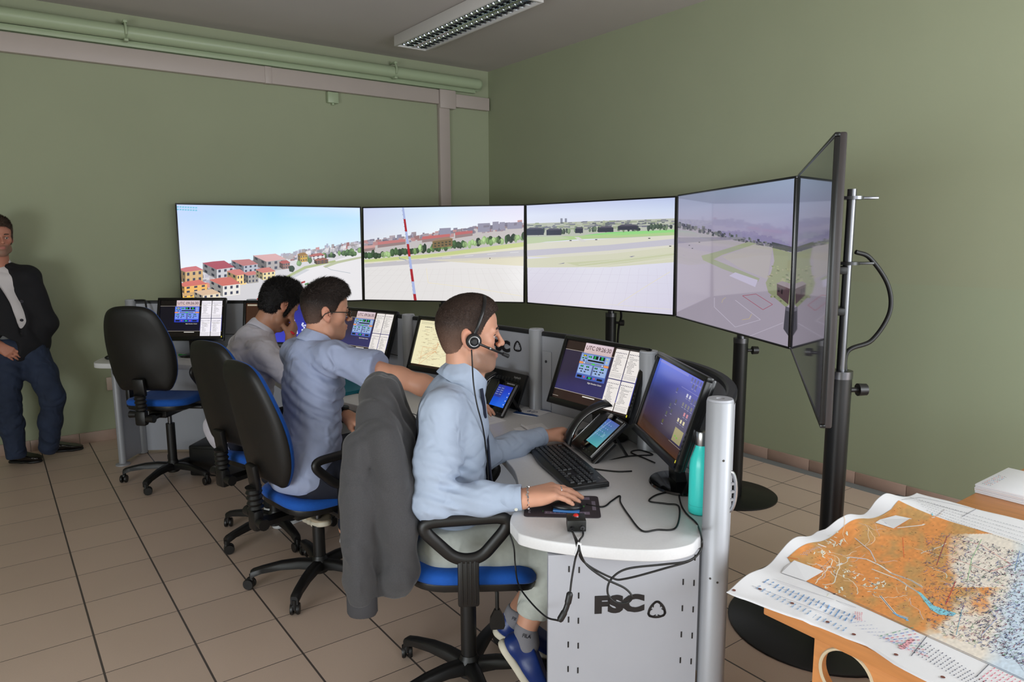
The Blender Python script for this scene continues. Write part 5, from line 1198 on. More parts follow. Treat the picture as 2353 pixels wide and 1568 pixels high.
# ================================================================ task chairs
m_blue = mat('blue_chair_fabric', (10, 84, 178), .85, bump=.25, bscale=700, var=.05, vscale=90, sheen=.1)
m_chb = mat('black_chair_plastic', (18, 17, 17), .42, bump=.15, bscale=900, var=.04)
m_chb2 = mat('black_chair_shell', (15, 14, 13), .46, bump=.25, bscale=700)
def chair(x, y, ang, zs, base_ang, label, lever=True, back_tilt=.14, pad_z=.085, H=.56):
    """ang: heading of the seat, zs: height of the seat top"""
    t = thing('task_chair', label, 'chair', (x, y, 0), ang, 'blue and black task chairs')
    # star base
    MB().lathe([(.034, .055), (.040, .06), (.043, .115), (.034, .13), (.031, .14)], n=24).build('hub', m_chb, t)
    for k in range(5):
        a = base_ang-ang+k*6.28319/5; e = V(math.cos(a), math.sin(a), 0); w = V(-e.y, e.x, 0); secs = []
        for f, r, z, hw, hh in ((0, .03, .098, .026, .024), (.25, .10, .108, .024, .021), (.5, .18, .107, .022, .018), (.8, .27, .094, .020, .015), (.95, .31, .082, .019, .017), (1, .322, .072, .017, .019)):
            c = e*r+V(0, 0, z); secs.append([(c+w*hw*cx+V(0, 0, hh*cz))[:] for cx, cz in ((-1, -1), (1, -1), (1, .6), (.6, 1), (-.6, 1), (-1, .6))])
        o = MB().loft(secs).build('base_leg', m_chb, t, fix=True, ang=50)
        c = e*.318; rot = base_ang*3+k*1.9; we = V(math.cos(rot), math.sin(rot), 0)
        q = MB().cyl(c+V(0, 0, .03), c+V(0, 0, .075), .011, n=12)
        for s in (-1, 1): q.lathe([(.020, 0), (.026, .004), (.027, .012), (.024, .017)], c+V(-we.y, we.x, 0)*.012+V(0, 0, .0275)+we*s*.004-we*0 if s > 0 else c+V(-we.y, we.x, 0)*.012+V(0, 0, .0275)-we*.004, axis=we*s, n=18)
        q.box(c+V(-we.y, we.x, 0)*.006+V(0, 0, .045), (.022, .03, .022), Matrix.Rotation(rot, 3, 'Z'), .006).build('caster', m_chb, t)
    MB().cyl((0, 0, .12), (0, 0, max(.22, zs-.20)), .029, n=24).build('column', m_chb, t)
    MB().cyl((0, 0, .2), (0, 0, zs-.09), .014, n=20).build('gas_lift', m_chrome, t)
    # seat
    def ol(s, o=0.): return rpoly([(-.215*s+o, -.205*s), (.235*s+o, -.225*s), (.235*s+o, .225*s), (-.215*s+o, .205*s)], .13*s, 8)
    def dish(p): x, y, z = p; return (x, y, z-.035*max(0, (x-.12)/.12)**2-.0+.012*max(0, -x/.2)**2)
    mb = MB().loft([[(*p, zs-.085) for p in ol(.80)], [(*p, zs-.07) for p in ol(.98)], [(*p, zs-.048) for p in ol(1.005)], [(*p, zs-.044) for p in ol(1.0)]]); mb.v = [dish(p) for p in mb.v]
    mb.build('seat_pan', m_chb, t, fix=True)
    mb = MB().loft([[(*p, zs-.046) for p in ol(.99)], [(*p, zs-.036) for p in ol(1.018)], [(*p, zs-.018) for p in ol(1.018)], [(*p, zs-.004) for p in ol(.97)], [(*p, zs+.002) for p in ol(.86)], [(*p, zs-.003) for p in ol(.5)]]); mb.v = [dish(p) for p in mb.v]
    mb.build('seat', m_blue, t, fix=True, ang=60)
    MB().box((-.02, 0, zs-.105), (.24, .13, .05), None, .012).build('mechanism', m_chb, t)
    # lever with paddle
    if lever:
        MB().tube(spline([(.06, -.06, zs-.10), (.10, -.14, zs-.105), (.16, -.20, zs-.125), (.18, -.215, zs-.14)], 5), .006, 8).tube([(.18, -.215, zs-.14), (.20, -.225, zs-.15), (.225, -.235, zs-.158)], [.008, .018, .012], 10, sy=.6).build('lever', m_chb, t)
    else:
        MB().tube([(.085, -.02, zs-.095), (.095, -.11, zs-.10), (.098, -.12, zs-.125), (.098, -.12, zs-.19)], .007, 8).loft([[(.098+sx*w_, -.12+sy*.008, zs+z_) for sx, sy in ((-1, -1), (1, -1), (1, 1), (-1, 1))] for w_, z_ in ((.009, -.185), (.024, -.215), (.027, -.245), (.022, -.258))]).build('lever', m_chb, t, fix=True)
    # backrest support: bar, bellows, knobs
    zb = zs+pad_z; lean = math.tan(back_tilt)
    bx = lambda z: -.255-(z-zb)*lean
    MB().beam((-.10, 0, zs-.105), (-.30, 0, zs-.11), .07, .022).box((-.305, 0, zs-.085), (.05, .075, .10), None, .016).build('back_bar', m_chb, t)
    mb = MB()
    prof = [(.030 if k % 2 else .037, k*.0125) for k in range(9)]; mb.lathe(prof, (-.303, 0, zs-.03), axis=(-lean*.4, 0, 1), n=20).build('bellows', m_chb, t)
    MB().box((-.305, 0, zs+.115), (.03, .08, .12), Matrix.Rotation(-back_tilt, 3, 'Y'), .01).build('back_bracket', m_chb, t)
    MB().cyl((-.305, -.035, zs-.09), (-.305, -.085, zs-.09), .022, .026, n=14).build('knob', m_chb, t)
    MB().cyl((-.31, .03, zs-.06), (-.31, .075, zs-.06), .02, .024, n=14).build('knob', m_chb, t)
    # backrest: shell and cushion
    ow = [(.0, .155), (.03, .185), (.10, .215), (.2, .228), (.30, .225), (.40, .205), (.47, .18), (.515, .15), (.54, .105)]
    def bol(s, n=10):
        half = []
        pts = [(0., .0), (0.0, .10)]+[(z, w) for z, w in ow]+[(.548, .05), (.55, 0.)]
        sm = spline([(a, b, 0) for a, b in pts], 3); L_ = [(p.x, max(0, p.y)) for p in sm]
        L_[0] = (L_[0][0], 0); r_ = [(a, b) for a, b in L_]+[(a, -b) for a, b in reversed(L_[1:-1])]
        return [((.27+(a-.27)*s)*H/.55, b*s) for a, b in r_]
    def place(z, y, d):      # d: depth behind the front surface
        cur = .020*math.cos((z-.16)/.16*1.2)-.010-.34*y*y*-1.0*.9
        zz = zb+z; return (bx(zz)+cur+.035-d, y, zz)
    secs = [[place(z, y, -.018) for z, y in bol(.80)], [place(z, y, -.006) for z, y in bol(.95)], [place(z, y, .008) for z, y in bol(1.0)], [place(z, y, .022) for z, y in bol(1.0)]]
    secs = [[place(z, y, -.02) for z, y in bol(.4)]]+secs
    o = MB().loft(secs).build('backrest', m_blue, t, fix=True, ang=70)
    def bulge(z, y):
        return .030*math.exp(-((z-.20)/.12)**2-(y/.16)**2)
    secs = [[place(z, y, .018) for z, y in bol(1.004)], [place(z, y, .030) for z, y in bol(1.0)], [place(z, y, .043+bulge(z, y)) for z, y in bol(.93)], [place(z, y, .050+bulge(z, y)) for z, y in bol(.8)], [place(z, y, .054+bulge(z, y)) for z, y in bol(.55)], [place(z, y, .055+bulge(z, y)) for z, y in bol(.25)]]
    MB().loft(secs).build('back_shell', m_chb2, t, fix=True, ang=70)
    # looped armrests
    for s in (-1, 1):
        yy = s*.268
        lp = rpoly([(-.175, .205), (.155, .215), (.035, .075), (-.045, .075)], [.075, .08, .045, .045], 9)
        o = MB().tube([(px, yy, zs+pz) for px, pz in lp], .0185, 10, closed=True, up=(0, 1, 0), sx=1.15, sy=.9).build('armrest', m_chb, t, ang=80, fix=True)
        q = MB().box((-.005, yy, zs+.0), (.07, .03, .17), None, .008).box((-.005, yy-s*.05, zs-.075), (.066, .12, .022), None, .006)
        for r_ in range(4): q.box((-.026+r_*.014, yy+s*.0155, zs+.0), (.006, .004, .15), None, .001)
        q.build('arm_post', m_chb, t)
    return t
CH1 = chair(1.315, 2.065, R(-31), .560, R(252), 'blue and black task chair of the man with the headset, grey jacket over its back', H=.50, back_tilt=.06, lever=False)
chair(1.185, 3.195, R(8), .495, R(228), 'blue and black task chair of the man with glasses, blue backrest edge in full view')
chair(1.20, 3.90, R(18), .505, R(200), 'blue and black task chair of the bent over man, partly hidden by another chair')
chair(.935, 5.255, R(48), .60, R(155), 'empty blue and black task chair at the far end of the desk')

# ================================================================ grey jacket over the near chair
MC1 = WM[CH1.name]
def LJ(x, y, z): return MC1 @ V(x+.045, y, z)
m_jack = mat('grey_wool_jacket', (66, 65, 67), .95, bump=.35, bscale=1100, var=.10, vscale=260, sheen=.2, fold=.8, fscale=8)
cr = V(*CAM_R[0]); cf = V(*CAM_R[2])
pr = []
for y, zt, zbt, r in ((-.18, 1.03, .52, .05), (-.12, 1.10, .50, .054), (-.04, 1.135, .54, .055), (.04, 1.13, .56, .055), (.11, 1.08, .58, .052), (.165, 1.00, .60, .046)):
    pr += chain([LJ(-.350, y, zt-.01), LJ(-.352, y*1.04, zt*.6+zbt*.4), LJ(-.35+.02*math.sin(y*40), y*1.06, zbt)], [r*.85, r*1.1, r*.9], k=.05)
    pr += chain([LJ(-.33, y*.96, zt), LJ(-.27, y*1.02, zt-.12), LJ(-.235, y*1.05, .78)], [r, r*.7, r*.5], k=.05)
pr += chain([LJ(-.31, -.205, 1.04), LJ(-.29, -.232, .88), LJ(-.27, -.235, .74), LJ(-.27, -.225, .58), LJ(-.28, -.21, .52)], [.045, .05, .05, .05, .035], k=.04)
SL = [LJ(-.39, -.205, 1.00), LJ(-.40, -.235, .84), LJ(-.405, -.245, .70), LJ(-.40, -.245, .58), LJ(-.395, -.245, .52)]
pr += chain(SL, [.048, .052, .050, .046, .041], k=.014)
pr.append(halfspace(LJ(-.4, -.24, .508), (0, 0, -1)))
t = thing('jacket', 'dark grey jacket hanging over the back of the nearest chair, one sleeve dangling', 'jacket', LJ(-.35, 0, .45))
soft('cloth', pr, .007, m_jack, t, disp=wrinkles([((1, .2, .12), .09), ((.25, 1, .08), .12), ((.6, .5, .3), .22)], .016), it=2)
cz = SL[-1]+V(0, 0, .005); cz2 = cz-V(0, 0, .075)
q = MB(); n = 44; sec = []
for f in (0, .15, .5, .85, 1):
    c = cz*(1-f)+cz2*f; rr_ = .0445+(.003 if 0 < f < 1 else -.003)
    sec.append([(c+cr*rr_*1.02*math.cos(6.2832*k/n)*(1+.02*(k % 2))+cf*rr_*.9*math.sin(6.2832*k/n)*(1+.02*(k % 2)))[:] for k in range(n)])
q.loft(sec).build('cuff', mat('grey_ribbed_cuff', (62, 61, 64), .95, bump=.3, bscale=900), t, True, fix=True)

# ================================================================ map table
TZ = .76
tc = atz(1755, 1380, TZ); TX0, TY1 = tc.x, tc.y
m_wood = mat('beech_laminate', (206, 138, 80), .45, var=.10, vscale=5, stretch=(14, 1.2, 14), bump=.04)
m_wood2 = mat('beech_edge', (196, 122, 66), .45, var=.10, vscale=5, stretch=(14, 1.2, 14))
t = thing('table', 'beech table on panel legs in the front corner, spread with an aeronautical map', 'table', (TX0+1, TY1-.7, 0))
MB().box((TX0+1.05, TY1-.9, TZ-.019), (2.1, 1.8, .038), None, .004).build('tabletop', m_wood, t, True)
MB().box((TX0+1.05, TY1-.9, TZ-.05), (1.94, 1.5, .022)).build('frame', m_wood2, t, True)
pxl = atz(1862, 1458, TZ-.05)
pyl = TY1-.135
out = rpoly([(pyl, .0), (pyl-1.40, .0), (pyl-1.40, TZ-.04), (pyl, TZ-.04)], 0)
hc = TVPaint((TX0+.02, pyl-.2, .5, math.pi, 0, 0), 1, 1)
d = ray(1950, 1552); tt = (TX0+.02-CAM_C[0])/d[0]; hp = CAM_C+d*tt
def panel_with_hole(x, hy, hz, hr):
    b = bmesh.new(); n = 40; th = .024
    sq = []; ci = []
    y0, y1, z0, z1 = pyl-1.40, pyl, 0., TZ-.04
    for k in range(n):
        a = 6.2832*k/n; c_, s_ = math.cos(a), math.sin(a); ci.append((hy+hr*c_, hz+hr*s_))
        tmax = min([(y1-hy)/c_ if c_ > 1e-6 else 9, (y0-hy)/c_ if c_ < -1e-6 else 9, (z1-hz)/s_ if s_ > 1e-6 else 9, (z0-hz)/s_ if s_ < -1e-6 else 9]); sq.append((hy+tmax*c_, hz+tmax*s_))
    for cy, cz_ in ((y0, z0), (y0, z1), (y1, z0), (y1, z1)):
        i = min(range(n), key=lambda i: (sq[i][0]-cy)**2+(sq[i][1]-cz_)**2); sq[i] = (cy, cz_)
    mb = MB(); vs = []
    for xx in (x-th/2, x+th/2): vs += [(xx, *p) for p in sq]+[(xx, *p) for p in ci]
    fs = []
    for k in range(n):
        j = (k+1) % n; fs += [(k, j, n+j, n+k), (2*n+j, 2*n+k, 3*n+k, 3*n+j), (k, 2*n+k, 2*n+j, j), (n+j, 3*n+j, 3*n+k, n+k)]
    b.free(); return mb.add(vs, fs)
panel_with_hole(TX0+.02, hp[1], hp[2], .062).build('side_panel', m_wood, t, True, fix=True)
ring = [(TX0+.02-.0125, hp[1]+.0625*math.cos(6.2832*k/40), hp[2]+.0625*math.sin(6.2832*k/40)) for k in range(40)]
MB().tube(ring, .004, 6, closed=True).build('grommet_rim', mat('pale_wood_rim', (206, 190, 160), .6), t, True)
MB().box((TX0+1.9, TY1-.83, (TZ-.04)/2), (.024, 1.4, TZ-.04)).build('side_panel', m_wood, t, True)
q = atz(1784, 1412, TZ-.05); MB().cyl((TX0+.12, TY1-.05, TZ-.045), (TX0+.12, TY1-.05, TZ-.038), .02).cyl((TX0+.10, TY1-.03, TZ-.062), (TX0+.10, TY1-.03, TZ-.038), .009).build('screw', m_chrome, t, True)

# the map: a wavy sheet with its print
MZ = TZ+.004
mpx = lambda x, y: tuple(atz(x, y, MZ)[:2])
left_edge = [(1668, 1375), (1700, 1352), (1733, 1328), (1757, 1306), (1784, 1284), (1830, 1254), (1876, 1224), (1898, 1222), (1935, 1208), (1965, 1190), (1984, 1183), (2010, 1166), (2037, 1154), (2060, 1152), (2082, 1143), (2106, 1136)]
LE = [Vector(mpx(*p_)) for p_ in left_edge]; XA, XB = LE[0].x, LE[-1].x
S_L = 1.9
def edge_y(x):
    for a, b in zip(LE, LE[1:]):
        if a.x <= x <= b.x: return a.y+(b.y-a.y)*(x-a.x)/max(1e-6, b.x-a.x)
    return LE[0].y if x < LE[0].x else LE[-1].y
xs_tip = LE[0]
bot = [Vector(mpx(*p_)) for p_ in ((1668, 1375), (1700, 1374), (1755, 1370), (1800, 1392), (1850, 1412), (1902, 1436), (1950, 1466), (2000, 1490), (2060, 1532), (2130, 1568))]
def bot_x(y):
    for a, b in zip(bot, bot[1:]):
        if b.y <= y <= a.y: return a.x+(b.x-a.x)*(a.y-y)/max(1e-6, a.y-b.y)
    return bot[0].x if y > bot[0].y else bot[-1].x
topx = [Vector(mpx(*p_)) for p_ in ((2106, 1136), (2180, 1147), (2255, 1172), (2310, 1185), (2353, 1197))]
def top_x(y):
    for a, b in zip(topx, topx[1:]):
        if b.y <= y <= a.y: return a.x+(b.x-a.x)*(a.y-y)/max(1e-6, a.y-b.y)
    return topx[0].x if y > topx[0].y else topx[-1].x
YE = TY1
def mheight(x, y):
    e = max(0., y-(YE-.09))/.16; w = 0.
    u = (x-XA)/(XB-XA)
    w = e*e*.016*math.sin(u*math.pi*4.0+.4)**2 if e > 0 else 0
    if u < .18 and y > YE-.12: w = max(w, .004)+.012*e*max(0, 1-u/.18)
    return MZ+w
def sheet_pt(i, j, ni, nj):
    f = i/ni; g = (j/nj)**1.6
    x0, y0 = XA+(XB-XA)*f, None
    y0 = edge_y(x0); y1 = y0-S_L
    y = y0+(y1-y0)*g
    # pull the ends of each row to the lower and upper edges of the sheet
    xa, xb = bot_x(y), top_x(y); k = min(1, g*6)
    xx = x0*(1-k)+(xa+(xb-xa)*f)*k
    return (xx, y, mheight(xx, y))
NI, NJ = 90, 70
vv = [sheet_pt(i, j, NI, NJ) for i in range(NI+1) for j in range(NJ+1)]
ff = [(i*(NJ+1)+j, (i+1)*(NJ+1)+j, (i+1)*(NJ+1)+j+1, i*(NJ+1)+j+1) for i in range(NI) for j in range(NJ)]
t = thing('map', 'large orange and white aeronautical map hanging slightly over the table edge', 'map', (TX0+.5, TY1-.4, TZ))
o = MB().add(vv, ff).build('sheet', mat('map_paper', (236, 236, 240), .6), t, True, ang=180)
mod = o.modifiers.new('thickness', 'SOLIDIFY'); mod.thickness = .0006; mod.offset = -1
rng = random.Random(21)
class MapPaint(Paint):
    def pp(s, pts, c, cols=None): s.poly([mpx(*p_) for p_ in pts], c, cols)
    def pl(s, pts, w, c): s.line([mpx(*p_) for p_ in pts], w, c)
mpnt = MapPaint(1, 1, .00012); mpnt.f = lambda q: (q[0], q[1], mheight(q[0], q[1])+.0016+q[2])
Z3 = lambda x, y: (1640+x/3.087, 1060+y/3.087)
def grid_fill(quad, n, m, cf):
    a, b, c_, d_ = [Vector(Z3(*q)) for q in quad]
    G = [[(a*(1-u)+b*u)*(1-v)+(d_*(1-u)+c_*u)*v for u in [i/n for i in range(n+1)]] for v in [j/m for j in range(m+1)]]
    for j in range(m):
        for i in range(n):
            pts = [G[j][i], G[j][i+1], G[j+1][i+1], G[j+1][i]]; mpnt.pp([tuple(q) for q in pts], None, [cf(q) for q in pts])
def terr(q):
    x, y = (q[0]-1640)*3.087, (q[1]-1060)*3.087
    n1 = mnoise.noise((x*.006, y*.009, 1.)); n2 = mnoise.noise((x*.02, y*.03, 4.)); n3 = mnoise.noise((x*.05, y*.06, 9.))
    org = (228, 150, 84); olive = (186, 152, 98); pale = (236, 226, 214); blue = (206, 222, 238)
    k = min(1, max(0, n1*1.6+n2*.7+.32)); c = [o_*(1-k*.75)+l*k*.75 for o_, l in zip(org, olive)]
    b = 1640+n2*60+n1*170-(y-560)*-.02; s = (x-b)/150
    if y > 900: s = (x-(1900-(y-900)*1.5)+n2*130+n1*220)/240
    if y < 520: s = (x-1960-(520-y)*1.2+n1*120)/160
    s = min(1, max(0, s)); c = [u*(1-s)+v*s for u, v in zip(c, pale)]
    w = min(1, max(0, (x-2080-n1*90+(y-700)*.25)/120)); c = [u*(1-w)+v*w for u, v in zip(c, blue)]
    return tuple(min(255, max(0, u*(1+.10*n3))) for u in c)
grid_fill([(522, 708), (1310, 325), (2330, 620), (2330, 1570)], 150, 110, terr) if False else None
# print area corners seen: upper left of the orange field, its top corner, far right, lower right
grid_fill([(660, 858), (1310, 325), (2900, 790), (2900, 1880)], 120, 170, terr)
grid_fill([(522, 708), (800, 560), (840, 705), (660, 858)], 14, 14, terr); grid_fill([(800, 560), (1060, 434), (1262, 366), (838, 712)], 16, 16, terr); mpnt.lay()
for k in range(34):                 # pale valleys
    x = rng.uniform(650, 1750); y = 560+(x-650)*.28+rng.uniform(-260, 260); pts = [(x, y)]; a = rng.uniform(-.3, 1.2)
    for i in range(rng.randint(5, 14)): a += rng.uniform(-.7, .7); x += 24*math.cos(a); y += 16*math.sin(a); pts.append((x, y))
    if all(330+abs(q[0]-1310)*.3 < q[1] < 860+(q[0]-660)*.42 for q in pts): mpnt.pl([Z3(*q) for q in pts], rng.uniform(.0008, .0026), rng.choice([(240, 226, 206), (236, 200, 160), (226, 226, 214), (214, 196, 190)]))
mpnt.lay()
for pts, w in (([(800, 770), (900, 745), (960, 690), (1080, 700), (1180, 745), (1260, 800), (1400, 850), (1480, 900)], .006), ([(1000, 560), (1110, 640), (1150, 720)], .003), ([(1120, 770), (1300, 840), (1440, 930), (1560, 1040)], .005), ([(1180, 960), (1230, 1020), (1290, 1090), (1380, 1120)], .006), ([(1300, 480), (1480, 460), (1620, 380)], .005), ([(1390, 420), (1560, 410), (1640, 350)], .004)):
    mpnt.pl([Z3(*q) for q in pts], w, (232, 226, 220)); mpnt.pl([Z3(*q) for q in pts], w*.3, (150, 150, 186))
mpnt.lay(); lake = (136, 208, 226)
mpnt.pp([Z3(*q) for q in ((1440, 925), (1470, 940), (1560, 1030), (1640, 1060), (1720, 1085), (1700, 1105), (1600, 1095), (1540, 1060), (1480, 980))], lake)
mpnt.pl([Z3(*q) for q in ((1275, 1080), (1310, 1105), (1365, 1125), (1375, 1140))], .006, (120, 180, 226)); mpnt.pp([Z3(*q) for q in ((1545, 380), (1556, 390), (1554, 402), (1546, 398))], lake)
for k in range(60):                 # snow fields
    x, y = rng.choice([(750, 690), (960, 800), (1150, 880), (850, 560), (820, 930)]); x += rng.gauss(0, 45); y += rng.gauss(0, 22)
    mpnt.pl([Z3(x, y), Z3(x+rng.uniform(-18, 18), y+rng.uniform(-10, 16)), Z3(x+rng.uniform(-26, 26), y+rng.uniform(-6, 20))], rng.uniform(.002, .004), (236, 236, 220))
mpnt.lay()
for k in range(3600):               # roads, names and symbols
    x = 1500+rng.random()**.8*900; y = 520+rng.random()*1000
    if y > 880+(x-660)*.40-40 or y < 330+(x-1310)*.29+70: continue
    pts = [(x, y)]
    for i in range(rng.randint(1, 3)): pts.append((pts[-1][0]+rng.uniform(-22, 22), pts[-1][1]+rng.uniform(-12, 12)))
    mpnt.pl([Z3(*q) for q in pts], rng.uniform(.0005, .0013), rng.choice([(90, 90, 106), (130, 130, 150), (110, 130, 184), (160, 100, 120), (130, 170, 140), (80, 80, 92), (126, 110, 154)]))
for k in range(620):
    x = rng.uniform(640, 1700); y = rng.uniform(340, 1200)
    if y > 830+(x-660)*.42 or y < 340+abs(x-1310)*(.5 if x < 1310 else .29)+12: continue
    mpnt.pl([Z3(x, y), Z3(x+rng.uniform(4, 14), y+rng.uniform(-2, 6))], rng.uniform(.0008, .002), rng.choice([(120, 80, 40), (90, 70, 60), (140, 110, 60), (110, 120, 70), (120, 100, 150)]))
mpnt.lay()
for pts, c, w in (([(1655, 540), (1580, 745)], (150, 60, 90), .003), ([(1670, 545), (1900, 600), (2110, 740), (1960, 790), (1680, 690)], (220, 110, 110), .0022), ([(1715, 860), (1645, 1025)], (190, 60, 70), .003), ([(1340, 550), (1350, 690)], (226, 80, 50), .002), ([(800, 720), (850, 780), (868, 820)], (130, 70, 50), .0015), ([(1760, 1060), (1720, 1240)], (90, 160, 190), .002), ([(2170, 640), (2135, 780)], (90, 130, 200), .002), ([(1800, 850), (1830, 700), (1900, 560)], (120, 190, 130), .002), ([(1560, 1000), (2000, 1180), (2200, 1500)], (120, 120, 140), .0012), ([(1930, 1020), (2010, 1120), (1900, 1240)], (120, 150, 220), .0015)):
    mpnt.pl([Z3(*q) for q in pts], w*.5, c)
mpnt.lay(); wh = (236, 236, 240)
mpnt.pp([Z3(*q) for q in ((1145, 455), (1180, 420), (1290, 398), (1395, 418), (1275, 488))], wh); mpnt.pp([Z3(*q) for q in ((522, 708), (735, 615), (800, 630), (600, 720))], wh); mpnt.pp([Z3(*q) for q in ((500, 760), (570, 725), (780, 792), (655, 858), (480, 800))], wh)
mpnt.lay()
mpnt.pl([Z3(*q) for q in ((545, 700), (735, 618))], .003, (216, 120, 60)); mpnt.pl([Z3(522, 708), Z3(600, 720)], .003, (216, 120, 60))
def dashes(a, b, n, c, w=.0016, fill=.6):
    a, b = Vector(Z3(*a)), Vector(Z3(*b))
    for i in range(n):
        f0 = i/n; f1 = f0+fill*rng.uniform(.5, 1.2)/n; mpnt.pl([tuple(a+(b-a)*f0), tuple(a+(b-a)*min(1, f1))], w, c)
for k in range(5): dashes((1175+k*22, 450+k*4-k*2), (1320+k*4, 418+k*11), 8, (150, 150, 190), .0014)
for k in range(6): dashes((545+k*28, 745+k*14), (700+k*14, 785+k*8), 9, (130, 130, 140), .0014)
for k in range(4): dashes((610+k*14, 700-k*0), (760+k*6, 632), 7, (190, 190, 205), .001)
# printed bands of the margins
for k in range(5): dashes((1390+k*30, 262+k*26), (2330, 520+k*32), 44, (130, 130, 140) if k % 2 else (110, 110, 124), .0022)
dashes((1460, 285), (1800, 375), 26, (90, 90, 100), .003); mpnt.pl([Z3(1330, 318), Z3(1470, 262), Z3(1860, 345), Z3(1760, 400)], .0016, (120, 120, 130))
for k in range(18): x = 350+k*36; dashes((x+40, 872+k*13.5), (x, 905+k*15), 2, (120, 160, 206), .003, .8); dashes((x-20, 925+k*15.4), (x-52, 948+k*15.8), 2, (150, 180, 215), .003, .8)
for k in range(3): mpnt.pl([Z3(300+k*10, 850+k*30) if 0 else Z3(420-k*75, 862+k*34), Z3(1010-k*70, 1045+k*36)], .0012, (130, 130, 150))
for k in range(7): dashes((1000, 1075+k*9), (1060, 1085+k*9), 4, (220, 90, 110), .0022)
for k in range(9): dashes((880+k*42, 1110+k*22), (1010+k*42, 1090+k*26), 5, (150, 160, 200), .0014)
for k in range(10): dashes((1180+k*18, 1250+k*9), (1440+k*10, 1180+k*24), 6, rng.choice([(220, 110, 130), (120, 170, 140), (130, 150, 210)]), .0024)
for k in range(16): dashes((1420+k*28, 1370+k*16), (1520+k*28, 1290+k*18), 6, (110, 110, 126), .002)
mpnt.pp([Z3(*q) for q in ((1310, 1330), (1400, 1262), (1430, 1275), (1345, 1345))], (232, 170, 180)); mpnt.pl([Z3(1400, 1390), Z3(1510, 1250)], .002, (120, 120, 130)); mpnt.pl([Z3(1860, 1540), Z3(1950, 1450)], .002, (120, 120, 130))
mpnt.pl([Z3(*q) for q in ((660, 862), (1010, 1010), (1420, 1200), (1950, 1440), (2600, 1740))], .0014, (110, 110, 130))
for k in range(8): dashes((1880+k*30, 1560+k*14), (2010+k*30, 1462+k*16), 5, (220, 130, 150), .002)
for x, y in ((142, 960), (327, 945), (556, 1028), (808, 1148), (994, 1236), (1293, 1380), (1625, 1540)):
    c = mpx(*Z3(x, y)); mpnt.disc(c[0], c[1], .0045, .0045, (120, 70, 60))
o = mpnt.build('print', m_ink, t, None)
o.data.transform(WM[t.name].inverted())
# booklets stacked on the table
q0 = Vector(mpx(2232, 1130)); q1 = Vector(mpx(2278, 1104)); ax = Vector((q1.x-q0.x, q1.y-q0.y))
for k in range(5):
    z0 = TZ+.0005+k*.0062
    lab = 'white booklet with red and grey print, topmost of the stack on the table corner' if k == 4 else ('orange edged white booklet in the stack on the table corner' if k == 1 else 'plain white booklet in the stack on the table corner')
    t = thing('booklet', lab, 'booklet', (q0.x+.12, q0.y-.16, z0), 0, None if k in (4, 1) else 'white booklets stacked on the table')
    j = .002*((k*7) % 3-1); y0 = q0.y-.005+j; x0 = q0.x+.012+j
    MB().box((x0+.148, y0-.105, z0+.0029), (.297, .21, .0058), None, .0008).build('pages', m_paper, t, True)
    if k == 1: MB().box((x0+.018, y0-.012, z0+.003), (.034, .026, .0061), None, .0005).build('corner_tab', mat('orange_card', (226, 170, 130), .6), t, True)
    if k == 4:
        p = Paint(.297, .21, .0002)
        for i in range(8):
            for jj in range(5): p.rect(.02+i*.02, .17+jj*.006, .02+i*.02+rng.uniform(.004, .014), .1725+jj*.006, rng.choice([(200, 120, 130), (150, 150, 160), (130, 160, 200)]))
        p.build('print', m_ink, t, WM[t.name].inverted() @ Matrix.Translation((x0, y0-.21, z0+.006)))
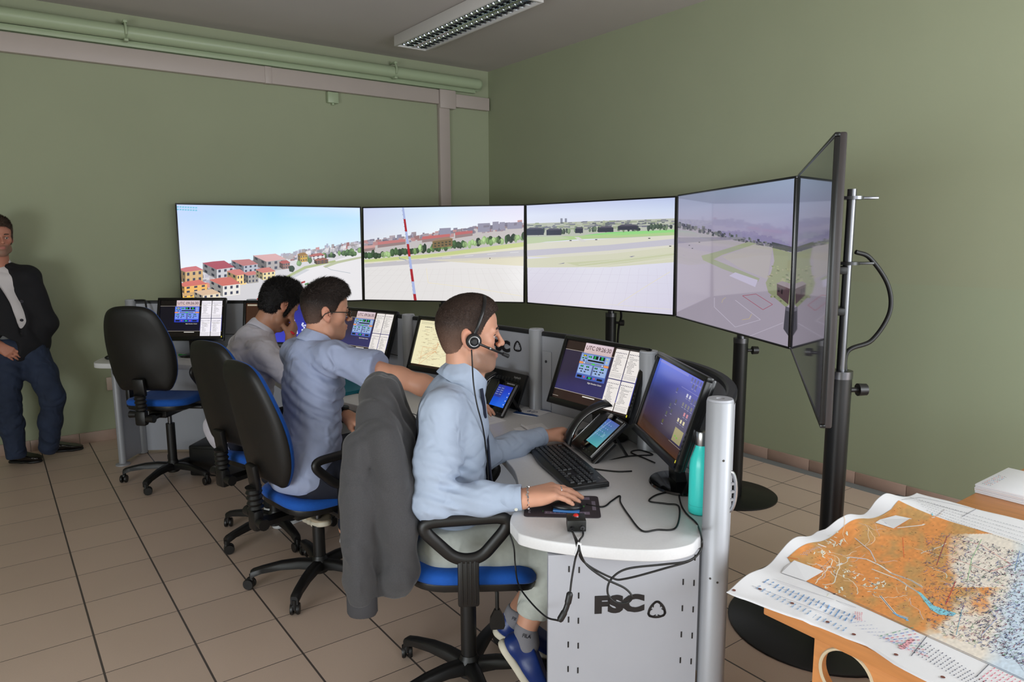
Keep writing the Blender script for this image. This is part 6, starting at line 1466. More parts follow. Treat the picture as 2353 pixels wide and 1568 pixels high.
# ================================================================ people
FH = np.array([math.sin(YAW), math.cos(YAW), 0.])
def AH(x, y, h):                     # point seen at a pixel, h metres ahead of the camera along the floor
    r = ray(x, y); return Vector(CAM_C + r*(h/(r@FH)))
ZUP = V(0, 0, 1)
def frame3(heading, pitch=0., roll=0.):
    """columns: forward, left, up of a head or trunk; pitch positive looks down"""
    f = V(math.cos(heading), math.sin(heading), 0); l = V(-f.y, f.x, 0)
    f2 = f*math.cos(pitch)-ZUP*math.sin(pitch); u2 = ZUP*math.cos(pitch)+f*math.sin(pitch)
    l2 = l*math.cos(roll)+u2*math.sin(roll); u3 = u2*math.cos(roll)-l*math.sin(roll)
    return Matrix((f2, l2, u3)).transposed()
def head_prims(o, F, s, neck, nr=.056):
    o = Vector(o); W = lambda x, y, z: o+F @ V(x, y, z)*s
    E = lambda c, r, k=.02, op='u': ell(W(*c), [q*s for q in r], F, k, op)
    B = lambda c, r, k=.012, op='u': ball(W(*c), r*s, k, op)
    Cn = lambda a, b, r1, r2, k=.012, op='u': cone(W(*a), W(*b), r1*s, r2*s, k, op)
    pr = [E((-.010, 0, .045), (.094, .076, .086)), E((.034, 0, .050), (.060, .066, .062), .03), E((.036, 0, -.015), (.054, .061, .066), .03), E((.034, 0, -.066), (.042, .045, .036), .03)]
    pr += [cone(W(-.018, 0, -.02), neck, (nr-.003)*s, (nr+.003)*s, .035), cone(W(.012, 0, -.075), Vector(neck)+(F @ V(.03, 0, 0)), .036*s, .04*s, .03)]
    for q in (-1, 1):
        pr += [Cn((-.002, q*.055, -.035), (.018, q*.050, -.074), .017, .018, .025), Cn((.018, q*.050, -.074), (.072, q*.016, -.098), .018, .015, .025)]
        pr += [B((.060, q*.046, -.010), .019, .025), Cn((.093, q*.010, .027), (.078, q*.046, .026), .0085, .008, .014)]
    pr += [B((.077, 0, -.096), .0185, .02), E((.072, 0, -.062), (.027, .029, .03), .02)]
    pr += [Cn((.096, 0, .022), (.1175, 0, -.019), .0058, .0085, .010), B((.1165, 0, -.0215), .0094, .008), B((.105, .0108, -.026), .0076, .007), B((.105, -.0108, -.026), .0076, .007)]
    for q in (-1, 1): pr.append(E((.098, q*.032, .008), (.0185, .0165, .0105), .012, 's'))
    pr += [E((.0985, 0, -.0510), (.0078, .021, .0058), .006), E((.0962, 0, -.0640), (.0090, .0195, .0072), .006), cone(W(.1085, -.022, -.0570), W(.1085, .022, -.0570), .0030*s, .0030*s, .004, 's')]
    for q in (-1, 1):
        Fe = F @ Matrix.Rotation(q*.35, 3, 'Z') @ Matrix.Rotation(-.22, 3, 'Y')
        pr += [ell(W(-.012, q*.0825, .003), (.021*s, .0075*s, .034*s), Fe, .008), ell(W(-.006, q*.091, .004), (.0125*s, .008*s, .021*s), Fe, .006, 's'), B((.001, q*.078, -.027), .0085, .008)]
    return pr, W
def head_extras(t, o, F, s, brow_m, iris=(60, 44, 36), brow_w=.0042):
    W = lambda x, y, z: Vector(o)+F @ V(x, y, z)*s
    for q in (-1, 1):
        p = np.array([W(.0815, q*.0315, .0085)]); v = MB().ell(W(.0750, q*.0320, .0070), .0118*s, n=20)
        me = bpy.data.meshes.new('eye'); me.from_pydata(v.v, [], v.f); shade(me, 180)
        a = me.color_attributes.new('Col', 'FLOAT_COLOR', 'POINT'); ax = (F @ V(1, q*.05, -.12)).normalized(); c0 = W(.0750, q*.0320, .0070); cc = []
        for vv in me.vertices:
            d = (vv.co-c0).normalized().dot(ax); cc += [*srgb((20, 16, 14) if d > .975 else iris if d > .88 else (226, 218, 212)), 1]
        a.data.foreach_set('color', cc); link_mesh('eye', me, colmat('eye_surface', .12), t, True)
        soft('eyelid', [cone(W(.0845, q*.020, .0115), W(.0862, q*.032, .0148), .0026*s, .0028*s, .003), cone(W(.0862, q*.032, .0148), W(.0775, q*.046, .0095), .0028*s, .0022*s, .003), cone(W(.0840, q*.021, .0015), W(.0850, q*.032, -.0022), .0022*s, .0023*s, .003), cone(W(.0850, q*.032, -.0022), W(.0775, q*.045, .0030), .0023*s, .0020*s, .003), ell(W(.078, q*.032, .0185), (.0075*s, .014*s, .0045*s), F, .004)], .0016, t['skin'] if False else SKINM[t.name], t)
        MB().tube([W(.0862, q*.021, .0108), W(.0888, q*.032, .0130), W(.0835, q*.042, .0110), W(.0775, q*.048, .0085)], .0014*s, 6).build('eyelash', brow_m, t, True, ang=180)
        MB().tube([W(.0975, q*.012, .0285), W(.0968, q*.024, .0330), W(.0885, q*.042, .0320), W(.079, q*.052, .0265)], [brow_w*.9*s, brow_w*s, brow_w*.8*s, brow_w*.3*s], 8).build('eyebrow', brow_m, t, True, ang=180)
SKINM = {}
def hair(t, name, o, F, s, base, off=.006, top=.0, disp=None, res=.004, front=.108, nape=-.055, sideburn=0., n=9000, ln=(.006, .006), fade=0., skin=(196, 148, 124), lay=None, wid=.0011, lift=.35, scat=.35):
    """hair cap with strands on it; fade blends the short sides towards the skin colour; ln strand length on the sides and on top"""
    o = Vector(o); W = lambda x, y, z: o+F @ V(x, y, z)*s; D = lambda x, y, z: F @ V(x, y, z)
    pr = [ell(W(-.011, 0, .046), ((.094+off)*s, (.076+off)*s, (.086+off)*s), F, .02), ell(W(.032, 0, .055), ((.058+off)*s, (.064+off)*s, (.060+off)*s), F, .03), ell(W(-.036, 0, -.014), ((.046+off)*s, (.054+off)*s, .058*s), F, .03)]
    if top: pr += [ell(W(.020, 0, .088+top*.3), (.078*s, .062*s, (.050+top)*s), F, .025)]
    pr.append(ell(W(.112, 0, front-.112), (.080*s, .3*s, .098*s), F, .006, 's')); pr.append(halfspace(W(.034, 0, -.018), D(.75, 0, -1), .004))
    pr.append(halfspace(W(-.085, 0, nape), D(-.30, 0, -1), .012))
    pr += [ell(W(-.004, q*.088, -.010), (.030*s, .022*s, .036*s), F, .006, 's') for q in (-1, 1)]
    if sideburn: pr += [cone(W(.022, q*.070, .01), W(.026, q*.066, -.012-sideburn), .011*s, .006*s, .01) for q in (-1, 1)]
    v, f = sdf_mesh(pr, res, disp); v = relax(v, f, 1)
    o_ = _np(o); M_ = _np(np.array(F)); loc = lambda p: (p-o_)@M_/s
    up = lambda p: np.clip((loc(p)[:, 2]-.055)/.05, 0, 1)
    def flow(p):
        q = loc(p); d = np.zeros_like(q); tp = up(p); d[:, 0] = -.5+tp*(1.3 if lay is None else lay[0]); d[:, 2] = -1*(1-tp); d[:, 1] = np.sign(q[:, 1])*.15+tp*(0 if lay is None else lay[1]); return d@M_.T
    V4, F4, _ = strands(v, f, n, lambda p: (ln[0]+(ln[1]-ln[0])*up(p))*s, flow, int(abs(o.x)*1000), lift, wid, None, scat)
    av = np.concatenate([v, V4]); af = np.concatenate([f, F4+len(v)])
    rg = np.random.default_rng(3); c = np.tile(np.array(srgb(base)), (len(av), 1)); c[len(v):] *= np.repeat(rg.uniform(.65, 1.5, n), 6)[:, None]
    if fade:
        z = loc(av)[:, 2]; k = np.clip((.050-z)/.11, 0, 1)*fade; c = c*(1-k[:, None])+np.array(srgb(skin))*.72*k[:, None]
    return np_mesh(name, av, af, colmat('hair', .62, spec=.35), t, True, c)
def hand_prims(wr, d, pn, side, s=1., curl=(.35, .45, .5, .55), curl0=None, spread=.10, thumb=(.75, .55, .2), tb=.35):
    """wr wrist, d pointing along the back of the hand, pn the way the palm faces; thumb lies on the d x pn side times side"""
    wr = Vector(wr); d = Vector(d).normalized(); pn = Vector(pn); pn = (pn-d*pn.dot(d)).normalized(); lat = d.cross(pn)*side
    pr = []; tips = []; curl0 = curl0 or curl
    for i, (o, L, r) in enumerate(((.030, .074, .0092), (.010, .082, .0094), (-.011, .076, .0090), (-.030, .060, .0080))):
        kn = wr+d*(.092-.006*abs(i-1))*s+lat*o*s-pn*.004*s*(1-abs(o)*12)
        pr.append(cone(wr+lat*o*.45*s+d*.004, kn, .0155*s, .0120*s, .016))
        a = curl0[i]; p = kn; dd = (d+lat*o*spread*12*.28).normalized()
        for j, (f, rr) in enumerate(((.44, 1.), (.31, .90), (.25, .80))):
            e = dd*math.cos(a)+pn*math.sin(a); q = p+e*L*f*s; pr.append(cone(p, q, r*rr*s, r*(rr-.10)*s, .006)); p = q; a += curl[i]*(.9 if j == 0 else .6)
        tips.append((p, e))
    pr.append(ell(wr+d*.045*s+pn*.010*s, (.046*s, .036*s, .016*s), Matrix((d, lat, pn)).transposed(), .02))
    tp = wr+d*.022*s+lat*.020*s+pn*.010*s; td = (d*thumb[0]+lat*thumb[1]+pn*thumb[2]).normalized(); p = tp
    for j, (L, r) in enumerate(((.046, .0140), (.034, .0108), (.026, .0098))):
        q = p+td*L*s; pr.append(cone(p, q, r*s, r*.84*s, .010)); p = q; td = (td+d*tb*.5+pn*.12-lat*tb*.3).normalized()
    tips.append((p, td))
    return pr, tips
def torso(pel, neck, shR, shL, F, i=0., s=1.06, belly=1., bk=0.):
    pel, neck, shR, shL = map(Vector, (pel, neck, shR, shL)); ax = (neck-pel); u = ax.normalized(); f = F @ V(1, 0, 0); f = (f-u*f.dot(u)).normalized(); l = u.cross(f); M_ = Matrix((f, l, u)).transposed()
    L = lambda t_: pel+ax*t_-f*bk*math.sin(math.pi*min(1, t_))
    pr = [ell(L(.0), ((.112+i)*s, (.160+i)*s, .115*s), M_, .05), ell(L(.34)+f*.008, ((.103*belly+i)*s, (.142+i)*s, .18*s), M_, .06), ell(L(.66)-f*.004, ((.108+i)*s, (.158+i)*s, .185*s), M_, .06)]
    top = L(.88)
    pr += [cone(shR*.86+top*.14, top-f*.02, (.054+i)*s, (.068+i)*s, .05), cone(shL*.86+top*.14, top-f*.02, (.054+i)*s, (.068+i)*s, .05), cone(neck-u*.030-f*.012, L(.8)-f*.01, (.052+i*.4)*s, (.088+i)*s, .05)]
    return pr, M_, L
def skin_col(base, o, F, s, stub=0., stubc=(120, 96, 84), lipc=(176, 104, 98), scalp=None, scz=None):
    o_ = _np(o); M_ = _np(np.array(F)); bs = np.array(srgb(base))
    def fn(v):
        q = (np.asarray(v, np.float32)-o_)@M_/s; x, y, z = q[:, 0], q[:, 1], q[:, 2]; c = np.tile(bs, (len(v), 1))
        n = np.sin(v[:, 0]*61+3*np.sin(v[:, 1]*43))*np.sin(v[:, 2]*57+2*np.sin(v[:, 0]*37)); c *= (1+.035*n)[:, None]
        sm = lambda t, a, b: np.clip((t-a)/(b-a), 0, 1)
        near = (np.linalg.norm(q, axis=1) < .17)
        if stub:
            m = sm(-z, .028, .052)*sm(x, -.012, .012)*(1-sm(-z, .112, .125))*near; m *= 1-.8*np.exp(-((z+.057)/.010)**2-(y/.024)**2)*(x > .08); m = m*stub
            c = c*(1-m[:, None])+np.array(srgb(stubc))*m[:, None]
        l = np.exp(-((z+.0575)/.0085)**4-(y/.021)**4)*(x > .088)*near; c = c*(1-l[:, None]*.75)+np.array(srgb(lipc))*l[:, None]*.75
        e = (np.abs(y) > .079)*(np.abs(z) < .045)*(np.abs(x) < .04)*near; c = c*(1-e[:, None]*.22)+np.array(srgb((206, 110, 96)))*e[:, None]*.22
        so = np.exp(-((z-.008)/.014)**2-((np.abs(y)-.033)/.018)**2)*(x > .05)*near; c = c*(1-so[:, None]*np.array([.30, .36, .34]))  # eye-socket shade put into the skin colour
        ch = np.exp(-((z+.015)/.022)**2-((np.abs(y)-.045)/.02)**2)*(x > .04)*near*.16; c = c*(1-ch[:, None])+np.array(srgb((206, 112, 100)))*ch[:, None]
        return c
    return fn
def collar(t, m, o, u, f, rx, ry, h=.036, flare=.016, gap=.42, name='collar', fall=.046, label=None):
    """turned-down shirt collar: o centre of the neck hole, u neck axis, f front"""
    u = Vector(u).normalized(); f = Vector(f); f = (f-u*f.dot(u)).normalized(); l = u.cross(f); n = 40; mb = MB(); rows = []
    for dr, dz in ((-.002, 0), (-.002, h*.55), (.000, h*.95), (.006, h), (.010, h*.80), (flare*.85, h-fall*.7), (flare, h-fall)):
        r = []
        for k in range(n+1):
            a = gap*.5+(6.2832-gap)*k/n; e = abs(math.cos(a/2)); pt = max(0, (math.cos(a)-.75)/.25)
            drop = -.022*pt if dz < h*.5 and dr > .005 else 0.
            r.append(Vector(o)+f*math.cos(a)*(rx+dr+(.012*pt if drop else 0))+l*math.sin(a)*(ry+dr)+u*(dz+drop-.020*max(0, math.cos(a))))
        rows.append([p[:] for p in r])
    mb.loft(rows, caps=False, closed=False); ob = mb.build(name, m, t, True, ang=75, label=label)
    md = ob.modifiers.new('cloth', 'SOLIDIFY'); md.thickness = .0022; md.offset = 1
    return ob
def shoe(t, heel, toe, up, m_up, m_sole, name='shoe', h=.085, w=.046, res=.005, top=.6, sole_h=.028, label=None, colr=None):
    heel, toe = Vector(heel), Vector(toe); d = (toe-heel); L = d.length; d.normalize(); up = Vector(up); up = (up-d*up.dot(d)).normalized(); l = up.cross(d)
    Pq = lambda x, z: heel+d*x*L+up*z
    pr = chain([Pq(.16, .045), Pq(.45, .047), Pq(.75, .042), Pq(.87, .036)], [w*.78, w*.86, w*.92, w*.74], k=.03, flat=.80, fax=up)
    pr += chain([Pq(.15, .05), Pq(.165, h)], [w*.78, w*.80], k=.03); pr += chain([Pq(.28, h*.92), Pq(.45, h*.74), Pq(.62, .058)], [w*.80, w*.74, w*.60], k=.03)
    pr.append(halfspace(Pq(.3, sole_h*.55), -up)); pr.append(halfspace(Pq(.2, h+.012), up+d*.25)); pr.append(cone(Pq(.20, h-.016), Pq(.21, h+.08), w*.66, w*.72, .01, 's'))
    o = soft(name, pr, res, m_up, t, label=label)
    sp = [cone(Pq(a, sole_h*.5), Pq(b, sole_h*.5), r1, r2, .02) for a, b, r1, r2 in ((.14, .45, w*.84, w*.86), (.45, .72, w*.86, w*1.02), (.72, .85, w*1.02, w*.80))]
    sp += [halfspace(Pq(.3, sole_h), up, .006), halfspace(Pq(.3, 0), -up, .006)]
    soft('sole', sp, res*.8, m_sole, o)
    return o, Pq, d, up, l

def skinmat(name): return colmat(name, .48, sub=.12, spec=.4, bump=.06, bscale=420)
m_skin = skinmat('skin')
# ---------------------------------------------------------------- the man with the headset
S1 = 1.05
H1 = R(-24); F1 = frame3(H1, .04); T1 = frame3(R(-36.4+17))
hd1 = AH(1074, 774, 2.46)
nk1 = AH(1065, 876, 2.45); pl1 = AH(1040, 1245, 2.46); sR1 = AH(1012, 948, 2.27); eR1 = AH(995, 1152, 2.21); wR1 = AH(1200, 1150, 2.19)
sL1 = AH(1062, 935, 2.62); eL1 = AH(1112, 1046, 2.70); wL1 = AH(1247, 1003, 2.895)
hR1 = AH(1020, 1250, 2.36); kR1 = AH(1272, 1276, 2.40); aR1 = AH(1208, 1446, 2.36); hL1 = AH(1050, 1240, 2.58); kL1 = AH(1305, 1262, 2.62); aL1 = AH(1188, 1406, 2.50)
man1 = thing('person', '', 'person', (pl1.x, pl1.y, 0)); man1['label'] = 'seated man with black headset, light blue shirt and tie, one hand on a mouse'
SKINM[man1.name] = mat('eyelid_skin', (196, 144, 120), .5)
pr, W1 = head_prims(hd1, F1, S1, nk1, .056)
tp, TM1, L1 = torso(pl1, nk1, sR1, sL1, T1, -.012, S1, bk=.03); pr += tp
pr += chain([sR1, eR1, wR1], [.045, .040, .030], k=.03)+chain([sL1, eL1, wL1], [.045, .040, .030], k=.03)
for h_, k_, a_ in ((hR1, kR1, aR1), (hL1, kL1, aL1)): pr += chain([h_, k_], [.078, .054], k=.03)+chain([k_, k_*.5+a_*.5, a_], [.052, .052, .037], k=.03)+[ball(a_+V(.0, 0, -.03), .034, .03)]
wR1 = wR1+V(0, 0, .010); mt = atz(1322, 1156, DZ+.02); dR = (mt-wR1); dR.z = .022
hp, tipsR = hand_prims(wR1, dR, V(.05, .05, -1), 1, 1.20, curl=(.20, .22, .24, .24), curl0=(.34, .36, .40, .44), spread=.05, thumb=(.8, .42, .35))
pr += hp
tgt = AH(1318, 990, 2.99); dL = (tgt-wL1).normalized()
hp, tipsL = hand_prims(wL1, dL+V(0, 0, .10), V(.25, -.25, -1), -1, 1.06, curl=(.62, .60, .58, .55), curl0=(.45, .40, .38, .36), spread=.03, thumb=(.85, .35, .35), tb=.25)
pr += hp
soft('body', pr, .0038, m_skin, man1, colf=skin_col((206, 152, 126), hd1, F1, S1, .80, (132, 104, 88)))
head_extras(man1, hd1, F1, S1, mat('dark_brow', (50, 38, 32), .8))
hair(man1, 'hair', hd1, F1, S1, (56, 42, 36), .0035, .004, None, .0036, n=24000, ln=(.0045, .008), fade=.5, nape=-.062, wid=.0008)
# fingernails
for (p_, e_) in tipsR[:4]+tipsL[4:]:
    q = p_-e_*.004+V(0, 0, .0058); MB().ell(q, (.0062, .0048, .0018), Matrix(basis(V(0, 0, 1), e_)).transposed(), n=10).build('fingernail', mat('nail', (222, 176, 160), .3), man1, True, ang=180)
m_shirt1 = mat('light_blue_shirt', (164, 177, 198), .8, bump=.12, bscale=1400, var=.02, vscale=40, fold=.9, fscale=13)
sp, _, _ = torso(pl1, nk1, sR1, sL1, T1, .010, S1, bk=.03)
f1 = T1 @ V(1, 0, 0)
sp += chain([sR1, sR1*.45+eR1*.55, eR1], [.062, .066, .058], k=.045)+[ball(eR1-V(.01, 0, .002), .056, .03)]+chain([eR1, eR1*.45+wR1*.55, wR1*.86+eR1*.14], [.054, .050, .041], k=.03)
sp += chain([sL1, eL1], [.062, .058], k=.045)+chain([eL1, eL1*.5+wL1*.5, wL1*.86+eL1*.14], [.054, .050, .042], k=.03)
# neck hole
un1 = (nk1-pl1).normalized(); uc1 = (ZUP*.80+f1*.52).normalized(); sp.append(cone(nk1+uc1*.012, nk1+uc1*.14, .057, .07, .01, 's'))
cR = (wR1-eR1).normalized(); cL = (wL1-eL1).normalized()
sp += [P_ for P_ in (rbox(wR1+cR*.062, (.06, .06, .06), None, .002, .003, 's'), rbox(wL1+cL*.062, (.06, .06, .06), None, .002, .003, 's'))]
sp.append(ell(pl1-V(0, 0, .11), (.30, .30, .075), None, .01, 's'))
def folds1(X):
    o = wrinkles([((1, .2, .5), .10), ((.3, 1, .8), .13), ((.5, -.4, 1), .085)], .0085)(X)
    e = _np(eR1+V(.045, -.02, .05)); d = np.linalg.norm(X-e, axis=-1); a = (X-e)@_np(V(.35, .2, 1.)); o += (.0065*np.exp(-(d/.11)**2)*np.sin(a*150+X[..., 0]*25)).astype(np.float32)
    w = _np(pl1+V(.08, 0, .12)); d = np.linalg.norm(X-w, axis=-1); o += (.006*np.exp(-(d/.16)**2)*np.sin((X@_np(V(.5, .2, 1)))*95)).astype(np.float32)
    return o
shirt1 = soft('shirt', sp, .0055, m_shirt1, man1, folds1)
for (w_, c_, e_, lb) in ((wR1, cR, eR1, 0), (wL1, cL, eL1, 1)):
    x, y, n_ = basis(c_); sec = []
    for f_, r_ in ((-.075, .0400), (-.070, .0425), (-.030, .0415), (-.004, .0405), (-.001, .0385), (-.006, .0365), (-.03, .036)):
        c = w_+c_*f_; sec.append([(c+x*r_*math.cos(6.2832*k/36)+y*r_*math.sin(6.2832*k/36)*1.02)[:] for k in range(36)])
    ob = MB().loft(sec, caps=False).build('cuff', m_shirt1, shirt1, True, fix=True)
    b_ = w_+c_*-.02+V(CAM_R[2][0], CAM_R[2][1], 0)*-.032-V(0, 0, .026); MB().cyl(b_, b_-V(CAM_R[2][0], CAM_R[2][1], .25)*.004, .0055, n=14).build('button', mat('shirt_button', (216, 214, 202), .3), shirt1, True)
collar(shirt1, m_shirt1, nk1+uc1*.014, uc1, f1, .067, .065, .046, .032, .30, fall=.080)
# tie
m_tie = mat('navy_tie', (26, 32, 54), .6, bump=.15, bscale=900)
fr = lambda x, y, h: AH(x, y, h)
l1 = T1 @ V(0, 1, 0)
cp = [(1106, 893, 2.395), (1112, 930, 2.40), (1118, 990, 2.41), (1123, 1050, 2.42), (1127, 1095, 2.42), (1134, 1128, 2.42)]
sec = []
for i_, ((x, y, h), hw) in enumerate(zip(cp, (.017, .017, .024, .032, .038, .040))):
    c = fr(x, y, h); sec.append([(c+l1*hw*a+f1*(.006*b-.007*abs(a)))[:] for a, b in ((-1, 0), (-.6, .6), (0, 1), (.6, .6), (1, 0), (.6, -.5), (0, -.8), (-.6, -.5))])
tie = MB().loft(sec).build('tie', m_tie, man1, True, fix=True, ang=50)
k0 = fr(1099, 893, 2.405); MB().ell(k0, (.012, .017, .018), T1, 14).build('tie_knot', m_tie, tie, True, ang=180)
# trousers
m_trs1 = mat('grey_green_trousers', (190, 194, 186), .85, fold=.7, fscale=12, bump=.2, bscale=900, var=.04, vscale=60)
tr = [ell(pl1-V(0, 0, .005), (.145, .180, .125), T1, .05)]
for h_, k_, a_ in ((hR1, kR1, aR1), (hL1, kL1, aL1)):
    e_ = k_*.30+a_*.70
    tr += chain([h_, h_*.5+k_*.5, k_], [.098, .092, .074], k=.05)+chain([k_, k_*.5+e_*.5, e_], [.074, .066, .058], k=.04)
    dn = (a_-k_).normalized(); tr.append(rbox(e_+dn*.118, (.09, .09, .09), Matrix(basis(dn)).transposed(), .002, .004, 's'))
tr.append(halfspace(pl1+V(0, 0, .105), (0, 0, 1)))
soft('trousers', tr, .006, m_trs1, man1, wrinkles([((1, .4, .3), .11), ((.2, 1, 1), .09), ((1, -1, .5), .15)], .009))
# socks and shoes
m_sock = mat('grey_sock', (132, 130, 136), .9, bump=.4, bscale=600); m_bshoe = mat('blue_leather', (24, 48, 112), .38, bump=.08, bscale=200, var=.05, vscale=60); m_bsole = mat('cream_rubber', (214, 206, 188), .6); m_lace = mat('cream_lace', (216, 208, 170), .8); m_whl = mat('white_leather', (226, 226, 228), .5)
upR = V(.55, -.45, .70)
hlR = AH(1140, 1474, 2.355); toR = AH(1262, 1650, 2.30); hlL = AH(1128, 1452, 2.50); toL = AH(1292, 1520, 2.52)
for h0, t0, a_, nm, hh in ((hlR, toR, aR1, 'R', .10), (hlL, toL, aL1, 'L', .095)):
    d_ = (t0-h0).normalized(); up_ = (a_-h0).normalized(); sh, Pq, dd, uu, ll = shoe(man1, h0, t0, up_+V(.2, -.16, .2), m_bshoe, m_bsole, w=.047, h=hh, label='navy blue leather sneaker')
    sk = chain([a_, Pq(.20, .085), Pq(.22, .06)], [.0405, .040, .030], k=.03)+[halfspace(a_+(a_-Pq(.20, .072)).normalized()*.018, (a_-Pq(.2, .07)), .003)]
    so = soft('sock', sk, .004, m_sock, man1)
    MB().loft([[(Pq(.17+.02*q_, hh-.006+.014*q_)+dd*(.044+.002*q_)*math.cos(6.2832*k/24)*.92+ll*(.038+.002*q_)*math.sin(6.2832*k/24))[:] for k in range(24)] for q_ in (0, .6, 1)], caps=False).build('heel_lining', m_whl, sh, True, ang=180)
    for j in range(5): x_ = .44+.07*j; z_ = .083-.006*j; MB().tube([Pq(x_, z_-.012)+ll*.026, Pq(x_+.01, z_)+ll*.008, Pq(x_+.01, z_)-ll*.008, Pq(x_, z_-.012)-ll*.026], .0028, 6).build('lace', m_lace, sh, True, ang=180)
    # maker's lettering on the sock band
    cs = a_*.72+Pq(.20, .085)*.28; toc = (Vector(CAM_C)-cs); ax_ = (a_-Pq(.20, .072)).normalized(); toc = (toc-ax_*toc.dot(ax_)).normalized(); ur = ax_.cross(toc)
    p = Paint(.05, .02, .0004); p.text('FILA', .025, .003, .017, (30, 32, 44), bold=.02, align='c')
    def wrap(q, cs=cs, ax_=ax_, toc=toc, ur=ur, rr=.0455):
        a = (q[0]-.025)/rr+.1; return cs+toc*rr*math.cos(a)+ur*rr*math.sin(a)+ax_*(q[1]-.006)
    p.f = wrap; ob = p.build('lettering', m_ink, so, None); ob.data.transform(WM[man1.name].inverted())
# bracelet and ring
x, y, n_ = basis(cR); c = wR1+cR*.020
for k in range(26):
    a0 = 6.2832*k/26; q0 = c+(x*math.cos(a0)+y*math.sin(a0))*.0345-V(0, 0, .002); q1 = c+(x*math.cos(a0+.2)+y*math.sin(a0+.2))*.0345-V(0, 0, .002)
    if k == 0: br = MB()
    br.beam(q0, q1+cR*(.002 if k % 2 else -.002), .0065, .0026)
br.build('bracelet', mat('silver_jewellery', (214, 214, 216), .2, metal=1.), man1, True)
d_ = dR.normalized(); lat = d_.cross(V(.05, .05, -1)); lat.normalize()
rg = wR1+d_*(.092+.026)*1.10+lat*.011*1.1-V(0, 0, .004)
x, y, n_ = basis(d_+V(0, 0, -.12)); MB().tube([(rg+x*.0108*math.cos(6.2832*k/20)+y*.0108*math.sin(6.2832*k/20))[:] for k in range(20)], .0028, 6, closed=True, sx=1.).build('ring', mat('silver_jewellery'), man1, True, ang=180)
# headset
t = thing('headset', 'black headset with boom microphone on the head of the man in the light blue shirt', 'headset', hd1)
band = [W1(.006, -.094, .012), W1(.020, -.095, .052), W1(.036, -.082, .098), W1(.046, -.048, .129), W1(.048, 0, .140), W1(.046, .048, .129), W1(.036, .082, .098), W1(.020, .095, .050), W1(.006, .093, .010)]
MB().tube(spline(band, 6), .0048, 8, up=(F1 @ V(1, 0, 0))[:], sx=.5, sy=1.2).build('headband', mat('headset_black', (20, 20, 22), .3), t, True, ang=180, fix=True)
ya = F1 @ V(0, -1, 0)
for q in (-1, 1):
    yy = ya*(1 if q < 0 else -1)
    MB().lathe([(.023, 0), (.0265, .004), (.0265, .014), (.022, .021), (.010, .023)], W1(.006, q*.084, -.002), axis=yy[:], n=32).build('ear_cup', mat('headset_foam', (24, 23, 24), .6), t, True, ang=50)
o = W1(.006, -.0995, -.002)
rg = basis(ya[:]); o2 = o+ya*.0045
MB().tube([(o2+rg[0]*.0165*math.cos(a_)+rg[1]*.0165*math.sin(a_)) for a_ in [6.2832*k/28 for k in range(28)]], .0024, 6, closed=True).build('silver_ring', m_silver, t, True, ang=180)
MB().lathe([(.0125, 0), (.0125, .006), (.009, .009)], o2, axis=ya[:], n=24).build('hinge', mat('headset_black'), t, True)
mic = W1(.118, -.058, -.052); b0 = o2+ya*.004
MB().tube(spline([b0, b0*.7+mic*.3+ya*.004, b0*.3+mic*.7+ya*.004, mic], 5), .0042, 8).build('boom', mat('headset_black'), t, True, ang=180)
dm = (mic-b0).normalized(); MB().cyl(mic-dm*.012, mic+dm*.014, .0062, .0072, 12).build('microphone', mat('headset_foam'), t, True)
MB().cyl(b0*.52+mic*.48+ya*.004-dm*.003, b0*.52+mic*.48+ya*.004+dm*.003, .0052).build('boom_ring', m_silver, t, True)
cb = [W1(-.002, -.103, -.028), AH(1085, 830, 2.355), AH(1088, 880, 2.32), AH(1096, 930, 2.31), AH(1110, 985, 2.33), AH(1119, 1050, 2.36), AH(1124, 1120, 2.36), AH(1136, 1180, 2.30), AH(1163, 1212, 2.20), AH(1180, 1255, 2.17), AH(1184, 1300, 2.17), AH(1192, 1345, 2.12), AH(1220, 1385, 2.0), AH(1255, 1418, 1.85), tuple(at(1284, 1427, 1.79))]
MB().tube(spline(cb, 8), .0026, 7).build('cable', m_cab, t, True, ang=180)

# ---------------------------------------------------------------- the man with glasses
S2 = 1.04
H2 = R(-9); F2 = frame3(H2, .10); T2 = frame3(R(-36.4+40))
hd2 = AH(746, 720, 3.30); nk2 = AH(728, 785, 3.27); pl2 = AH(706, 1085, 3.24)
sR2 = AH(770, 822, 3.10); eR2 = AH(918, 868, 3.0); wR2 = AH(1052, 912, 2.985); sL2 = AH(680, 812, 3.42); eL2 = AH(722, 948, 3.46); wL2 = AH(796, 956, 3.34)
hR2 = AH(722, 1105, 3.14); kR2 = AH(905, 1085, 3.20); aR2 = AH(795, 1215, 3.26); hL2 = AH(700, 1080, 3.36); kL2 = AH(850, 1010, 3.55); aL2 = AH(724, 1165, 3.42)
man2 = thing('person', 'seated man with glasses and blue short sleeved shirt, reaching a bare arm over the desk', 'person', (pl2.x, pl2.y, 0))
SKINM[man2.name] = mat('eyelid_skin')
pr, W2 = head_prims(hd2, F2, S2, nk2, .055)
tp, TM2, L2 = torso(pl2, nk2, sR2, sL2, T2, -.014, S2); pr += tp
pr += chain([sR2, eR2, eR2*.6+wR2*.4, wR2], [.046, .043, .043, .030], k=.03)+chain([sL2, eL2, wL2], [.045, .042, .031], k=.03)
for h_, k_, a_ in ((hR2, kR2, aR2), (hL2, kL2, aL2)): pr += chain([h_, k_], [.075, .052], k=.03)+chain([k_, a_], [.05, .035], k=.03)
hp, _ = hand_prims(wR2, AH(1120, 935, 2.99)-wR2, V(0, 0, -1), 1, 1.04, curl=(.3, .3, .35, .4), curl0=(.15, .15, .2, .2)); pr += hp
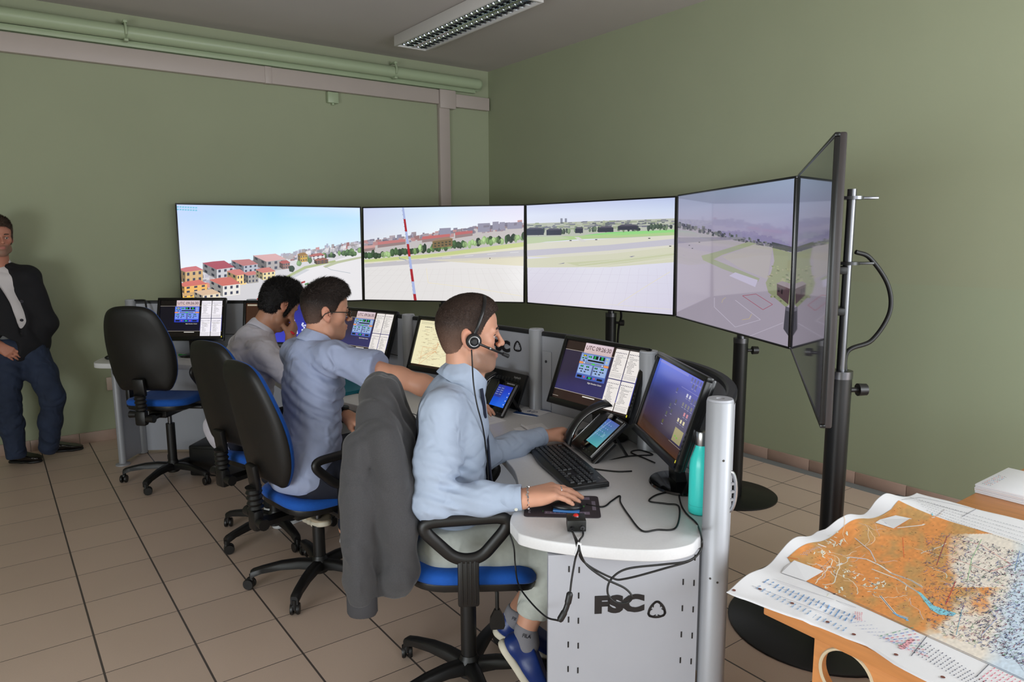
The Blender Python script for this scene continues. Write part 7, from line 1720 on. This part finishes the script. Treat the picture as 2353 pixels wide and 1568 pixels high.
hp, _ = hand_prims(wL2, AH(862, 984, 3.24)-wL2, V(.1, .1, -1), -1, 1.05, curl=(.5, .5, .55, .6), curl0=(.35, .35, .4, .45), thumb=(.9, .35, .3)); pr += hp
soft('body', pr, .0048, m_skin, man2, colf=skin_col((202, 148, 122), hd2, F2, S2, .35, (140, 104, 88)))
head_extras(man2, hd2, F2, S2, mat('dark_brow'))
hair(man2, 'hair', hd2, F2, S2, (40, 31, 28), .004, .014, lambda X: (wrinkles([((1, .3, .2), .022), ((.2, 1, .5), .017), ((1, -1, .3), .03)], .004)(X)*np.clip(((X-_np(hd2))@_np(F2 @ V(0, 0, 1))-.05)/.04, .0, 1)).astype(np.float32), .0042, front=.112, n=15000, ln=(.006, .026), fade=.30, nape=-.062, lift=.5)
m_shirt2 = mat('blue_short_sleeved_shirt', (158, 168, 198), .85, bump=.15, bscale=1300, var=.02, vscale=30, fold=.9, fscale=12)
f2 = T2 @ V(1, 0, 0); un2 = (nk2-pl2).normalized(); l2 = T2 @ V(0, 1, 0)
sp, _, _ = torso(pl2, nk2, sR2, sL2, T2, .014, S2)
sp += [ell(pl2+V(0, 0, .09)-f2*.015, (.150, .195, .16), T2, .06), ell(pl2+V(0, 0, .005)-f2*.02, (.155, .205, .11), T2, .05)]
seR = sR2*.36+eR2*.64; seL = sL2*.36+eL2*.64
sp += chain([sR2, seR, seR+(seR-sR2)*.3], [.068, .074, .076], k=.05)+chain([sL2, seL], [.066, .068], k=.05)
dn = (eR2-sR2).normalized(); sp.append(rbox(seR+dn*.116+V(0, 0, -.0), (.11, .11, .095), Matrix(basis(dn+V(0, 0, .25))).transposed(), .002, .004, 's'))
dn = (eL2-sL2).normalized(); sp.append(rbox(seL+dn*.11, (.11, .11, .09), Matrix(basis(dn)).transposed(), .002, .004, 's'))
uc2 = (ZUP*.85+f2*.42).normalized(); sp.append(cone(nk2+uc2*.012, nk2+uc2*.14, .057, .07, .01, 's'))
sp.append(ell(pl2-V(0, 0, .15)+f2*.06, (.30, .30, .13), None, .02, 's'))
def folds2(X):
    o = wrinkles([((.3, 1, 1.2), .11), ((1, .3, .7), .14), ((.2, -.4, 1), .075)], .009)(X)
    e = _np(sR2*.7+pl2*.3+f2*.04); d = np.linalg.norm(X-e, axis=-1); a = (X-e)@_np(V(.4, -.5, 1.)); o += (.0075*np.exp(-(d/.20)**2)*np.sin(a*105)).astype(np.float32)
    return o
shirt2 = soft('shirt', sp, .0062, m_shirt2, man2, folds2)
collar(shirt2, m_shirt2, nk2-uc2*.004, uc2, f2, .066, .066, .042, .026, .5, fall=.058)
m_jean = mat('navy_denim', (22, 26, 42), .8, bump=.25, bscale=900, var=.10, vscale=80)
tr = [ell(pl2, (.135, .172, .115), T2, .05)]
for h_, k_, a_ in ((hR2, kR2, aR2), (hL2, kL2, aL2)): tr += chain([h_, h_*.5+k_*.5, k_], [.095, .088, .07], k=.05)+chain([k_, a_*.9+k_*.1], [.07, .055], k=.04)
tr.append(halfspace(pl2+V(0, 0, .10), (0, 0, 1)))
soft('trousers', tr, .007, m_jean, man2, wrinkles([((1, .4, .3), .12), ((.2, 1, 1), .1)], .008))
m_beige = mat('beige_suede', (178, 162, 138), .8, bump=.2, bscale=500); m_dk = mat('black_canvas', (24, 24, 28), .7)
shoe(man2, AH(706, 1196, 3.50), AH(752, 1212, 3.22), V(0, 0, 1), m_beige, m_bsole, h=.08, w=.044, res=.006, label='beige sneaker')
shoe(man2, AH(788, 1252, 3.24), AH(850, 1235, 3.5), V(0, 0, 1), m_dk, m_whl, h=.08, w=.044, res=.006, label='black sneaker with white sole')
# watch
cw = (wL2-eL2).normalized(); x, y, n_ = basis(cw); c = wL2-cw*.012
ob = MB().loft([[(c+cw*dz+(x*math.cos(6.2832*k/28)+y*math.sin(6.2832*k/28))*.0365*(1. if abs(dz) < .01 else .985))[:] for k in range(28)] for dz in (-.013, -.009, .009, .013)], caps=False).build('watch', mat('watch_strap', (20, 20, 24), .5), man2, True, fix=True)
MB().lathe([(.021, 0), (.022, .006), (.019, .011)], c+(V(CAM_R[1][0], CAM_R[1][1], .5)*.028+V(0, 0, .022)), axis=(.1, -.1, 1), n=24).build('watch_case', mat('watch_strap'), ob, True)
# glasses
gl = thing('glasses', 'dark framed glasses worn by the man in the blue short sleeved shirt', 'glasses', hd2)
m_gl = mat('dark_glasses_frame', (32, 34, 30), .35)
for q in (-1, 1):
    ring = [W2(.1075-.004*math.cos(a_)**2, q*.033+.024*math.cos(a_), .006+.0165*math.sin(a_)*(1-.15*(math.sin(a_) > 0))) for a_ in [6.2832*k/28 for k in range(28)]]
    ob = MB().tube(ring, .0019, 6, closed=True).build('rim', m_gl, gl, True, ang=180)
    gm = mat('spectacle_lens', (236, 240, 248), .03)
    MB().add([p_[:] for p_ in ring], [tuple(range(28))]).build('lens', gm, ob, True)
    MB().tube([W2(.104, q*.058, .012), W2(.098, q*.073, .014), W2(.05, q*.083, .014), W2(.0, q*.0865, .012), W2(-.018, q*.087, .004), W2(-.03, q*.085, -.012)], .0024, 6).build('temple', m_gl, gl, True, ang=180)
MB().tube([W2(.107, -.010, .010), W2(.110, 0, .0135), W2(.107, .010, .010)], .0019, 6).build('bridge', m_gl, gl, True, ang=180)
gm = MATS['spectacle_lens']; gb = gm.node_tree.nodes['Principled BSDF']; gb.inputs['Transmission Weight'].default_value = 1.; gb.inputs['IOR'].default_value = 1.05

# ---------------------------------------------------------------- the man bent over the desk
S3 = 1.06
H3 = R(12); F3 = frame3(H3, .62, .0); T3 = frame3(R(-36.4+52))
hd3 = AH(638, 702, 3.99); nk3 = AH(600, 758, 3.97); pl3 = AH(540, 985, 3.93)
sR3 = AH(605, 815, 3.82); eR3 = AH(668, 868, 3.80); wR3 = AH(668, 782, 3.94); sL3 = AH(556, 795, 4.17); eL3 = AH(640, 850, 4.28); wL3 = AH(720, 850, 4.2)
hR3 = AH(560, 1010, 3.84); kR3 = AH(690, 1000, 3.95); aR3 = AH(640, 1130, 3.95); hL3 = AH(535, 985, 4.05); kL3 = AH(670, 960, 4.25); aL3 = AH(620, 1095, 4.2)
man3 = thing('person', '', 'person', (pl3.x, pl3.y, 0)); man3['label'] = 'dark haired man in pale grey shirt bent over the desk, hand at his mouth'
SKINM[man3.name] = mat('eyelid_skin_dark', (160, 114, 92), .5)
pr, W3 = head_prims(hd3, F3, S3, nk3, .055)
tp, TM3, L3 = torso(pl3, nk3, sR3, sL3, T3, -.014, S3); pr += tp
pr += chain([sR3, eR3, wR3], [.045, .042, .030], k=.03)+chain([sL3, eL3, wL3], [.045, .042, .030], k=.03)
for h_, k_, a_ in ((hR3, kR3, aR3), (hL3, kL3, aL3)): pr += chain([h_, k_], [.075, .052], k=.03)+chain([k_, a_], [.05, .035], k=.03)
hp, tips3 = hand_prims(wR3, AH(676, 744, 3.99)-wR3, AH(640, 735, 4.0)-AH(676, 744, 3.99), 1, 1.04, curl=(.9, .9, .95, 1.), curl0=(.5, .55, .6, .65), thumb=(.8, .3, .6)); pr += hp
hp, _ = hand_prims(wL3, AH(780, 862, 4.15)-wL3, V(0, 0, -1), -1, 1.04); pr += hp
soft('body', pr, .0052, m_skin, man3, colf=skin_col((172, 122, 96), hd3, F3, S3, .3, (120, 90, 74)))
head_extras(man3, hd3, F3, S3, mat('black_brow', (24, 20, 20), .8))
hair(man3, 'hair', hd3, F3, S3, (19, 16, 17), .011, .014, wrinkles([((1, .3, .2), .030), ((.2, 1, .5), .024), ((1, -1, .3), .042)], .006), .0048, front=.105, nape=-.058, sideburn=.028, n=13000, ln=(.018, .034), lift=.45, scat=.7)
m_shirt3 = mat('pale_grey_shirt', (194, 190, 200), .85, bump=.15, bscale=1300, var=.03, vscale=50, fold=.9, fscale=12)
f3 = T3 @ V(1, 0, 0); un3 = (nk3-pl3).normalized()
sp, _, _ = torso(pl3, nk3, sR3, sL3, T3, .014, S3); sp += [ell(pl3*.55+nk3*.45-f3*.05, (.11, .17, .2), TM3, .06), ell(pl3, (.14, .19, .14), T3, .05)]
sp += chain([sR3, eR3], [.066, .062], k=.05)+chain([sL3, eL3], [.066, .062], k=.05)
dn = (eR3-sR3).normalized(); sp.append(rbox(eR3+dn*.09, (.10, .10, .09), Matrix(basis(dn)).transposed(), .002, .004, 's')); dn = (eL3-sL3).normalized(); sp.append(rbox(eL3+dn*.09, (.10, .10, .09), Matrix(basis(dn)).transposed(), .002, .004, 's'))
uc3 = (ZUP*.75+f3*.65).normalized(); sp.append(cone(nk3+uc3*.012, nk3+uc3*.14, .057, .07, .01, 's'))
shirt3 = soft('shirt', sp, .0062, m_shirt3, man3, wrinkles([((.3, 1, 1.2), .12), ((1, .3, .7), .16), ((.2, -.4, 1), .08)], .010))
collar(shirt3, m_shirt3, nk3-uc3*.002, uc3, f3, .066, .066, .036, .018, .6, fall=.05)
tr = [ell(pl3, (.13, .17, .11), T3, .05)]
for h_, k_, a_ in ((hR3, kR3, aR3), (hL3, kL3, aL3)): tr += chain([h_, k_], [.092, .07], k=.05)+chain([k_, a_], [.07, .052], k=.04)
tr.append(halfspace(pl3+V(0, 0, .10), (0, 0, 1))); soft('trousers', tr, .008, m_jean, man3)
for a_ in (aR3, aL3): shoe(man3, V(a_.x-.05, a_.y-.02, .001), V(a_.x+.22, a_.y+.06, .001), ZUP, m_dk, m_whl, h=.08, w=.044, res=.007, label='black sneaker')
t = thing('pen', 'red and white pen held at the mouth by the bent over man', 'pen', tips3[0][0])
a = AH(660, 757, 3.94); b = AH(676, 768, 3.92); MB().cyl(a, a*.5+b*.5, .0055).build('cap', m_paper, t, True); MB().cyl(a*.5+b*.5, b, .006).build('barrel', mat('red_plastic', (206, 36, 56), .35), t, True)

# ---------------------------------------------------------------- the standing man at the wall
S4 = 1.06
F4 = frame3(R(-78), .06); T4 = frame3(R(-70))
hd4 = AH(-6, 548, 5.16); nk4 = AH(-4, 612, 5.20); pl4 = AH(38, 790, 5.20)
sL4 = AH(66, 640, 5.22); eL4 = AH(106, 742, 5.27); wL4 = AH(78, 805, 5.27); sR4 = AH(-70, 645, 5.12); eR4 = AH(-60, 740, 5.06); wR4 = AH(-6, 793, 5.02)
hL4 = AH(72, 800, 5.24); kL4 = AH(122, 915, 5.14); aL4 = AH(112, 1018, 5.17); hR4 = AH(18, 800, 5.14); kR4 = AH(18, 925, 5.06); aR4 = AH(36, 1038, 5.06)
man4 = thing('person', 'standing bearded man in dark blazer, white shirt and blue jeans, leaning at the back wall', 'person', (pl4.x, pl4.y, 0))
SKINM[man4.name] = mat('eyelid_skin')
pr, W4 = head_prims(hd4, F4, S4, nk4, .062)
tp, TM4, L4 = torso(pl4, nk4, sR4, sL4, T4, -.012, 1.10, 1.1); pr += tp
pr += chain([sR4, eR4, wR4], [.048, .043, .032], k=.03)+chain([sL4, eL4, wL4], [.048, .043, .032], k=.03)
for h_, k_, a_ in ((hR4, kR4, aR4), (hL4, kL4, aL4)): pr += chain([h_, k_], [.080, .055], k=.03)+chain([k_, k_*.5+a_*.5, a_], [.054, .052, .036], k=.03)
hp, _ = hand_prims(wR4, AH(40, 820, 5.06)-wR4, V(.3, .5, -.4), 1, 1.04, curl=(.3, .3, .3, .3)); pr += hp
hp, _ = hand_prims(wL4, V(-.45, .1, -1), V(-1, .3, 0), 1, 1.02, curl=(.4, .4, .4, .4)); pr += hp
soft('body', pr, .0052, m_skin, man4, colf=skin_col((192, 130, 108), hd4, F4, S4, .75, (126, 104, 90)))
head_extras(man4, hd4, F4, S4, mat('brown_brow', (70, 54, 44), .8))
hair(man4, 'hair', hd4, F4, S4, (74, 58, 48), .008, .012, wrinkles([((1, .3, .2), .026), ((.2, 1, .5), .02)], .004), .005, sideburn=.02, n=9000, ln=(.010, .024), lift=.5, scat=.6)
f4 = T4 @ V(1, 0, 0); l4 = T4 @ V(0, 1, 0); un4 = (nk4-pl4).normalized()
sp, _, _ = torso(pl4, nk4, sR4, sL4, T4, .008, 1.10, 1.12)
sp += [ell(pl4*.62+nk4*.38+f4*.05, (.115, .15, .17), TM4, .05), cone(nk4+un4*.012+f4*.01, nk4+un4*.14+f4*.02, .062, .075, .01, 's'), halfspace(pl4+V(0, 0, -.03), (0, 0, -1))]
shirt4 = soft('shirt', sp, .007, mat('white_shirt', (214, 208, 210), .8, bump=.12, bscale=900), man4, wrinkles([((.3, 1, .4), .10), ((1, .3, 1), .13)], .008))
collar(shirt4, MATS['white_shirt'], nk4+un4*.010, (un4-f4*.10), f4, .070, .068, .040, .022, 1.2, fall=.05)
m_blz = mat('black_blazer', (17, 16, 22), .85, bump=.2, bscale=900)
sp, _, _ = torso(pl4, nk4, sR4, sL4, T4, .024, 1.10, 1.14)
sp += [ell(pl4+V(0, 0, .01), (.165, .205, .20), T4, .06), ell(pl4*.62+nk4*.38+f4*.045, (.13, .17, .18), TM4, .05)]
sp += chain([sL4, eL4, wL4*.9+eL4*.1], [.076, .070, .056], k=.05)+chain([sR4, eR4, wR4*.82+eR4*.18], [.076, .068, .054], k=.05)
sp += [rbox(wR4+(wR4-eR4).normalized()*.055, (.075, .075, .075), Matrix(basis(wR4-eR4)).transposed(), .002, .004, 's')]
op = [AH(10, 592, 5.0), AH(33, 640, 5.0), AH(64, 700, 5.0), AH(78, 742, 5.0), AH(76, 770, 5.0)]; ow = [.075, .064, .052, .052, .040]
for (a, b, r1, r2) in zip(op, op[1:], ow, ow[1:]): sp.append(cone(a-f4*.06, b-f4*.06, r1, r2, .006, 's', flat=3.2, fax=f4))
sp += [cone(nk4+un4*.02+f4*.02, nk4+un4*.14+f4*.05, .070, .085, .01, 's'), halfspace(pl4+V(0, 0, -.125), (0, 0, -1)), rbox(AH(86, 842, 5.0), (.06, .12, .05), T4, .02, .01, 's')]
blz = soft('blazer', sp, .0068, m_blz, man4, wrinkles([((.3, 1, .4), .16), ((1, .3, 1), .13)], .008))
for y in (693, 736):
    q = AH(49, y, 5.02); MB().cyl(q, q-f4*-.012, .010, n=14).build('button', mat('dark_button', (52, 50, 58), .3), blz, True)
m_den = mat('blue_jeans', (34, 45, 68), .85, bump=.3, bscale=800, var=.22, vscale=9, fold=.9, fscale=11)
tr = [ell(pl4+V(0, 0, -.02), (.150, .185, .135), T4, .05)]
for h_, k_, a_ in ((hR4, kR4, aR4), (hL4, kL4, aL4)): tr += chain([h_, h_*.5+k_*.5, k_], [.100, .090, .072], k=.045)+chain([k_, k_*.5+a_*.5, a_-V(0, 0, .02)], [.072, .070, .062], k=.04)+[halfspace(a_-V(0, 0, .045), (0, 0, -1))] if h_ is hR4 else chain([h_, h_*.5+k_*.5, k_], [.100, .090, .074], k=.045)+chain([k_, k_*.5+a_*.5, a_-V(0, 0, .02)], [.074, .070, .062], k=.04)
tr.append(halfspace(pl4+V(0, 0, .10), (0, 0, 1)))
soft('jeans', tr, .0075, m_den, man4, wrinkles([((.2, .3, 1), .10), ((1, .2, .8), .13), ((.3, -1, .6), .07)], .014))
x, y, n_ = T4 @ V(1, 0, 0), T4 @ V(0, 1, 0), ZUP
MB().loft([[(pl4+V(0, 0, .075+dz)+x*.150*math.cos(6.2832*k/36)+y*.185*math.sin(6.2832*k/36))[:] for k in range(36)] for dz in (-.02, .02)], caps=False).build('belt', mat('black_leather_belt', (20, 18, 18), .4), man4, True)
m_blsh = mat('black_polished_leather', (20, 16, 16), .18, coat=.3)
for a_, hx, tx in ((aR4, (22, 1063), (98, 1062)), (aL4, (96, 1041), (196, 1032))):
    h0 = atz(*hx, .001); t0 = atz(*tx, .001); shoe(man4, h0, t0, ZUP, m_blsh, mat('black_sole', (16, 15, 15), .5), h=.075, w=.043, res=.006, sole_h=.018)
